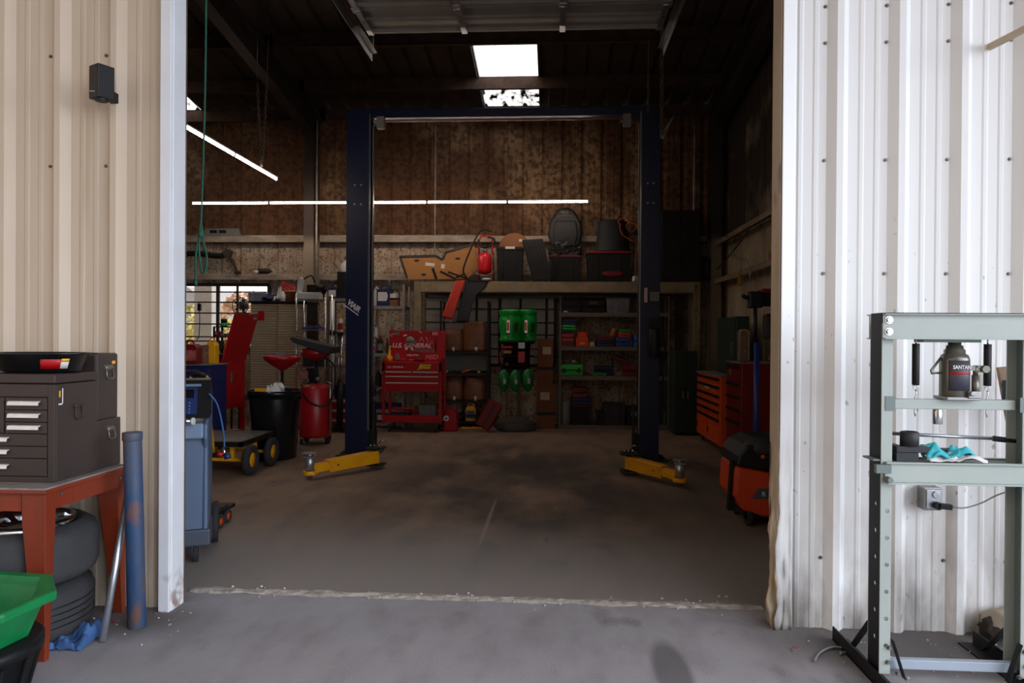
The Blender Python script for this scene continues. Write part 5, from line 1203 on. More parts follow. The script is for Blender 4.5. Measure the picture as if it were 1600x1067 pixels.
# --- things by the window
t = thing('parts_rack', 'black rack of small parts in front of the barred window', 'rack', (-4.9, 9.9, 0)); wx0, wx1 = W(334, 520, 9.9).x, W(362, 520, 9.9).x
mb = MB()
for x in (wx0, wx1): mb.box(x - .012, x + .012, 9.9, 9.92, 0, W(340, 510, 9.9).z); mb.box(x - .012, x + .012, 10.15, 10.17, 0, W(340, 510, 9.9).z)
for y in (510, 526, 545, 575, 610): z = W(340, y, 9.9).z; mb.box(wx0, wx1, 9.9, 10.17, z - .012, z)
mb.build('frame', m_black, t)
for i, (px, py, w, h, m, l) in enumerate(((338, 521, .07, .08, m_red, 'red box on the upper tier of the black parts rack'), (349, 521, .09, .05, m_grayp, 'grey box on the upper tier of the black parts rack'), (340, 541, .10, .11, m_slate3, 'dark slate box on the middle tier of the black parts rack'), (354, 542, .07, .09, m_yellow, 'yellow box on the middle tier of the black parts rack'))):
    z = W(340, 526 if i < 2 else 545, 9.9).z; carton('parts_box', l, 'box', W(px, py, 9.95).x, 9.94, w, .12, h, z, m, m_white, group='boxes on the black parts rack')
zt = W(340, 510, 9.9).z; mb = MB(); mb.lathe([(.05, 0), (.055, .02), (.05, .05), (.03, .055), (.0001, .055)], (W(349, 505, 9.97).x, 9.99, zt), 20); mb.lathe([(.045, .055), (.045, .11), (.0001, .11)], (W(349, 505, 9.97).x, 9.99, zt), 20, 1)
solo(mb, 'tape_reel', 'lime green reel with black core on top of the parts rack', 'reel', [m_lime, m_black], (W(349, 505, 9.97).x, 9.99, zt))
# fan on cabinet
q = W(377, 478, 9.6); t = thing('round_fan', 'round black fan standing behind the raised red lid', 'fan', (q.x, 9.62, 0))
mb = MB()
for rr in (.115, .09, .06, .03): mb.tube([(q.x + rr * math.cos(a_ * math.pi / 12), 9.57, q.z + rr * math.sin(a_ * math.pi / 12)) for a_ in range(24)], .0035 if rr < .11 else .008, 5, closed=True)
for a_ in range(12): mb.tube([(q.x, 9.56, q.z), (q.x + .115 * math.cos(a_ * math.pi / 6), 9.57, q.z + .115 * math.sin(a_ * math.pi / 6))], .0025, 4)
mb.build('guard', m_steel, t); mb = MB()
for a_ in range(5):
    th = a_ * 2 * math.pi / 5; c_, s_ = math.cos(th), math.sin(th); mb.add([(q.x + .02 * c_, 9.59, q.z + .02 * s_), (q.x + .10 * c_ - .03 * s_, 9.60, q.z + .10 * s_ + .03 * c_), (q.x + .10 * c_ + .03 * s_, 9.63, q.z + .10 * s_ - .03 * c_)], [(0, 1, 2)])
mb.build('blades', m_black, t, solid=.003); mb = MB(); mb.cyl((q.x, 9.60, q.z), (q.x, 9.72, q.z), .05, n=18); mb.build('motor', m_black, t)
mb = MB(); mb.cyl((q.x, 9.68, 0.02), (q.x, 9.68, q.z), .014, n=12); mb.build('pole', m_black, t); mb = MB(); mb.cyl((q.x, 9.68, 0), (q.x, 9.68, .025), .16, n=28); mb.build('base', m_black, t)
# corrugated metal cabinet
m_corr = mat('stainless_louvre', (206, 188, 160), 0.34, 0.4, (168, 150, 126), 5, 0.5)
t = thing('louvred_cabinet', 'tall cabinet faced with horizontally ribbed stainless steel', 'cabinet', (-4.1, 10.9, 0)); cx0, cx1 = W(391, 550, 10.6).x, W(479, 550, 10.6).x; cz = W(430, 473, 10.6).z
mb = MB(); mb.box(cx0, cx1, 10.62, 11.1, 0, cz); mb.build('case', m_black, t)
seams = [W(391, 550, 10.6).x, W(433, 550, 10.6).x, W(464, 550, 10.6).x, cx1]
for a, c in zip(seams, seams[1:]):
    mb = MB(); pr = []; n = 48
    for k in range(n):
        z = .06 + (cz - .08) * k / n; dz = (cz - .08) / n; pr += [(10.604, z), (10.590, z + dz * .25), (10.590, z + dz * .6), (10.604, z + dz * .85)]
    pr = [(10.615, .06)] + pr + [(10.604, cz - .02), (10.615, cz - .02)]
    mb.prism(pr, a + .006, c - .006, 'X'); mb.build('ribbed_door', m_corr, t)
mb = MB(); mb.box(cx0 - .02, cx1 + .02, 10.58, 11.12, cz, cz + .025); mb.build('top', m_black, t, bevel=.003)
q = W(408, 493, 10.585); mb = MB(); mb.box(q.x - .048, q.x + .048, 10.583, 10.588, q.z - .072, q.z + .072); solo(mb, 'red_tag', 'red rectangular tag stuck on the ribbed stainless cabinet', 'tag', m_red, (q.x, 10.585, q.z))
ct = cz + .026
tote('clear_bin', 'clear plastic bin of parts on the left end of the ribbed cabinet', W(400, 460, 10.7).x, 10.65, .22, .25, .14, ct, mat('cloudy_plastic', (150, 152, 160), .3, 0, (90, 96, 120), 8, .8), m_white)
rag('blue_jacket', 'dark blue jacket heaped on the ribbed cabinet', (W(425, 465, 10.75).x, 10.8, ct), (.30, .30), m_blue, 31, .13, 'jacket')
rag('white_rag', 'white rag beside the dark blue jacket on the ribbed cabinet', (W(437, 465, 10.65).x, 10.68, ct), (.15, .14), m_whitec, 37, .17, 'rag')
x = W(450, 465, 10.7).x; mb = MB(); mb.lathe([(.075, 0), (.095, .14), (.105, .14), (.105, .17), (.09, .17), (.0001, .15)], (x, 10.75, ct), 24); solo(mb, 'clay_pot', 'orange-brown pot on top of the ribbed cabinet', 'pot', mat('terracotta', (164, 96, 52), .7), (x, 10.75, ct))
mb = MB(); z = ct + .25
for k in range(4): mb.tube([(x - .02 + (.11 - .006 * k) * math.cos(a_ * .55 + k), 10.75 + .07 * math.sin(a_ * .55 + k), z - .06 + .10 * math.sin(a_ * .55 * 1.0 + k * .5) * .9 + .01 * k) for a_ in range(12)], .010, 6, closed=True)
solo(mb, 'red_air_hose', 'coil of red air hose lying on the orange-brown pot', 'hose', m_red, (x, 10.75, ct + .17))
mb = MB(); mb.lathe([(.04, 0), (.042, .10), (.02, .13), (.02, .15), (.0001, .15)], (W(442, 465, 10.62).x, 10.62, ct), 14); solo(mb, 'glue_bottle', 'small clear bottle at the front edge of the ribbed cabinet top', 'bottle', m_white, (W(442, 465, 10.62).x, 10.62, ct))
# chrome wire rack
t = thing('wire_shelf', 'chrome wire shelving right of the ribbed cabinet', 'shelf', (-3.5, 10.4, 0)); sx0, sx1 = W(463, 540, 10.2).x, W(508, 540, 10.2).x; szt = W(480, 462, 10.2).z
for x in (sx0, sx1):
    for y in (10.2, 10.52): mb = MB(); mb.cyl((x, y, 0), (x, y, szt + .03), .0125, n=10); mb.build('post', m_chrome, t)
shz = [W(480, y, 10.2).z for y in (467, 514, 573, 625)] + [.15]
for z in shz:
    mb = MB()
    for y in (10.2, 10.52): mb.bar((sx0, y, z - .012), (sx1, y, z - .012), .006, .02)
    for k in range(12): mb.bar((sx0 + (sx1 - sx0) * k / 11, 10.2, z - .002), (sx0 + (sx1 - sx0) * k / 11, 10.52, z - .002), .004, .004)
    mb.build('wire_deck', m_steel, t)
z = shz[0]; x0 = W(484, 455, 10.3).x; t = thing('bench_saw', 'grey benchtop saw on the top tier of the wire shelving', 'saw', (x0, 10.35, z))
mb = MB(); mb.box(x0 - .20, x0 + .16, 10.25, 10.48, z, z + .10); mb.build('base', m_white, t, bevel=.01); mb = MB(); mb.box(x0 - .05, x0 + .10, 10.30, 10.42, z + .10, z + .22); mb.cyl((x0 + .1, 10.36, z + .17), (x0 + .20, 10.36, z + .17), .05, n=16); mb.build('motor', m_black, t, bevel=.01)
mb = MB(); mb.prism([(x0 - .21, z + .10), (x0 - .15, z + .10), (x0 - .11, z + .30), (x0 - .16, z + .34), (x0 - .20, z + .26)], 10.32, 10.40, 'Y'); mb.build('blade_guard', m_white, t, bevel=.006)
mb = MB(); mb.tube([(x0 - .12, 10.36, z + .30), (x0, 10.36, z + .36), (x0 + .06, 10.36, z + .25)], .012, 8, smooth_pts=3); mb.build('handle', m_black, t)
mb = MB(); xx = W(509, 455, 10.25).x; mb.lathe([(.006, -.10), (.010, -.04), (.055, .04), (.06, .05), (.056, .05), (.0001, -.02)], (xx - .03, 10.24, z + .10), 16); solo(mb, 'black_funnel', 'black funnel at the right end of the wire shelving top tier', 'funnel', m_black, (xx - .03, 10.24, z))
rag('blue_tarp', 'folded dark blue tarp on the second tier of the wire shelving', (W(490, 512, 10.3).x, 10.34, shz[1]), (.34, .26), m_blue, 41, .06, 'tarp')
carton('dark_crate', 'dark crate on the third tier of the wire shelving', 'crate', W(490, 560, 10.3).x, 10.26, .30, .22, .20, shz[2], m_dkgray, None)
carton('dark_crate', 'dark crate on the fourth tier of the wire shelving', 'crate', W(490, 600, 10.3).x, 10.26, .28, .22, .22, shz[3], m_slate3, None)
# gray shelf unit behind the left post
def steel_shelf(lab, x0, x1, y0, d, zs, m, ztop, post=.035, lip=.05, nm='steel_shelf'):
    t = thing(nm, lab, 'shelf', ((x0 + x1) / 2, y0 + d / 2, 0))
    for x, s_ in ((x0, 1), (x1, -1)):
        for y, q in ((y0, 1), (y0 + d, -1)):
            mb = MB(); mb.box(min(x, x + s_ * post), max(x, x + s_ * post), min(y, y + q * .003), max(y, y + q * .003), 0, ztop); mb.box(min(x, x + s_ * .003), max(x, x + s_ * .003), min(y, y + q * post), max(y, y + q * post), 0, ztop); mb.build('post', m, t)
    for z in zs:
        mb = MB(); mb.box(x0 + .004, x1 - .004, y0 + .004, y0 + d - .004, z - .008, z); mb.box(x0 + .004, x1 - .004, y0 - .002, y0 + .003, z - lip, z + .001); mb.box(x0 + .004, x1 - .004, y0 + d - .003, y0 + d, z - lip, z); mb.build('shelf_deck', m, t)
    return t
m_shg = mat('gray_shelf_paint', (150, 146, 138), .55, 0, (108, 98, 86), 6, .6)
gx0, gx1 = W(578, 560, 10.95).x, W(632, 560, 10.95).x
gz = [W(600, y, 10.95).z for y in (478, 552, 605, 640)] + [.08]
steel_shelf('grey steel shelf behind the left lift post', gx0, gx1, 10.95, .40, gz, m_shg, W(600, 445, 10.95).z)
pgx0, pgx1 = W(511, 560, 10.75).x, W(545, 560, 10.75).x
pz = [W(520, y, 10.75).z for y in (466, 570)] + [W(520, 632, 10.75).z, .10]
steel_shelf('narrow dark shelf left of the left lift post', pgx0, pgx1 + .12, 10.75, .35, pz, m_grayp, W(520, 462, 10.75).z)
jug('fluid_jug', 'blue fluid jug on the top of the narrow dark shelf', W(520, 455, 10.85).x, 10.82, .14, .12, .22, pz[0], m_blue, m_white, m_white)
carton('black_box', 'tall black box touching the lift post above the narrow shelf', 'box', W(534, 450, 10.85).x, 10.82, .13, .2, .42, pz[0], m_black, None)
mb = MB(); x = W(519, 500, 10.7).x; mb.cyl((x, 10.71, .0), (x, 10.71, W(519, 468, 10.7).z), .032, n=18); mb.cyl((x, 10.71, W(519, 524, 10.7).z), (x, 10.71, W(519, 516, 10.7).z), .042, n=18, m=1); solo(mb, 'plastic_pipe', 'white plastic pipe with black coupler standing left of the lift post', 'pipe', [m_white, m_black], (x, 10.71, 0))
bottle('spray_bottle', 'clear spray bottle with yellow trigger left of the lift post', (W(532, 500, 10.4).x, 10.4, W(530, 519, 10.4).z), .036, .25, m_white, m_yellow, m_red, trigger=True)
t = thing('transmission_jack', 'chrome twin-tube jack with yellow bracket beside the left lift post', 'jack', (W(530, 540, 10.35).x, 10.4, 0)); x = W(530, 540, 10.35).x
mb = MB(); mb.cyl((x - .022, 10.4, .6), (x - .022, 10.4, W(530, 521, 10.4).z), .020, n=14); mb.cyl((x + .022, 10.4, .6), (x + .022, 10.4, W(530, 521, 10.4).z), .020, n=14); mb.build('tubes', m_chrome, t)
mb = MB(); z = W(530, 555, 10.35).z; mb.box(x - .09, x + .09, 10.34, 10.46, z - .012, z); mb.box(x + .08, x + .09, 10.34, 10.36, z - .10, z); mb.build('bracket', m_yellow, t)
mb = MB(); mb.box(x - .06, x + .06, 10.34, 10.46, W(530, 521, 10.4).z, W(530, 519, 10.4).z); mb.build('head_plate', m_black, t); mb = MB(); mb.cyl((x, 10.4, .08), (x, 10.4, .75), .05, n=18); mb.bar((x - .08, 10.3, .05), (x + .1, 10.5, .05), .05, .06); mb.bar((x - .08, 10.5, .05), (x + .1, 10.3, .05), .05, .06); mb.build('base', m_black, t)
carton('blue_box', 'blue box on the middle tier of the narrow dark shelf', 'box', W(528, 590, 10.85).x, 10.80, .16, .2, .30, pz[2] + .0, m_blue, None)
for k in range(3):
    carton('parts_carton', ['red and white parts carton at the bottom of a stack left of the post', 'red and white parts carton in the middle of a stack left of the post', 'red and white parts carton topping the stack left of the post'][k], 'box', W(530, 650, 10.65).x + .02, 10.60 + .01 * k, .26, .12, .148, .03 + .1485 * k, m_red, m_white, group='red and white cartons left of the post', lz=.80, lh=.25, lw=.98)
mb = MB(); xx = W(530, 650, 10.65).x; mb.box(xx - .13, xx + .17, 10.58, 10.74, 0, .03); solo(mb, 'wood_block', 'low dark board under the red and white cartons', 'board', m_grime, (xx, 10.66, 0))
# on the gray shelf
jug('white_jug', 'white jug on the grey shelf hard against the lift post', W(587, 460, 11.0).x, 11.0, .085, .14, .30, gz[0], m_white, None, m_white)
t = thing('parts_case', 'blue box with white label and looped handle on the grey shelf', 'case', (W(599, 460, 11.0).x, 11.1, gz[0])); x = W(599, 460, 11.0).x; z = gz[0]
mb = MB(); mb.box(x - .105, x + .105, 10.99, 11.2, z + .001, z + .27); mb.build('body', m_blue, t, bevel=.006); mb = MB(); mb.prism([(x - .085, z + .08), (x + .055, z + .08), (x + .075, z + .16), (x + .055, z + .22), (x - .085, z + .22)], 10.987, 10.99, 'Y'); mb.build('label', m_white, t); mb = MB(); mb.tube([(x - .06, 11.08, z + .27), (x - .05, 11.08, z + .33), (x + .07, 11.08, z + .33), (x + .08, 11.08, z + .27)], .010, 8, smooth_pts=3); mb.build('handle', m_blue, t)
t = thing('electronics_bundle', 'bundle of black and silver electronics at the right of the grey shelf', 'electronics', (W(617, 460, 11.0).x, 11.1, gz[0])); x = W(617, 460, 11.0).x
mb = MB(); mb.box(x - .09, x + .05, 11.0, 11.15, z + .001, z + .10); mb.build('amplifier', m_card, t, bevel=.004); mb = MB(); mb.box(x - .08, x + .02, 11.0, 11.12, z + .13, z + .20); mb.build('controller', m_white, t, bevel=.004)
mb = MB(); mb.box(x - .085, x + .06, 11.02, 11.14, z + .10, z + .13); mb.tube([(x - .05, 11.0, z + .2), (x, 10.99, z + .27), (x + .07, 11.0, z + .2), (x + .06, 10.99, z + .05), (x + .08, 11.0, z + .02)], .008, 6, smooth_pts=4); mb.build('cables', m_black, t)
rag('bag_of_rags', 'white and violet bag hanging over the grey shelf by the lift post', (W(583, 525, 11.0).x, 11.1, gz[1] + .22), (.12, .18), m_whitec, 51, .20, 'bag')
bottle('pink_bottle', 'pink-labelled bottle on the grey shelf by the lift post', (W(581, 545, 11.05).x, 11.05, gz[1]), .05, .20, m_white, m_white, mat('pink_label', (220, 60, 150), .5))
bottle('dark_bottle', 'dark spray can with pale label on the second grey shelf tier', (W(594, 545, 11.05).x, 11.06, gz[1]), .045, .28, m_black, mat('crimson_cap', (170, 30, 60), .5), m_grayp)
bottle('round_bottle', 'dark slim bottle on the third grey shelf tier', (W(591, 590, 11.05).x, 11.06, gz[2]), .05, .28, m_dkgray, m_grayp)
tote('blue_tray', 'shallow blue tray on the lower tier of the grey shelf', W(604, 630, 11.0).x, 10.97, .42, .3, .09, gz[3], m_blue, m_blue, lid=False, cat='tray')
bottle('paint_can', 'white and red spray can at the bottom of the grey shelf', (W(593, 660, 11.0).x, 11.05, gz[4]), .055, .22, m_dkgray, m_white, m_white)
# --- things on the back wall girts, left
q0, q1 = W(322, 366, 11.6), W(376, 354, 11.6); t = thing('car_bumper', 'grey plastic car trim piece lying on the upper wall rail', 'bumper', ((q0.x + q1.x) / 2, 11.62, 3.03))
z0 = 3.105
mb = MB(); X = [W(p, 360, 11.6).x for p in (296, 320, 326, 356, 358, 373, 376, 392)]
mb.prism([(X[0], z0), (X[7], z0), (X[6], z0 + .04), (X[5], z0 + .14), (X[1], z0 + .14), (X[1] - .02, z0 + .05), (X[0], z0 + .03)], 11.585, 11.66, 'Y'); mb.build('shell', m_grayp, t, bevel=.008)
for k in range(2): mb = MB(); mb.box(X[2] + .03 + k * .16, X[2] + .15 + k * .16, 11.578, 11.586, z0 + .06, z0 + .11); mb.build('grille_opening', m_black, t)
t = thing('exhaust_pipe', 'dark car part with a bent arm resting on the lower wall rail', 'car part', (W(355, 400, 11.5).x, 11.5, 2.48))
mb = MB(); mb.tube([W(284, 397, 11.5), W(310, 396, 11.5), W(340, 400, 11.5), W(352, 398, 11.5)], .05, 10, smooth_pts=4); mb.build('beam', m_black, t); mb = MB(); mb.obox(W(356, 396, 11.5), (.12, .08, .14), (0, .3, 0)); mb.tube([W(358, 402, 11.5), W(367, 415, 11.5), W(371, 428, 11.5)], .028, 8, smooth_pts=3); mb.box(W(371, 428, 11.5).x - .05, W(371, 428, 11.5).x + .05, 11.46, 11.54, 2.477, 2.52); mb.build('bent_arm', m_grime, t, bevel=.005)
t = thing('side_mirror', 'small brown and white car mirror on the lower wall rail', 'mirror', (W(410, 425, 11.55).x, 11.57, 2.477)); x = W(410, 425, 11.55).x
mb = MB(); mb.blob((x, 11.58, 2.525), (.32, .12, .10), 5, .12, 8); mb.build('shell', m_grime, t); mb = MB(); mb.sphere((x - .10, 11.53, 2.51), .035, 6, 0, (1.2, .6, .9)); mb.build('glass', m_white, t)
mb = MB(); x = W(537, 425, 11.45).x; mb.blob((x, 11.62, 2.57), (.24, .11, .26), 9, .15, 9); solo(mb, 'white_helmet', 'white rounded shell beside the lift post on the lower wall rail', 'shell', m_white, (x, 11.5, 2.47))
mb = MB(); mb.tube([W(312, 472, 11.635), W(309, 478, 11.635), W(312, 490, 11.635), W(311, 525, 11.635), W(307, 530, 11.635)], .008, 6, smooth_pts=3); mb.obox(W(312, 480, 11.635), (.06, .04, .12)); solo(mb, 'hanging_clamp', 'black clamp hanging by a cord in the barred window', 'clamp', m_black, tuple(W(312, 472, 11.635)))
# ================================================================== RED TOOL CART
YT = 10.45; tx0, tx1 = W(597, 600, YT).x, W(690, 600, YT).x; tz = lambda y: W(640, y, YT).z; tw = tx1 - tx0; tc = (tx0 + tx1) / 2
t = thing('tool_cart', 'red steel tool cart with lettering and stickers on its raised lid', 'tool cart', (tc, YT + .22, 0))
mb = MB()
for x, s_ in ((tx0, 1), (tx1, -1)):
    for y in (YT, YT + .42): mb = MB(); mb.box(min(x, x + s_ * .04), max(x, x + s_ * .04), y, y + .03, tz(662), tz(566)); mb.build('corner_post', m_red, t, bevel=.003)
mb = MB(); mb.box(tx0 + .02, tx1 - .02, YT + .014, YT + .44, tz(612), tz(566)); mb.build('drawer_case', m_red, t, bevel=.003)
mb = MB(); mb.box(tx0, tx1, YT, YT + .014, tz(580), tz(566)); mb.build('front_fascia', m_red, t, bevel=.002)
m_trimal = mat('bright_drawer_trim', (225, 212, 208), .3, .4)
def cdraw(x0, x1, ya, yb):
    mb = MB(); mb.box(x0, x1, YT - .002, YT + .013, tz(yb) + .003, tz(ya) - .003); d_ = mb.build('drawer', m_red, t, bevel=.002)
    mb = MB(); mb.box(x0 + .01, x1 - .01, YT - .014, YT - .002, tz(ya) - .022, tz(ya) - .004); mb.build('drawer_trim', m_trimal, d_, bevel=.002)
cdraw(tx0 + .045, tc - .003, 580, 587); cdraw(tc + .003, tx1 - .045, 580, 587); cdraw(tx0 + .045, tx1 - .045, 587, 597); cdraw(tx0 + .045, tx1 - .045, 597, 612)
mb = MB(); mb.box(tx0, tx1, YT, YT + .45, tz(659), tz(657)); mb.box(tx0, tx1, YT - .002, YT + .004, tz(660), tz(649)); mb.box(tx0, tx1, YT + .446, YT + .45, tz(660), tz(649)); mb.build('lower_tray', m_red, t, bevel=.002)
add_casters(t, (tx0 + .10, tx1 - .10), (YT + .06, YT + .38), tz(660), .052, m_chrome, .03)
mb = MB(); mb.box(tx0 + .01, tx1 - .01, YT + .40, YT + .43, tz(566), tz(516)); lid = mb.build('lid', m_red, t, bevel=.006)
mb = MB(); mb.box(tx0 + .01, tx0 + .02, YT + .02, YT + .40, tz(566), tz(560)); mb.box(tx1 - .02, tx1 - .01, YT + .02, YT + .40, tz(566), tz(560)); mb.build('side_rim', m_red, t)
Lf = YT + .3985
LF = lambda px, py: W(px, py, Lf)
for px in (606, 681): a, c = LF(px, 528), LF(px, 549); mb = MB(); mb.cyl((a.x, Lf - .012, a.z), (a.x, Lf - .012, c.z), .009, n=10); mb.build('gas_strut', m_black, lid)
m_sw, m_sg = mat('sticker_white', (224, 216, 210), .5), mat('sticker_gray', (120, 118, 116), .5)
p = LF(643, 540); text('U.S. GENERAL', 'brand_lettering', lid, (p.x, Lf, p.z), .098, m_sw, (R(90), 0, 0), shear=.25, bold=.003, sx=1.02)
p = LF(662, 548); text('WARRIOR', 'sticker_lettering', lid, (p.x, Lf - .001, p.z), .07, m_sg, shear=.2, bold=.002, sx=1.1)
p = W(611 + 7, 573.5, YT); text('U.S. GENERAL', 'badge_lettering', t, (p.x, YT - .001, p.z), .036, m_sw, bold=.001, sx=1.1)
p = W(663, 573, YT); text('JEGS', 'sticker_lettering', t, (p.x, YT - .0015, p.z), .085, mat('jegs_yellow', (222, 200, 30), .5), shear=.25, bold=.005, sx=1.05)
p = LF(674, 558); text('MSD', 'sticker_lettering', lid, (p.x, Lf - .0015, p.z), .092, mat('sticker_pale_red', (230, 130, 126), .5), shear=.25, bold=.003, sx=1.1)
p = LF(645, 555); text('HELLWIG', 'sticker_lettering', lid, (p.x, Lf - .001, p.z), .042, m_sw, bold=.001, sx=1.05)
p = LF(645, 562); text('PRODUCTS', 'sticker_lettering', lid, (p.x, Lf - .001, p.z), .024, m_sw)
def stick(px, py, w, h, m, rot=0, nm='sticker'):
    p = LF(px, py); mb = MB(); mb.obox((p.x, Lf - .0008, p.z), (w, .0012, h), (0, R(rot), 0)); mb.build(nm, m, lid)
stick(620, 521, .095, .045, m_sg); stick(633, 524, .06, .02, m_sw, -20); stick(657, 519, .06, .02, mat('sticker_pale_red', (0, 0, 0)), 25); stick(609, 523, .10, .006, m_sw, 38); stick(613, 522, .03, .03, mat('sticker_pale_red', (0, 0, 0)), 45)
stick(660, 530, .08, .006, m_sw, 60); stick(657, 530, .08, .005, m_sw, -60); stick(667, 530, .09, .006, m_sw, 65); stick(679, 521, .10, .05, mat('sticker_pale_red', (0, 0, 0)), 0); stick(674, 521, .02, .05, m_blue, 20); stick(674, 535, .05, .055, mat('sticker_pink', (196, 70, 80), .5))
stick(630, 561, .08, .025, mat('sticker_pink', (0, 0, 0))); stick(621, 558, .07, .07, m_sg); stick(621, 553, .035, .03, m_sg); stick(643, 572, .01, .01, m_sw)
p = LF(641, 534); mb = MB(); mb.lathe([(.075, 0), (.068, .06), (.04, .095), (.0001, .11)], (p.x, Lf - .01, p.z - .02), 20, 0, sy=.3); mb.obox((p.x + .06, Lf - .01, p.z - .0), (.08, .012, .03), (0, R(35), 0)); mb.build('cap_emblem', mat('emblem_gray', (130, 136, 122), .6), lid)
p = LF(640, 545); 
for dx in (-.05, .04): mb = MB(); mb.sphere((p.x + dx, Lf - .006, p.z - .0), .024, 6, 0, (1, .3, 1)); mb.build('emblem_patch', m_sw, lid)
p = LF(610, 557); tt = thing('yellow_tool', 'yellow plastic tool standing at the left of the red cart lid', 'tool', (p.x, YT + .36, tz(566)))
mb = MB(); mb.lathe([(.04, 0), (.05, .03), (.048, .07), (.02, .10), (.022, .16), (.012, .20), (.0001, .22)], (p.x, YT + .34, tz(566)), 16); mb.build('body', m_yellow, tt); mb = MB(); mb.sphere((p.x + .01, YT + .34, tz(566) + .225), .018, 6); mb.build('tip', m_sw, tt)
mb = MB(); q = LF(657, 562); mb.blob((q.x, YT + .33, tz(566) + .03), (.16, .09, .06), 6, .2, 8); solo(mb, 'shop_glove', 'dark red glove on the red cart below the lettering', 'glove', m_dred, (q.x, YT + .33, tz(566) + .005))
# on its lower tray
z = tz(657) + .0005
tote('gray_bucket', 'grey plastic bucket on the lower tray of the red cart', W(666, 640, YT).x, YT + .08, .26, .24, .24, z, mat('bucket_gray', (98, 96, 94), .5), m_grayp, lid=False, cat='bucket')
tote('parts_tray', 'dark tray on the lower tray of the red cart', W(622, 648, YT).x, YT + .06, .30, .26, .10, z, m_dkgray, m_grayp, lid=False, cat='tray')
a, c = W(613, 632, YT + .15), W(650, 632, YT + .15); mb = MB(); mb.tube([(a.x, YT + .15, z + .18), (a.x + .04, YT + .15, z + .165), (c.x - .06, YT + .15, z + .165), (c.x, YT + .15, z + .19)], .02, 10, smooth_pts=4); mb.bar((a.x + .08, YT + .15, z + .10), (a.x + .08, YT + .15, z + .165), .02, .02); mb.bar((a.x + .22, YT + .15, z + .10), (a.x + .22, YT + .15, z + .165), .02, .02); solo(mb, 'red_pry_handle', 'red handled tool lying across the dark tray in the red cart', 'tool', m_red, (a.x + .15, YT + .15, z + .10))
# red fuel can beside the cart
x = W(702, 650, 10.6).x; tt = thing('fuel_can', 'red fuel can with round badge right of the red tool cart', 'fuel can', (x, 10.75, 0))
mb = MB(); mb.prism([(x - .09, .0), (x + .11, .0), (x + .11, .24), (x + .06, .33), (x - .0, .33), (x - .09, .24)], 10.62, 10.86, 'Y'); mb.build('body', m_red, tt, bevel=.02)
mb = MB(); mb.tube([(x - .06, 10.74, .25), (x - .04, 10.74, .36), (x + .05, 10.74, .38), (x + .09, 10.74, .28)], .014, 8, smooth_pts=3); mb.build('handle', m_red, tt); mb = MB(); mb.cyl((x - .05, 10.62, .20), (x - .05, 10.613, .20), .042, n=20); mb.build('badge', m_white, tt); mb = MB(); mb.cyl((x - .05, 10.613, .20), (x - .05, 10.611, .20), .018, n=12); mb.build('badge_center', m_blue, tt)

# ================================================================== PALLET RACK
YK = 11.05; rx0, rx1 = W(647, 500, YK).x, W(1094, 500, YK).x; rzt, rzb = W(820, 440, YK).z, W(820, 457, YK).z
t = thing('pallet_rack', 'tan steel pallet rack with perforated upright spanning the back of the shop', 'rack', ((rx0 + rx1) / 2, YK + .22, 0))
for x in (rx0, rx1 - .11):
    for y in (YK + .0, YK + .36):
        mb = MB(); zz_ = [0.15 + k * .10 for k in range(22)]
        plate_holes(mb, x, x + .11, 0, rzt + .0, y, y + .003, [(x + .055, z_, .014) for z_ in zz_], 'XZ', n=8); mb.box(x, x + .003, y + .003, y + .06, 0, rzt); mb.box(x + .107, x + .11, y + .003, y + .06, 0, rzt)
        mb.build('upright', m_rackb, t)
    for k in range(4): mb = MB(); z_ = .25 + k * .5; mb.bar((x + .05, YK + .05, z_), (x + .05, YK + .36, z_ + .35), .02, .03); mb.build('brace', m_rackb, t)
for y in (YK - .03, YK + .38):
    mb = MB(); mb.box(rx0 + .10, rx1 - .10, y, y + .035, rzb, rzt - .002); mb.build('beam', m_rackb, t, bevel=.006)
mb = MB(); mb.box(rx0 + .02, rx1 - .02, YK + .005, YK + .38, rzt - .02, rzt - .001); mb.build('rack_deck', m_grime, t)
mb = MB(); mb.cyl((rx0 + .15, YK + .425, W(800, 463, 11.5).z), (rx1 - .15, YK + .425, W(800, 463, 11.5).z), .035, n=16); mb.build('round_rail', m_grayp, t)
RT = rzt
def on(px, y=YK + .2): return W(px, 440, y).x
# car panel
m_panel = mat('amber_panel', (176, 122, 62), .6, 0, (136, 88, 42), 3, .6, .1, 20)
pl = [(625, 401), (681, 399.5), (686, 404), (691, 406), (695, 403), (697, 394), (720, 388), (741, 381), (748, 420), (730, 436), (640, 437), (636, 434)]
tt = thing('car_door_panel', 'amber brown car panel with dark edge lying on the rack at left', 'car panel', (on(690), YK + .15, RT))
P_ = [W(a, b_, YK + .24) for a, b_ in pl]; P_ = [(p.x, max(p.z, RT + .003)) for p in P_]
mb = MB(); mb.prism(P_, YK + .24, YK + .275, 'Y'); mb.build('panel', m_panel, tt, bevel=.004)
for a, b_ in (((625, 401), (681, 399.5)), ((697, 394), (741, 381)), ((681, 399.5), (691, 406)), ((691, 406), (697, 394)), ((625, 401), (636, 434))):
    p, q = W(*a, YK + .238), W(*b_, YK + .238); mb = MB(); mb.bar(p, q, .02, .035); mb.build('edge_strip', m_dkgray, tt)
for a, b_, w, h in ((672, 413, .15, .05), (692, 416, .06, .07)): p = W(a, b_, YK + .239); mb = MB(); mb.obox((p.x, YK + .2385, p.z), (w, .002, h), (0, R(6), 0)); mb.build('paper_label', m_white, tt)
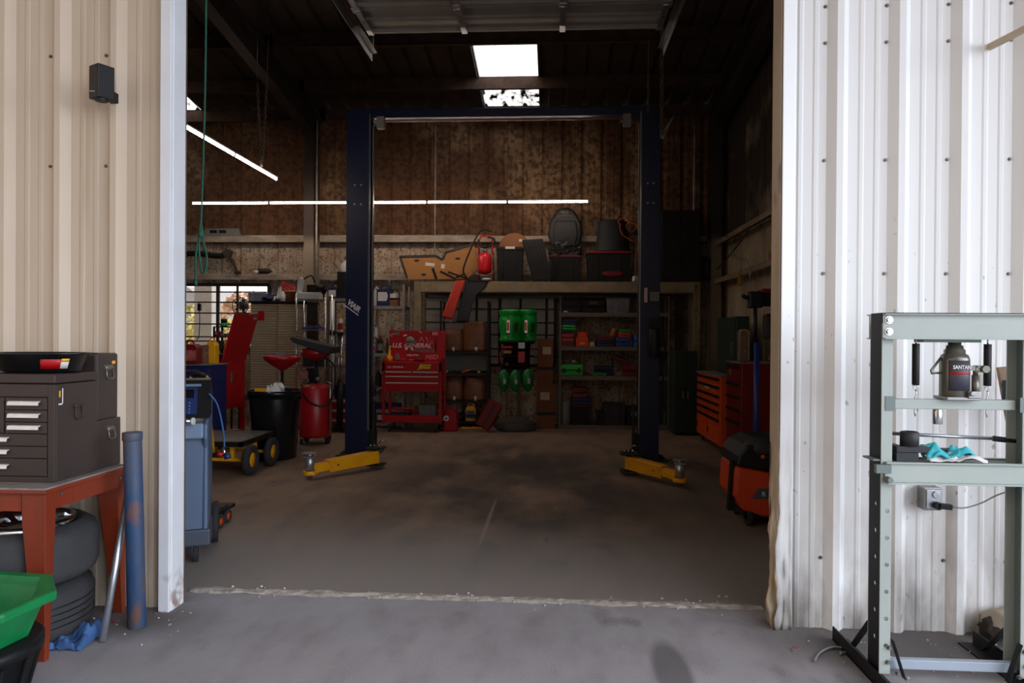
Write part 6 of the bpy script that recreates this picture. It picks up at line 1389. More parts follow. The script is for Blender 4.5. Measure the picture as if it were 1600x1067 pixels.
for a, b_ in ((651, 407), (662, 429), (715, 404)): p = W(a, b_, YK + .239); mb = MB(); mb.sphere((p.x, YK + .238, p.z), .03, 6, 0, (1.4, .15, .7)); mb.build('dent_mark', m_grime, tt)
tt = thing('wiper_blades', 'black rubber strips heaped in front of the amber panel', 'strip', (on(700), YK + .06, RT))
for a, b_, c in (((676, 419), (682, 436), .04), ((688, 424), (712, 436), .035), ((700, 425), (735, 437), .03), ((712, 434), (726, 428), .03)):
    p, q = W(*a, YK + .06), W(*b_, YK + .06); q.z = max(q.z, RT + .02); mb = MB(); mb.bar(p, q, .03, c); mb.build('strip', m_black, tt, bevel=.004)
# red tank with frame
tt = thing('sprayer_tank', 'small bright red tank in a red tube frame with black hoses on the rack', 'tank', (on(757), YK + .1, RT)); x = W(757, 410, YK + .05).x; yy = YK + .10
zt = lambda y: W(757, y, YK + .05).z
mb = MB(); mb.lathe([(.05, zt(428)), (.092, zt(425)), (.105, zt(421)), (.105, zt(401)), (.085, zt(396.5)), (.04, zt(394)), (.0001, zt(394))], (x, yy, 0), 32); mb.build('tank', mat('bright_tank_red', (214, 22, 36), .3), tt)
mb = MB(); xa, xb = W(747, 400, YK).x, W(770, 400, YK).x
mb.tube([(xa, yy + .05, RT + .03), (xa, yy + .04, zt(375)), (xa + .03, yy + .04, zt(368)), (xb - .05, yy + .04, zt(367)), (xb - .02, yy + .04, zt(372)), (xb - .02, yy + .04, zt(392)), (xb, yy + .05, zt(396)), (xb, yy + .05, RT + .03)], .013, 8); mb.bar((xa, yy + .05, RT + .015), (xb, yy + .05, RT + .015), .03, .028); mb.build('frame', m_red, tt)
mb = MB(); mb.tube([(xa - .01, yy - .02, zt(374)), (xa + .02, yy - .03, zt(382)), (x, yy - .04, zt(386)), (xb, yy - .03, zt(380)), (xb + .01, yy, zt(372)), (x + .04, yy, zt(370))], .014, 8, smooth_pts=4); mb.build('hose_loop', m_black, tt)
mb = MB(); mb.cyl((x, yy, zt(394)), (x, yy, zt(388)), .03, n=14); mb.cyl((x - .05, yy - .03, zt(391)), (x - .05, yy - .06, zt(391)), .025, n=14); mb.build('gauge', m_steel, tt)
mb = MB(); f = lambda a, b_: W(a, b_, YK + .02)
mb.tube([f(770, 398), f(774, 415), f(770, 427), f(757, 430), f(745, 428), f(737, 422)], .010, 8, smooth_pts=4); mb.build('clear_hose', mat('dull_hose', (120, 112, 90), .5), tt)
mb = MB(); mb.tube([W(768, 362, YK + .1), W(760, 359, YK + .1), W(750, 362, YK + .1), W(742, 375, YK + .1), W(735, 390, YK + .08), W(724, 420, YK + .04), W(728, 432, YK + .04), (on(735), YK + .04, RT + .012)], .014, 8, smooth_pts=5); mb.build('black_hose', m_black, tt)
# totes on the rack
def wd(a, b_, Y): return W(b_, 420, Y).x - W(a, 420, Y).x
tt = tote('black_tote', 'black storage tote with white label on the rack right of the red tank', on(796, YK), YK + .02, wd(775, 817, YK), .38, W(796, 385, YK).z - RT, RT, m_black, m_black)
p = W(797, 387, YK); mb = MB(); mb.box(p.x - .075, p.x + .075, YK + .004, YK + .012, p.z - .02, p.z + .02); mb.build('label', m_white, tt, bevel=.002)
x = W(804, 392, YK + .3).x; z_ = W(804, 388, YK + .3).z; mb = MB(); zd = W(796, 385, YK).z + .0
mb.lathe([(.0001, -.015), (.235, -.015), (.25, 0), (.235, .015), (.0001, .015)], (x, YK + .24, zd + .002), 40, 0, 'Y')
for i in range(len(mb.v)): mb.v[i].z = max(mb.v[i].z, zd + .002)
solo(mb, 'wooden_disc', 'brown half-hidden disc standing on the black tote', 'disc', m_card, (x, YK + .24, zd))
tt = tote('black_tote', 'black storage tote with thin red lid under the racing seat', on(882, YK), YK + .02, wd(856, 906, YK), .38, W(882, 398, YK).z - RT, RT, m_black, m_dred)
tt = thing('ribbed_mat', 'black ribbed rubber track mat leaning against the black tote', 'mat', (on(840, YK), YK - .0, RT)); a, b_, c, d_ = (W(815, 375, YK + .0), W(848, 373, YK + .0), W(863, 436, YK - .005), W(832, 438, YK - .005))
mb = MB(); yy0 = YK - .005
vs = [(p.x, yy0 + e_, max(p.z, RT + .002)) for e_ in (-.006, .012) for p in (a, b_, c, d_)]; mb.add(vs, [(0, 1, 2, 3), (7, 6, 5, 4), (0, 4, 5, 1), (1, 5, 6, 2), (2, 6, 7, 3), (3, 7, 4, 0)]); mb.build('sheet', m_rubber, tt, bevel=.003)
for k in range(6):
    f_ = (k + .5) / 6; p = a.lerp(b_, f_); q = d_.lerp(c, f_); p.y = q.y = yy0 - .012; q.z = max(q.z, RT + .01); mb = MB(); mb.bar(p, q, .012, .016); mb.build('rib', m_black, tt)
    mb = MB(); mb.bar(p.lerp(q, -.01), p.lerp(q, .03), .010, .02); mb.build('tip', m_grayp, tt); mb = MB(); mb.bar(p.lerp(q, .94), p.lerp(q, .99), .008, .018); mb.build('tip', m_grayp, tt)
p = W(814, 376, YK); mb = MB(); mb.box(p.x - .03, p.x + .02, yy0 - .025, yy0 - .008, p.z - .02, p.z + .02); mb.build('corner_cap', m_white, tt)
# racing seat
zs = W(882, 398, YK).z; x = W(884, 380, YK + .15).x; tt = thing('bucket_seat', 'black bucket car seat on the rack with its headrest lettering', 'seat', (x, YK + .25, zs)); sp = [(856, 366), (860, 345), (866, 336), (871, 327), (880, 324), (890, 325), (897, 328), (903, 338), (909, 350), (910, 366), (905, 385), (862, 385)]
P_ = [(W(a, b_, YK + .16).x, max(W(a, b_, YK + .16).z, zs)) for a, b_ in sp]; mb = MB(); mb.prism(P_, YK + .16, YK + .34, 'Y'); mb.build('backrest', m_black, tt, bevel=.035, seg=3)
mb = MB(); P2 = [(W(a, b_, YK + .16).x, W(a, b_, YK + .16).z) for a, b_ in ((868, 345), (900, 345), (903, 366), (898, 384), (868, 384), (864, 366))]; mb.prism(P2, YK + .13, YK + .17, 'Y'); mb.build('back_cushion', m_black, tt, bevel=.015)
for px, s_ in ((858, -1), (907, 1)): p = W(px, 384, YK + .1); mb = MB(); mb.obox((p.x - s_ * .02, YK + .12, zs + .07), (.07, .24, .14)); mb.build('side_bolster', m_black, tt, bevel=.025)
p = W(882, 330, YK + .12); text('VELO', 'seat_lettering', tt, (p.x, YK + .158, p.z - .01), .05, m_grayp, bold=.001)
mb = MB(); a, c = W(871, 337.5, YK + .15), W(895, 337.5, YK + .15); mb.tube([(a.x, YK + .155, a.z), ((a.x + c.x) / 2, YK + .15, a.z + .015), (c.x, YK + .155, c.z)], .005, 6, smooth_pts=3); mb.build('piping', m_grayp, tt)
# wires
rnd = random.Random(9); mb = MB()
for k in range(26):
    c = Vector((rnd.uniform(W(858, 380, YK).x, W(905, 380, YK).x), YK + rnd.uniform(-.0, .10), zs + rnd.uniform(.03, .16))); pts = [c + Vector((rnd.gauss(0, .07), rnd.gauss(0, .02), rnd.gauss(0, .05))) for _ in range(5)]
    for p in pts: p.y = min(max(p.y, YK - .03), YK + .12); p.z = max(p.z, zs + .012)
    mb.tube(pts, rnd.choice((.004, .006, .008)), 5, 0 if k % 4 else 1, smooth_pts=4)
for k in range(4):
    x_ = W(872 - k * 4, 390, YK).x; mb.tube([(x_, YK - .03, zs + .05), (x_ + .03, YK - .05, zs - .05), (x_ + .01, YK - .05, zs - .18 - .04 * k), (x_ - .03, YK - .045, RT + .03)], .006, 5, 0, smooth_pts=4)
solo(mb, 'wiring_harness', 'tangled black wiring harness in front of the bucket car seat', 'cable', [m_black, m_steel], (x, YK, zs))
# tub with red rim and upturned grey bin
p0_, p1_ = W(915, 420, YK).x, W(988, 420, YK).x; hz_ = W(950, 392, YK).z; tt = tote('black_tote', 'wide black tote with bright red rim under the upturned grey bin', (p0_ + p1_) / 2, YK - .0, (p1_ - p0_) * .97, .40, hz_ - RT, RT, m_black, m_red)
q = W(957, 428, YK); mb = MB(); mb.sphere((q.x, YK + .0, q.z), .09, 8, 0, (2.0, .14, .55)); mb.build('red_oval_badge', m_dred, tt)
x = W(957, 380, YK + .2).x; tt = thing('gray_bin', 'grey plastic bin standing upside down on the red-rimmed tote', 'bin', (x, YK + .2, hz_)); z1_ = W(957, 347, YK + .2).z; r0 = wd(928, 984, YK + .2) / 2
mb = MB(); mb.lathe([(r0 * 1.02, hz_ + .001), (r0 * 1.02, hz_ + .04), (r0 * .95, hz_ + .05), (r0 * .80, z1_), (r0 * .72, z1_ + .01), (.0001, z1_ + .01)], (x, YK + .2, 0), 36, 0, sy=.62); mb.build('bin', mat('bin_charcoal', (34, 36, 38), .6), tt)
mb = MB(); mb.box(x - .17, x + .18, YK + .10, YK + .3, z1_ + .01, z1_ + .035); mb.build('bin_base', m_grime, tt, bevel=.008)
mb = MB(); xx = W(930, 350, YK + .1).x; mb.tube([(xx, YK + .1, z1_ + .04), (xx - .01, YK + .08, z1_ - .1), (xx - .03, YK + .02, z1_ - .25)], .008, 6); mb.build('bin_strap', m_grayp, tt)
m_ocord = mat('orange_cord', (214, 104, 34), .6)
mb = MB(); f = lambda a, b_: W(a, b_, YK - .03)
mb.tube([f(970, 352), f(966, 345), f(975, 341), f(985, 348), f(994, 351), f(996, 360)], .007, 6, smooth_pts=4); mb.tube([f(968, 352), f(972, 366), f(984, 374), f(996, 382), f(994, 392)], .006, 6, smooth_pts=4); mb.tube([f(984, 345), f(978, 354), f(988, 362), f(996, 352)], .006, 6, smooth_pts=4); mb.tube([f(994, 392), (f(992, 430).x, YK - .03, RT + .01)], .006, 6)
solo(mb, 'extension_cord', 'orange extension cord looped over the grey bin by the right post', 'cord', m_ocord, (f(992, 430).x, YK - .03, RT))
x = on(991, YK); mb = MB(); mb.lathe([(.05, 0), (.055, .03), (.045, .09), (.0001, .1)], (x + .02, YK + .03, RT), 14); solo(mb, 'white_cup', 'small white cup at the right end of the rack beside the red-rimmed tote', 'cup', m_white, (x + .02, YK + .03, RT))
x = (W(1034, 400, YK).x + W(1094, 400, YK).x) / 2; zc = W(1060, 328, YK).z; tt = thing('black_cabinet', 'large flat black cabinet standing on the rack right of the lift', 'cabinet', (x, YK + .2, RT)); w_ = wd(1034, 1094, YK)
mb = MB(); mb.box(x - w_ / 2, x + w_ / 2, YK + .01, YK + .38, RT + .001, zc); mb.build('case', mat('matte_black_brown', (26, 22, 18), .8), tt, bevel=.01)
for s_ in (-1, 1): mb = MB(); mb.box(x + s_ * w_ / 4 - w_ / 4 + .01, x + s_ * w_ / 4 + w_ / 4 - .01, YK + .004, YK + .0098, RT + .03, zc - .03); mb.build('door', mat('matte_black_brown', (0, 0, 0)), tt, bevel=.002)
# hanging sheets
tt = thing('red_sheet', 'long red sheet hanging off the rack beam at left', 'sheet', (W(712, 470, YK - .06).x, YK - .06, RT)); c4 = [W(712, 438, YK - .05), W(727, 438, YK - .05), W(707, 499, YK - .10), W(690, 496, YK - .10)]
m_rs = mat('red_vinyl', (206, 56, 34), .5, 0, (170, 40, 26), 3, .5)
mb = MB(); mb.grid(lambda u, v: (c4[0].lerp(c4[1], u)).lerp(c4[3].lerp(c4[2], u), v) + Vector((0, -.02 * math.sin(math.pi * v), 0)), 6, 16, 0, True); mb.build('sheet', m_rs, tt, solid=.006)
mb = MB(); mb.box(c4[0].x, c4[1].x, YK - .06, YK + .06, RT + .001, RT + .006); mb.build('fold_over', m_rs, tt)
mb = MB(); mb.bar(c4[3] + Vector((0, -.005, -.03)), c4[2] + Vector((0, -.005, -.03)), .012, .035); mb.build('metal_hem', m_chrome, tt)
tt = thing('black_sheet', 'dark flexible mat drooping off the rack beside the red sheet', 'mat', (W(735, 460, YK - .05).x, YK - .05, RT)); e1, e2 = [(727, 438), (752, 438), (750, 448), (744, 458), (738, 470), (735, 484), (732, 503)], [(710, 504), (712, 490)]
mb = MB(); L1 = [(728, 438), (726, 450), (722, 462), (719, 474), (716, 486), (713, 503)]; L2 = [(764, 438), (757, 450), (746, 460), (739, 472), (736, 486), (732, 504)]
def _sh(u, v):
    k = v * 5; i = min(int(k), 4); fr_ = k - i; a = Vector(L1[i]).lerp(Vector(L1[i + 1]), fr_); b2 = Vector(L2[i]).lerp(Vector(L2[i + 1]), fr_); q = a.lerp(b2, u); return W(q.x, q.y, YK - .036 - .01 * math.sin(v * 2.5))
mb.grid(_sh, 10, 20, 0, True); mb.build('sheet', m_dkgray, tt, solid=.006); mb = MB(); mb.box(W(730, 438, YK).x, W(766, 438, YK).x, YK - .05, YK + .03, RT + .0065, RT + .014); mb.build('fold_over', m_dkgray, tt)
x = on(760, YK); mb = MB(); mb.blob((x, YK - .0, RT + .035), (.16, .07, .04), 12, .2, 7, flat=-.018); solo(mb, 'rag_scrap', 'small pale rag on the rack edge below the red tank', 'rag', m_whitec, (x, YK, RT + .014))

# ================================================================== SHELF WITH BROWN BAGS
YS = 11.13; bx0, bx1 = W(688, 600, YS).x, W(762, 600, YS).x; bz_ = [W(720, y, YS).z for y in (549, 583, 626, 648)] + [.10]
t = thing('black_shelf', 'black shelving of brown bagged goods behind the red tool cart', 'shelf', ((bx0 + bx1) / 2, YS + .16, 0))
for x in (bx0, bx1):
    for y in (YS, YS + .34): mb = MB(); mb.box(x - .015, x + .015, y, y + .03, 0, W(720, 470, YS).z); mb.build('post', m_black, t)
for z in bz_: mb = MB(); mb.box(bx0, bx1, YS, YS + .37, z - .03, z); mb.build('shelf_deck', m_black, t)
mb = MB(); z = W(720, 566, YS).z; mb.box(bx0 + .02, bx1 - .02, YS + .30, YS + .36, W(720, 580, YS).z, W(720, 553, YS).z); mb.build('back_panel', m_grayp, t)
m_bag = mat('brown_bag', (128, 76, 44), .45, 0, (90, 52, 30), 8, .7, .4, 14)
def bag(lab, px0, px1, py0, zb_b, seed):
    a, c = W(px0, py0, YS).x, W(px1, py0, YS).x; h = W((px0 + px1) / 2, py0, YS).z - zb_b; x = (a + c) / 2; t_ = thing('brown_bag', lab, 'bag', (x, YS + .15, zb_b), 0, 'brown bags on the black shelf')
    mb = MB(); n = 10; w = (c - a) / 2
    def f(u, v):
        th = 2 * math.pi * u; cs, sn = math.cos(th), math.sin(th); e = 4; rr = 1 / ((abs(cs) ** e + abs(sn) ** e) ** (1 / e)); k = (1 - .22 * max(0, v - .75) * 4); nn = _ns.noise(Vector((cs * 2 + seed, sn * 2, v * 3))) * .05
        return (x + w * 1.06 * cs * rr * k * (1 + nn), YS + .16 + .13 * sn * rr * k * (1 + nn), zb_b + .002 + h * v * (1 + .08 * nn * 10 * (v > .9)))
    mb.grid(f, 28, 12, 0, True); k0 = len(mb.v) ; mb.f.append([i * 13 + 12 for i in range(28)]); mb.mi.append(0); mb.sm.append(True); mb.f.append([i * 13 for i in range(28)]); mb.mi.append(0); mb.sm.append(False)
    mb.build('body', m_bag, t_); mb = MB(); mb.blob((x + w * .15, YS + .02, zb_b + .035), (.05, .03, .07), seed, .2, 6); mb.build('tied_end', m_whitec, t_)
bag('brown bag on the upper shelf, left of the taller bag', 690, 722, 514, bz_[0], 1); bag('taller creased brown bag on the upper shelf at right', 723, 760, 503, bz_[0], 2)
bag('dull brown bag on the lower shelf at left', 693, 722, 590, bz_[2], 3); bag('brown bag on the lower shelf at right, under the taller bag', 724, 757, 591, bz_[2], 4)
for i, (px, m, l) in enumerate(((697, m_steel, 'round silver part on the middle black shelf'), (727, m_orange, 'orange-red handled tool on the middle black shelf'), (748, m_yellow, 'small yellow part on the middle black shelf'))):
    x = W(px, 580, YS).x; z = bz_[1]; mb = MB()
    if i == 1: mb.tube([(x - .07, YS + .05, z + .012), (x + .09, YS + .09, z + .055)], .013, 8)
    elif i == 0: mb.lathe([(.035, 0), (.035, .02), (.02, .04), (.0001, .045)], (x, YS + .06, z), 16)
    else: mb.lathe([(.03, 0), (.022, .03), (.0001, .035)], (x, YS + .06, z), 10)
    solo(mb, 'small_part', l, 'part', m, (x, YS + .06, z))
x = W(735, 650, YS).x; jug('yellow_jug', 'yellow and violet container with white strap on the low black shelf', x, YS + .01, .16, .14, .28, bz_[4], m_yellow, mat('violet_label', (70, 70, 120), .5), m_white)
for px, l in ((732, 'orange-yellow offcut on the floor in front of the black shelf, left one'), (749, 'orange-yellow offcut on the floor in front of the black shelf, right one')):
    g = G(px, 667, 0); mb = MB(); mb.obox((g.x, g.y - .25, .016), (.17, .05, .03), (0, 0, R(-6))); solo(mb, 'wood_offcut', l, 'offcut', m_orange if False else m_yellow, (g.x, g.y - .25, 0), bevel=.003)

# ================================================================== DISPLAY STAND WITH GREEN JUGS
YD = 10.98; x = W(807, 600, YD).x; t = thing('display_stand', 'round black merchandise stand on a heavy round grey base', 'display stand', (x, YD, 0))
mb = MB(); mb.lathe([(.30, 0), (.315, .02), (.315, .11), (.30, .13), (.18, .15), (.08, .20), (.0001, .21)], (x, YD, 0), 48); mb.build('base', mat('stand_base_gray', (84, 80, 78), .6), t)
mb = MB(); mb.cyl((x + .03, YD, .15), (x + .03, YD, W(807, 536, YD).z), .028, n=18); mb.build('pole', m_grayp, t)
zp = W(807, 535, YD).z; zq = W(807, 576, YD).z
mb = MB(); mb.lathe([(.20, zq), (.20, zp), (.28, zp), (.28, zp - .02), (.21, zp - .02), (.21, zq)], (x, YD, 0), 8); mb.build('product_drum', m_black, t)
mb = MB()
for k in range(3): zz_ = zq + (zp - zq) * (k + .5) / 3; mb.tube([(x + .27 * math.cos(a_ * .2618), YD + .27 * math.sin(a_ * .2618), zz_) for a_ in range(24)], .005, 5, closed=True)
mb.build('wire_ring', m_black, t); mb = MB(); mb.lathe([(.03, zp + .0), (.30, zp + .0), (.30, zp + .012), (.03, zp + .012)], (x, YD, 0), 8); mb.build('top_plate', m_black, t)
m_gj = mat('green_jug_plastic', (16, 170, 60), .3, 0, (10, 130, 44), 3, .4); m_gj2 = mat('green_jug_dark', (16, 120, 50), .35, 0, (10, 90, 36), 3, .4)
def green_jug(lab, px, py0, py1, y, r, group='green jugs on top of the stand'):
    z0_, z1_ = W(px, py1, y).z, W(px, py0, y).z; z0_ = max(z0_, zp + .0125); h = z1_ - z0_; xx = W(px, 510, y).x; t_ = thing('green_jug', lab, 'jug', (xx, y, z0_), 0, group)
    mb = MB(); mb.lathe([(r * .90, 0), (r * .96, h * .04), (r * .96, h * .10), (r * .90, h * .14), (r * .86, h * .22), (r * .97, h * .36), (r, h * .60), (r * .97, h * .74), (r * .88, h * .80), (r * .97, h * .86), (r * .99, h * .96), (r * .94, h), (.0001, h)], (xx, y, z0_), 40); mb.build('body', m_gj, t_)
    mb = MB(); mb.obox((xx + r * .52, y - r * .80, z0_ + h * .46), (r * .36, .05, h * .30), (0, 0, R(33))); mb.build('hand_recess', mat('deep_green', (6, 70, 26), .5), t_, bevel=.012)
    mb = MB(); mb.obox((xx - r * .10, y - r * .985, z0_ + h * .47), (r * .34, .012, h * .42)); o_ = mb.build('label', m_chrome, t_, bevel=.03)
    mb = MB(); mb.obox((xx - r * .12, y - r * 1.03, z0_ + h * .47), (r * .18, .01, h * .26)); mb.build('label_print', m_orange, t_, bevel=.004)
    return t_
green_jug('green plastic jug with silver label on the stand, the fuller one at left', 797, 484, 535, YD - .12, .172)
green_jug('green plastic jug on the stand, partly behind the left one', 824, 484, 535, YD + .10, .155)
for (px, py, dy, r, w, l) in ((787, 595, -.31, .165, .28, 'round green jug hanging low on the stand at left'), (805, 595, -.33, .16, .30, 'round green jug hanging low on the stand in the middle'), (825, 594, -.31, .165, .28, 'round green jug hanging low on the stand at right')):
    p = W(px, py, YD + dy); t_ = thing('green_jug', l, 'jug', tuple(p), 0, 'green jugs hanging low on the stand')
    mb = MB(); mb.sphere(p, r, 12, 0, (w + .25, .45, 1.06)); mb.build('body', m_gj2, t_); mb = MB(); q = p + Vector((r * .10, -r * .45, -.01)); mb.obox(q, (r * .35, .02, r * .5)); mb.build('label', m_steel, t_, bevel=.01)
    mb = MB(); mb.bar(p + Vector((0, .02, r)), (x + (p.x - x) * .5, YD - .10, zq + .01), .012, .012); mb.build('hanger', m_black, t_)
for (px, py, w, h, m, l) in ((792, 542.5, .17, .038, m_red, 'red tube hanging on the upper ring of the stand'), (815, 540, .10, .09, m_white, 'white square pack hanging at the top of the stand'), (793, 550, .12, .05, mat('gold_pack', (150, 120, 60), .4, .3), 'gold pack hanging under the red tube'), (815, 558, .11, .17, m_red, 'red pouch hanging under the white square pack'), (782, 558, .035, .15, m_dred, 'narrow red pack hanging at the left of the stand'), (832, 543, .06, .05, m_dred, 'small red pack hanging at the right of the stand'), (792, 569, .05, .05, m_dred, 'small dark red pack low in the middle of the stand')):
    p = W(px, py, YD - .31); t_ = thing('hanging_pack', l, 'pack', tuple(p), 0, 'packs hanging on the stand'); mb = MB(); mb.obox(p, (w, .03, h)); mb.build('pack', m, t_, bevel=.008)
    mb = MB(); mb.bar(p + Vector((0, .01, h * .3)), (p.x, YD - .19, p.z + h * .3), .006, .006); mb.build('hook', m_steel, t_)
# leaning red case
a, c = W(757, 663, 10.95), W(784, 618, 10.95); t = thing('red_case', 'red tool case leaning against the foot of the stand', 'case', (a.x + .1, 10.97, 0)); Mr = Euler((0, R(32), 0)).to_matrix()
p = W(765, 640, 10.70); mb = MB(); mb.obox((p.x, 10.66, .26), (.24, .13, .44), (0, R(30), 0)); mb.build('shell', m_dred, t, bevel=.025); mb = MB(); mb.obox((p.x, 10.59, .26), (.012, .012, .40), (0, R(30), 0)); mb.build('seam', m_black, t)
mb = MB(); q = Vector((p.x, 10.66, .26)) + Euler((0, R(30), 0)).to_matrix() @ Vector((.13, 0, .0)); mb.obox(q, (.02, .03, .13), (0, R(30), 0)); mb.build('handle', m_black, t, bevel=.005)
# tall cartons
m_card2 = mat('carton_brown', (128, 78, 48), .85, 0, (106, 62, 38), 5, .5)
x = W(853, 630, 11.1).x; hL = W(853, 599, 11.1).z; m_lab = mat('carton_label', (200, 184, 160), .7)
carton('cardboard_box', 'wide upright cardboard box with white label standing on the floor', 'box', x, 11.1, wd(839, 868, 11.1), .3, hL, 0, m_card2, m_lab, m_black, 'upright cardboard boxes beside the stand', lx=-.05, lz=.72, lw=.5, lh=.17)
carton('cardboard_box', 'narrower upright cardboard box standing on top of the wide one', 'box', W(852, 560, 11.1).x, 11.105, wd(840, 864, 11.1), .28, W(852, 530, 11.1).z - hL, hL + .002, m_card2, m_lab, m_black, 'upright cardboard boxes beside the stand', lx=.10, lz=.74, lw=.55, lh=.17)

# ================================================================== SHELF OF CASES, RIGHT
YG = 11.15; gx0, gx1 = W(873, 600, YG).x, W(1046, 600, YG).x; ZG = [W(930, y, YG).z for y in (488.5, 541.5, 587.5)] + [.06]
m_shg2 = mat('worn_shelf_gray', (112, 102, 92), .6, 0, (84, 74, 64), 6, .6)
steel_shelf('long grey steel shelf of cases and boxes behind the right lift post', gx0, gx1, YG, .36, ZG, m_shg2, W(930, 462, YG).z, post=.035, lip=.062)
def case(lab, px0, px1, py0, tier, m, cat='case', depth=.20, label=None, nm='tool_case', dy=.02, style='case', group=None, z=None):
    a, c = W(px0, 560, YG).x, W(px1, 560, YG).x; z0_ = ZG[tier] + .0012 if z is None else z; h = W((px0 + px1) / 2, py0, YG).z - z0_; xx = (a + c) / 2; w = c - a
    t_ = thing(nm, lab, cat, (xx, YG + dy + depth / 2, z0_), 0, group)
    mb = MB(); mb.box(a, c, YG + dy, YG + dy + depth, z0_, z0_ + h * .46); mb.build('lower_half', m, t_, bevel=min(.012, h * .12))
    mb = MB(); mb.box(a, c, YG + dy, YG + dy + depth, z0_ + h * .5, z0_ + h); mb.build('upper_half', m, t_, bevel=min(.012, h * .12))
    mb = MB(); mb.box(a + .008, c - .008, YG + dy + .004, YG + dy + depth - .004, z0_ + h * .44, z0_ + h * .52); mb.build('seam', m_black, t_)
    mb = MB(); mb.tube([(xx - w * .15, YG + dy, z0_ + h * .55), (xx - w * .13, YG + dy - .018, z0_ + h * .5), (xx + w * .13, YG + dy - .018, z0_ + h * .5), (xx + w * .15, YG + dy, z0_ + h * .55)], .006, 6); mb.build('handle', m_black, t_)
    if label: mb = MB(); mb.box(xx - w * .2, xx + w * .2, YG + dy - .0015, YG + dy, z0_ + h * .62, z0_ + h * .88); mb.build('label', label, t_)
    return z0_ + h
m_oran = mat('red_orange_case', (226, 60, 26), .5); m_bl2 = mat('mid_blue_case', (28, 72, 150), .5); m_dblue = mat('dull_blue_case', (24, 36, 84), .5)
g_ = 'cases on the long grey shelf'
zt_ = case('dark red flat case at the bottom of the left stack, middle tier', 877, 896, 534, 1, m_dred, group=g_)
zt_ = case('red flat case on the dark red case, middle tier left', 877, 897, 521, 1, m_red, z=zt_ + .001, group=g_)
zt_ = case('dark flat case under the lime case, middle tier left', 878, 897, 515.5, 1, m_dkgray, z=zt_ + .001, group=g_)
zt_ = case('lime green rounded case in the left stack, middle tier', 878, 899, 507.5, 1, m_lime, z=zt_ + .001, group=g_)
zt_ = case('dull blue case topping the left stack, middle tier', 878, 902, 498, 1, m_dblue, z=zt_ + .001, group=g_)
x0_, x1_ = W(900, 530, YG).x, W(920, 530, YG).x; t_ = thing('tool_case', 'bright red-orange stepped case with handle on the middle tier', 'case', ((x0_ + x1_) / 2, YG + .1, ZG[1] + .001), 0, g_); zf = lambda y: W(910, y, YG).z
mb = MB(); mb.prism([(x0_, ZG[1] + .001), (x1_, ZG[1] + .001), (x1_, zf(531)), (x1_ - .02, zf(526)), (x0_ + .02, zf(526)), (x0_, zf(531))], YG + .02, YG + .22, 'Y'); mb.build('body', m_oran, t_, bevel=.006)
mb = MB(); mb.box(x0_ + .035, x1_ - .03, YG + .04, YG + .2, zf(526) + .001, zf(519)); mb.build('upper_box', m_oran, t_, bevel=.006); mb = MB(); mb.tube([(x0_ + .07, YG + .1, zf(520)), (x0_ + .08, YG + .1, zf(517)), (x1_ - .08, YG + .1, zf(517)), (x1_ - .07, YG + .1, zf(520))], .007, 6); mb.build('handle', m_oran, t_); mb = MB(); mb.box(x0_ + .06, x1_ - .06, YG + .018, YG + .02, zf(538), zf(535)); mb.build('label', m_yellow, t_)
carton('small_carton', 'small white and tan carton beside the red-orange case', 'box', W(925.5, 530, YG).x, YG + .03, .075, .09, .075, ZG[1] + .001, m_lab, m_white)
zt_ = case('dark blue case lying under the dark red one, middle tier', 932, 957, 532, 1, m_dblue, group=g_); case('dark red case lying on the dark blue one, middle tier', 934, 956, 525, 1, m_dred, z=zt_ + .001, group=g_)
t_ = thing('filter', 'tan cylinder filter tilted on the dark blue and dark red cases', 'filter', (W(959, 520, YG).x, YG + .12, zt_)); p = W(959, 520, YG + .08); mb = MB(); mb.cyl(p + Vector((-.02, 0, -.062)), p + Vector((.02, 0, .062)), .052, n=20); mb.build('body', mat('tan_filter', (150, 86, 44), .7), t_, bevel=.006); mb = MB(); mb.cyl(p + Vector((.02, 0, .062)), p + Vector((.022, 0, .068)), .035, n=16); mb.build('end_plate', m_steel, t_)
zt_ = case('mid blue box under the red-orange and green cases, middle tier right', 962, 985, 527, 1, m_bl2, group=g_, depth=.22)
zt_ = case('thin red-orange case between the mid blue box and green case', 966, 986, 520, 1, m_oran, z=zt_ + .001, group=g_)
case('thin green case topping the right stack, middle tier', 967, 984, 514.5, 1, mat('pale_green_case', (54, 150, 70), .5), z=zt_ + .001, group=g_)
case('bright blue box by the right lift post, middle tier', 990, 1004, 523, 1, mat('bright_blue_case', (40, 100, 190), .5), group=g_)
# lower tier
t_ = case('bright green case with two dark round wheels, lower tier left', 876, 911, 570, 2, m_lime, group=g_)
for px in (881.5, 904.5): p = W(px, 579, YG + .018); mb = MB(); mb.tube([(p.x + .026 * math.cos(a_ * .5236), YG + .012, p.z + .03 * math.sin(a_ * .5236)) for a_ in range(12)], .009, 6, closed=True); solo(mb, 'black_ring', 'black ring on the front of the bright green case, ' + ('left' if px < 890 else 'right'), 'ring', m_black, (p.x, YG + .012, p.z))
mb = MB(); p = W(903, 562, YG + .1); zt2 = W(893, 570, YG).z + .001
mb.tube([(p.x - .10, YG + .1, zt2 + .02), (p.x - .06, YG + .1, zt2 + .07), (p.x - .02, YG + .1, zt2 + .02)], .010, 6, smooth_pts=3); mb.tube([(p.x, YG + .1, zt2 + .004), (p.x, YG + .1, zt2 + .15), (p.x + .03, YG + .1, zt2 + .20)], .004, 6); solo(mb, 'shackle', 'small chrome shackle and rod on the bright green case', 'shackle', m_chrome, (p.x, YG + .1, zt2))
case('flat green case on the lower tier in the middle', 927, 948, 583, 2, mat('mid_green_case', (56, 150, 50), .5), group=g_, depth=.14)
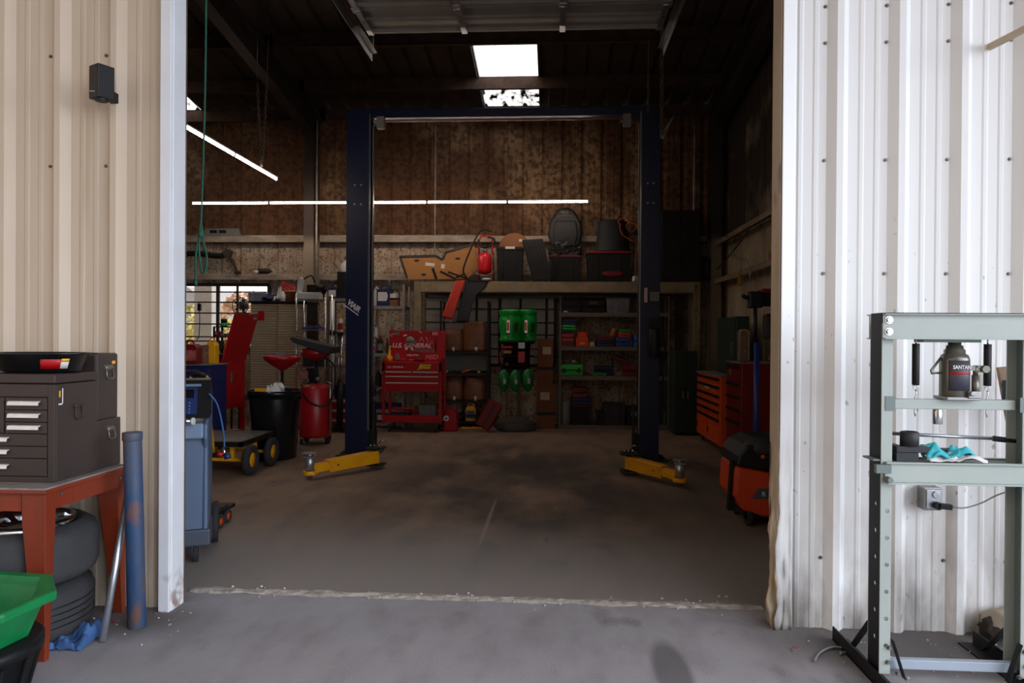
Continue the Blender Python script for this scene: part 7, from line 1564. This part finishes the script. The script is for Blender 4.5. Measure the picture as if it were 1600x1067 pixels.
case('dark blue bin behind the flat green case, lower tier', 930, 960, 572, 2, m_dblue, group=g_, dy=.18, depth=.12)
t_ = case('dark red case at the right end of the lower tier', 975, 997, 571, 2, m_dred, group=g_)
carton('small_carton', 'small tan carton beside the dark red case, lower tier', 'box', W(967, 580, YG).x, YG + .04, .085, .08, .06, ZG[2] + .001, m_card, m_lab)
p0_, p1_ = W(956, 556, YG + .24), W(982, 566, YG + .24); t_ = thing('red_level', 'long red tool lying tilted at the back of the lower tier', 'tool', (p0_.x, YG + .26, ZG[2])); mb = MB(); mb.bar((p0_.x, YG + .33, p0_.z), (p1_.x, YG + .33, p1_.z), .04, .055); mb.build('body', m_dred, t_, bevel=.006); mb = MB(); mb.bar((p0_.x + .02, YG + .335, ZG[2] + .001), (p0_.x + .02, YG + .335, p0_.z), .02, .02); mb.build('stand', m_black, t_)
# upper tier
case('dark case at the left end of the top tier', 878, 905, 469, 0, m_dkgray, group=g_); case('black case with brown label in the middle of the top tier', 909, 944, 468, 0, m_black, label=m_card, group=g_)
tote('clear_bin', 'cloudy bin of parts on the right of the top tier', W(966, 470, YG).x, YG + .03, wd(947, 985, YG), .26, .24, ZG[0] + .001, mat('cloudy_plastic', (0, 0, 0)), m_grayp)
mb = MB(); x = W(884, 485, YG - .0).x; mb.blob((x, YG + .012, ZG[0] + .016), (.08, .02, .026), 3, .2, 6); solo(mb, 'white_rag', 'scrap of white rag at the left front edge of the top tier', 'rag', m_whitec, (x, YG + .012, ZG[0] + .001))
# bottom tier / floor
case('red box above a blue one at the bottom left of the long shelf', 895, 918, 606, 3, m_dred, group=g_, dy=.05, z=W(905, 622, YG).z + .001, depth=.25)
case('blue box under the red box at the bottom of the long shelf', 893, 923, 622, 3, m_dblue, group=g_, dy=.05, z=W(905, 633, YG).z, depth=.25)
tote('black_tote', 'black tote with dark red lid on the bottom of the long shelf', W(908, 650, YG).x, YG + .03, wd(893, 924, YG), .28, W(908, 633, YG).z - ZG[3] - .003, ZG[3] + .001, m_black, m_dred)
x = W(882, 650, YG).x; mb = MB(); mb.lathe([(.075, 0), (.078, .01), (.078, .36), (.07, .37), (.0001, .37)], (x + .02, YG + .10, ZG[3] + .001), 24); solo(mb, 'metal_canister', 'tall dull metal canister at the bottom left of the long shelf', 'canister', m_grayp, (x + .02, YG + .1, ZG[3] + .001))
carton('dark_crate', 'small dark crate left of the grey basket at the bottom of the shelf', 'crate', W(939, 660, YG).x, YG + .02, .12, .2, .22, ZG[3] + .001, m_black, None)
tote('gray_basket', 'grey tapered plastic basket at the bottom of the long shelf', W(960, 650, YG).x, YG + .03, .36, .26, .37, ZG[3] + .001, m_dkgray, m_dkgray, lid=False, cat='basket')
carton('dark_crate', 'black crate at the bottom of the shelf beside the right lift post', 'crate', W(992, 650, YG).x, YG + .03, .24, .24, .30, ZG[3] + .001, m_black, m_grayp)

# ================================================================== RIGHT SIDE
# tall dark green locker
x = W(1062, 600, 10.85).x; t = thing('green_locker', 'tall dark green locker against the back right corner', 'locker', (x + .2, 11.0, 0)); a, c = W(1050, 600, 10.75).x, W(1086, 600, 10.75).x; zt_ = W(1065, 548, 10.75).z
mb = MB(); mb.box(a, c, 10.57, 10.98, 0.03, zt_); mb.build('case', m_green_dk, t, bevel=.008); 
for s_ in (0, 1):
    mb = MB(); q0_ = a + (c - a) * .5 * s_; mb.box(q0_ + .006, q0_ + (c - a) * .5 - .006, 10.558, 10.5695, .06, zt_ - .03); d_ = mb.build('door', m_green_dk, t, bevel=.002); mb = MB(); mb.box(q0_ + (.02 if s_ else .12), q0_ + (.04 if s_ else .14), 10.54, 10.558, .55, .66); mb.build('handle', m_steel, d_)
mb = MB(); mb.box(a + .02, c - .02, 10.6, 10.95, 0, .03); mb.build('plinth', m_black, t)
# orange chest: front faces left
def side_chest(lab, xf, y0, y1, zb_, zt_, depth, m, rows, cols, pull, doors=0.0, extra=None):
    t = thing('tool_chest', lab, 'tool chest', (xf + depth / 2, (y0 + y1) / 2, 0))
    mb = MB(); mb.box(xf + .012, xf + depth, y0, y1, zb_, zt_); mb.build('case', m, t, bevel=.006)
    mb = MB(); mb.box(xf + .0, xf + depth + .005, y0 - .005, y1 + .005, zt_, zt_ + .012); mb.build('top_mat', m_grayp, t)
    for (a, b_, c, d_) in rows:   # y-fractions and z-fractions
        ya, yb = y0 + (y1 - y0) * a, y0 + (y1 - y0) * b_; za, zc = zb_ + (zt_ - zb_) * c, zb_ + (zt_ - zb_) * d_
        mb = MB(); mb.box(xf, xf + .0115, ya + .006, yb - .006, za + .004, zc - .004); dr_ = mb.build('drawer' if pull else 'door', m, t, bevel=.003)
        mb = MB(); mb.box(xf - .016, xf, ya + .012, yb - .012, zc - .042, zc - .010); mb.build('handle', m_black if pull else m_steel, dr_)
    add_casters(t, (xf + .08, xf + depth - .08), (y0 + .10, y1 - .10), zb_, zb_ / 2 - .006 if zb_ < .12 else .06)
    return t
# front-facing fractions: y0 is nearer the camera
rows = [(0.03, .97, .885, .985), (0.03, .97, .745, .87)] + [(p, q, .74 - .115 * (k + 1), .74 - .115 * k) for k in range(4) for p, q in ((.03, .49), (.51, .97))]
t = side_chest('orange rolling tool chest with black drawer pulls against the right wall', 2.05, 8.80, 10.25, .10, .965, .42, m_orange, rows, 2, True)
for p, q in ((.03, .49), (.51, .97)):
    mb = MB(); ya, yb = 8.8 + 1.45 * p, 8.8 + 1.45 * q; mb.box(2.05, 2.0615, ya + .006, yb - .006, .13, .10 + .865 * .275); dr_ = mb.build('door', m_orange, t, bevel=.004); mb = MB(); mb.box(2.04, 2.05, yb - .06, yb - .03, .20, .28); mb.build('lock', m_black, dr_)
mb = MB(); mb.obox((2.0495, 9.75, .80), (.002, .35, .05)); mb.build('sticker', m_lime, t)
mb = MB(); mb.obox((2.0485, 9.55, .795), (.002, .22, .03)); mb.build('sticker', m_sw, t)
t = side_chest('dark red tool chest with grey pulls standing right of the orange chest', 2.05, 7.86, 8.50, .14, 1.165, .42, m_dred, [(0.05, .95, .80, .99), (0.05, .95, .66, .79), (.05, .95, .52, .65), (.05, .95, .38, .51), (.05, .95, .04, .37)], 1, True)
mb = MB(); mb.sphere((2.046, 8.30, 1.05), .04, 6, 0, (.1, 1, 1)); mb.build('sticker', m_sg, t)
mb = MB(); mb.box(2.20, 2.205, 7.852, 7.86, .2, 1.1); mb.build('edge_trim', m_black, t)
t = thing('green_board', 'dark green steel hutch standing on the orange chest', 'hutch', (2.36, 9.5, .977)); 
mb = MB(); mb.box(2.28, 2.44, 8.95, 9.95, .9772, 1.72); mb.build('case', m_green_dk, t, bevel=.006); mb = MB(); mb.box(2.268, 2.2795, 8.98, 9.92, 1.0, 1.69); dr_ = mb.build('door', m_green_dk, t, bevel=.004); mb = MB(); mb.box(2.255, 2.268, 9.10, 9.14, 1.25, 1.40); mb.build('handle', m_steel, dr_)
q = W(1128, 640, 8.75); mb = MB(); mb.tube([(2.20, 8.78, 1.0), (2.18, 8.76, .80), (2.14, 8.77, .55), (2.17, 8.77, .50)], .008, 6, smooth_pts=3); mb.bar((2.17, 8.77, .98), (2.20, 8.82, .98), .02, .02); solo(mb, 'hanging_cable', 'silver cable hanging off the right edge of the orange chest', 'cable', m_steel, (2.2, 8.78, .98))
# clear tray on red chest
a, c = W(1155, 540, 8.15), W(1171, 540, 8.15); zt_ = W(1163, 514, 8.15).z; t = thing('clear_case', 'tall rounded clear plastic case on the dark red chest', 'case', ((a.x + c.x) / 2, 8.2, 1.178)); x0_, x1_ = a.x, c.x
def rr_(x0_, x1_, z0_, z1_, r, n=6): 
    p = [(x0_, z0_), (x1_, z0_)]
    for k in range(n + 1): th = math.pi / 2 * k / n; p.append((x1_ - r + r * math.cos(th), z1_ - r + r * math.sin(th)))
    for k in range(n + 1): th = math.pi / 2 + math.pi / 2 * k / n; p.append((x0_ + r + r * math.cos(th), z1_ - r + r * math.sin(th)))
    return p
mb = MB(); mb.prism(rr_(x0_, x1_, 1.178, zt_, .045), 8.15, 8.25, 'Y'); mb.build('shell', mat('tan_tray', (126, 104, 82), .3), t, bevel=.01)
mb = MB(); pp = rr_(x0_ + .008, x1_ - .008, 1.186, zt_ - .008, .04); mb.tube([(p[0], 8.146, p[1]) for p in pp], .005, 6, closed=True); mb.build('rim', mat('pale_rim', (190, 172, 150), .4), t); mb = MB(); mb.sphere(((x0_ + x1_) / 2, 8.145, 1.30), .012, 5); mb.build('glint_bead', m_chrome, t)  # chrome bead added for the bright glint on the case front
# blue hoist post, tools and machine by right jamb
t = thing('tall_jack', 'tall blue jack stand with black head by the right jamb', 'jack', (W(1182, 690, 6.9).x, 6.9, 0)); x = W(1182, 600, 6.9).x; zt_ = W(1182, 478, 6.9).z; zm = W(1182, 535, 6.9).z
mb = MB(); mb.cyl((x, 6.9, .02), (x, 6.9, zm), .026, n=18); mb.build('post', mat('blue_post_paint', (30, 60, 150), .4), t); mb = MB(); mb.cyl((x - .01, 6.9, zm), (x - .02, 6.9, zt_), .018, n=14); mb.build('ram', m_black, t)
mb = MB(); mb.obox((x - .02, 6.9, zt_ + .06), (.13, .10, .16)); mb.bar((x - .02, 6.9, zt_ + .05), (x - .15, 6.9, zt_ + .10), .03, .04); mb.build('head', m_black, t, bevel=.015); mb = MB(); mb.cyl((x, 6.9, 0), (x, 6.9, .02), .12, n=24); mb.build('base', m_black, t)
t = thing('shop_lamp_arm', 'black and red machine arm behind the top of the blue jack', 'machine', (W(1200, 460, 7.1).x, 7.15, 0)); a, c = W(1180, 450, 7.15), W(1212, 450, 7.15)
mb = MB(); mb.box(a.x, c.x + .1, 7.1, 7.3, W(1190, 478, 7.15).z, W(1190, 458, 7.15).z); mb.build('body', m_black, t, bevel=.015); mb = MB(); mb.box(a.x + .06, c.x + .08, 7.12, 7.28, W(1190, 458, 7.15).z + .001, W(1190, 451, 7.15).z); mb.build('red_cover', m_dred, t, bevel=.01)
mb = MB(); mb.box(a.x + .10, c.x + .08, 7.13, 7.27, W(1190, 530, 7.15).z, W(1190, 490, 7.15).z); mb.build('motor_housing', m_dkgray, t, bevel=.03); mb = MB(); mb.box(c.x - .02, c.x + .05, 7.16, 7.24, .02, W(1190, 478, 7.15).z); mb.build('column', m_grime, t); mb = MB(); mb.box(c.x - .10, c.x + .15, 7.08, 7.34, 0, .02); mb.build('base', m_black, t)
mb = MB(); mb.box(a.x + .12, c.x - .02, 7.10, 7.128, W(1190, 562, 7.15).z, W(1190, 558, 7.15).z + .03); mb.build('label_plate', m_steel, t)
# orange machine near the jamb
t = thing('orange_machine', 'orange wheeled shop machine with black top behind the right jamb', 'machine', (1.72, 5.7, 0)); f = lambda a, b_, Y=5.45: (W(a, b_, Y).x, W(a, b_, Y).z)
body = [f(1150, 728), f(1196, 737), f(1240, 744), f(1240, 812), f(1192, 808), f(1160, 798), f(1147, 775), f(1148, 755)]
mb = MB(); mb.prism(body, 5.45, 5.95, 'Y'); mb.build('body', mat('machine_orange', (206, 66, 22), .45, 0, (170, 48, 14), 3, .5), t, bevel=.03, seg=3)
mb = MB(); mb.prism([f(1149, 727), f(1152, 712), f(1165, 696), f(1185, 688), f(1235, 688), f(1240, 742)], 5.42, 5.97, 'Y'); mb.build('black_top', m_black, t, bevel=.02)
p = f(1186, 712); mb = MB(); mb.sphere((p[0] + .02, 5.48, p[1] + .06), .12, 10, 0, (1.1, .6, .7)); mb.build('filter_dome', m_dkgray, t); mb = MB(); mb.cyl((p[0] + .015, 5.415, p[1]), (p[0] + .015, 5.40, p[1]), .014, n=12); mb.build('orange_knob', m_orange, t)
mb = MB(); tri = [f(1175, 779), f(1185, 763), f(1215, 763), f(1215, 780)]; mb.prism(tri, 5.444, 5.4495, 'Y'); bd = mb.build('badge', m_slate3, t); q = f(1193, 772); text('R', 'badge_letter', bd, (q[0], 5.4435, q[1]), .05, m_white, bold=.001)
mb = MB(); mb.prism([f(1146, 720), f(1151, 720), f(1151, 800), f(1140, 800)], 5.50, 5.56, 'Y'); mb.build('tow_handle', m_black, t)
a_ = f(1165, 812); wheel_part(t, 'wheel', (a_[0] + .04, 5.52, .075), .075, .05, m_dkgray); wheel_part(t, 'wheel', (a_[0] + .34, 5.52, .075), .075, .05, m_dkgray); wheel_part(t, 'wheel', (a_[0] + .04, 5.88, .075), .075, .05, m_dkgray)
mb = MB(); mb.box(a_[0] - .0, a_[0] + .40, 5.5, 5.9, .06, a_[1] + .06); mb.build('chassis', m_black, t)
# right wall clutter: cords on girts, dark panels
rndc = random.Random(3)
mb = MB(); mb.tube([(2.43, 10.2, 2.96), (2.42, 9.6, 2.55), (2.43, 9.0, 2.40), (2.43, 8.9, 2.0)], .006, 6, smooth_pts=5); solo(mb, 'strung_wire', 'thin cord strung down the right wall between the rails', 'cord', m_steel, (2.47, 10.2, 2.96))
mb = MB(); mb.tube([(2.48, 10.9, 2.50), (2.46, 10.0, 2.62), (2.46, 9.4, 2.75), (2.47, 9.1, 2.86)], .012, 6, smooth_pts=5); solo(mb, 'brown_hose', 'brown hose drooping along the right wall rails', 'hose', m_grime, (2.47, 10, 2.6))
mb = MB(); mb.obox((2.47, 9.55, 2.22), (.04, .09, .15)); mb.tube([(2.47, 9.55, 2.30), (2.48, 9.55, 2.38)], .01, 6); solo(mb, 'yellow_hook', 'yellow hook block hanging from the lower rail of the right wall', 'hook', mat('dull_yellow', (150, 112, 20), .6), (2.47, 9.55, 2.36), bevel=.01)
mb = MB(); mb.box(2.50, 2.60, 6.2, 8.4, 2.363, 2.46); solo(mb, 'orange_board', 'dull orange board lying on the lower rail of the right wall', 'board', mat('dull_orange_board', (150, 92, 50), .8, 0, (100, 62, 36), 5, .6), (2.55, 7.3, 2.362), bevel=.004)
mb = MB(); mb.blob((2.40, 11.25, 2.55), (.18, .18, .34), 7, .3, 9); solo(mb, 'cable_bundle', 'dark tangled cable bundle hanging in the back right corner', 'cable', m_dkgray, (2.40, 11.25, 2.6))
mb = MB(); mb.tube([(2.47, 8.0, 2.35), (2.45, 7.95, 1.9), (2.46, 7.98, 1.4)], .008, 6, smooth_pts=4); mb.tube([(2.47, 7.6, 2.35), (2.45, 7.62, 1.9), (2.46, 7.58, 1.35)], .006, 6, smooth_pts=4); solo(mb, 'air_line', 'pair of thin black air lines hanging from the right wall rail', 'hose', m_black, (2.47, 7.8, 2.36))
# faint upright panels beside the right post
for px, l in ((1040, 'narrow grey-green upright board behind the right lift post'), (1062, 'narrow dark upright board left of the green hutch')):
    a = W(px, 560, 11.45).x; mb = MB(); mb.box(a - .07, a + .07, 11.516, 11.545, .0, W(px, 462, 11.45).z); solo(mb, 'upright_board', l, 'board', m_green_dk if px < 1050 else m_grime, (a, 11.45, 0), bevel=.003)
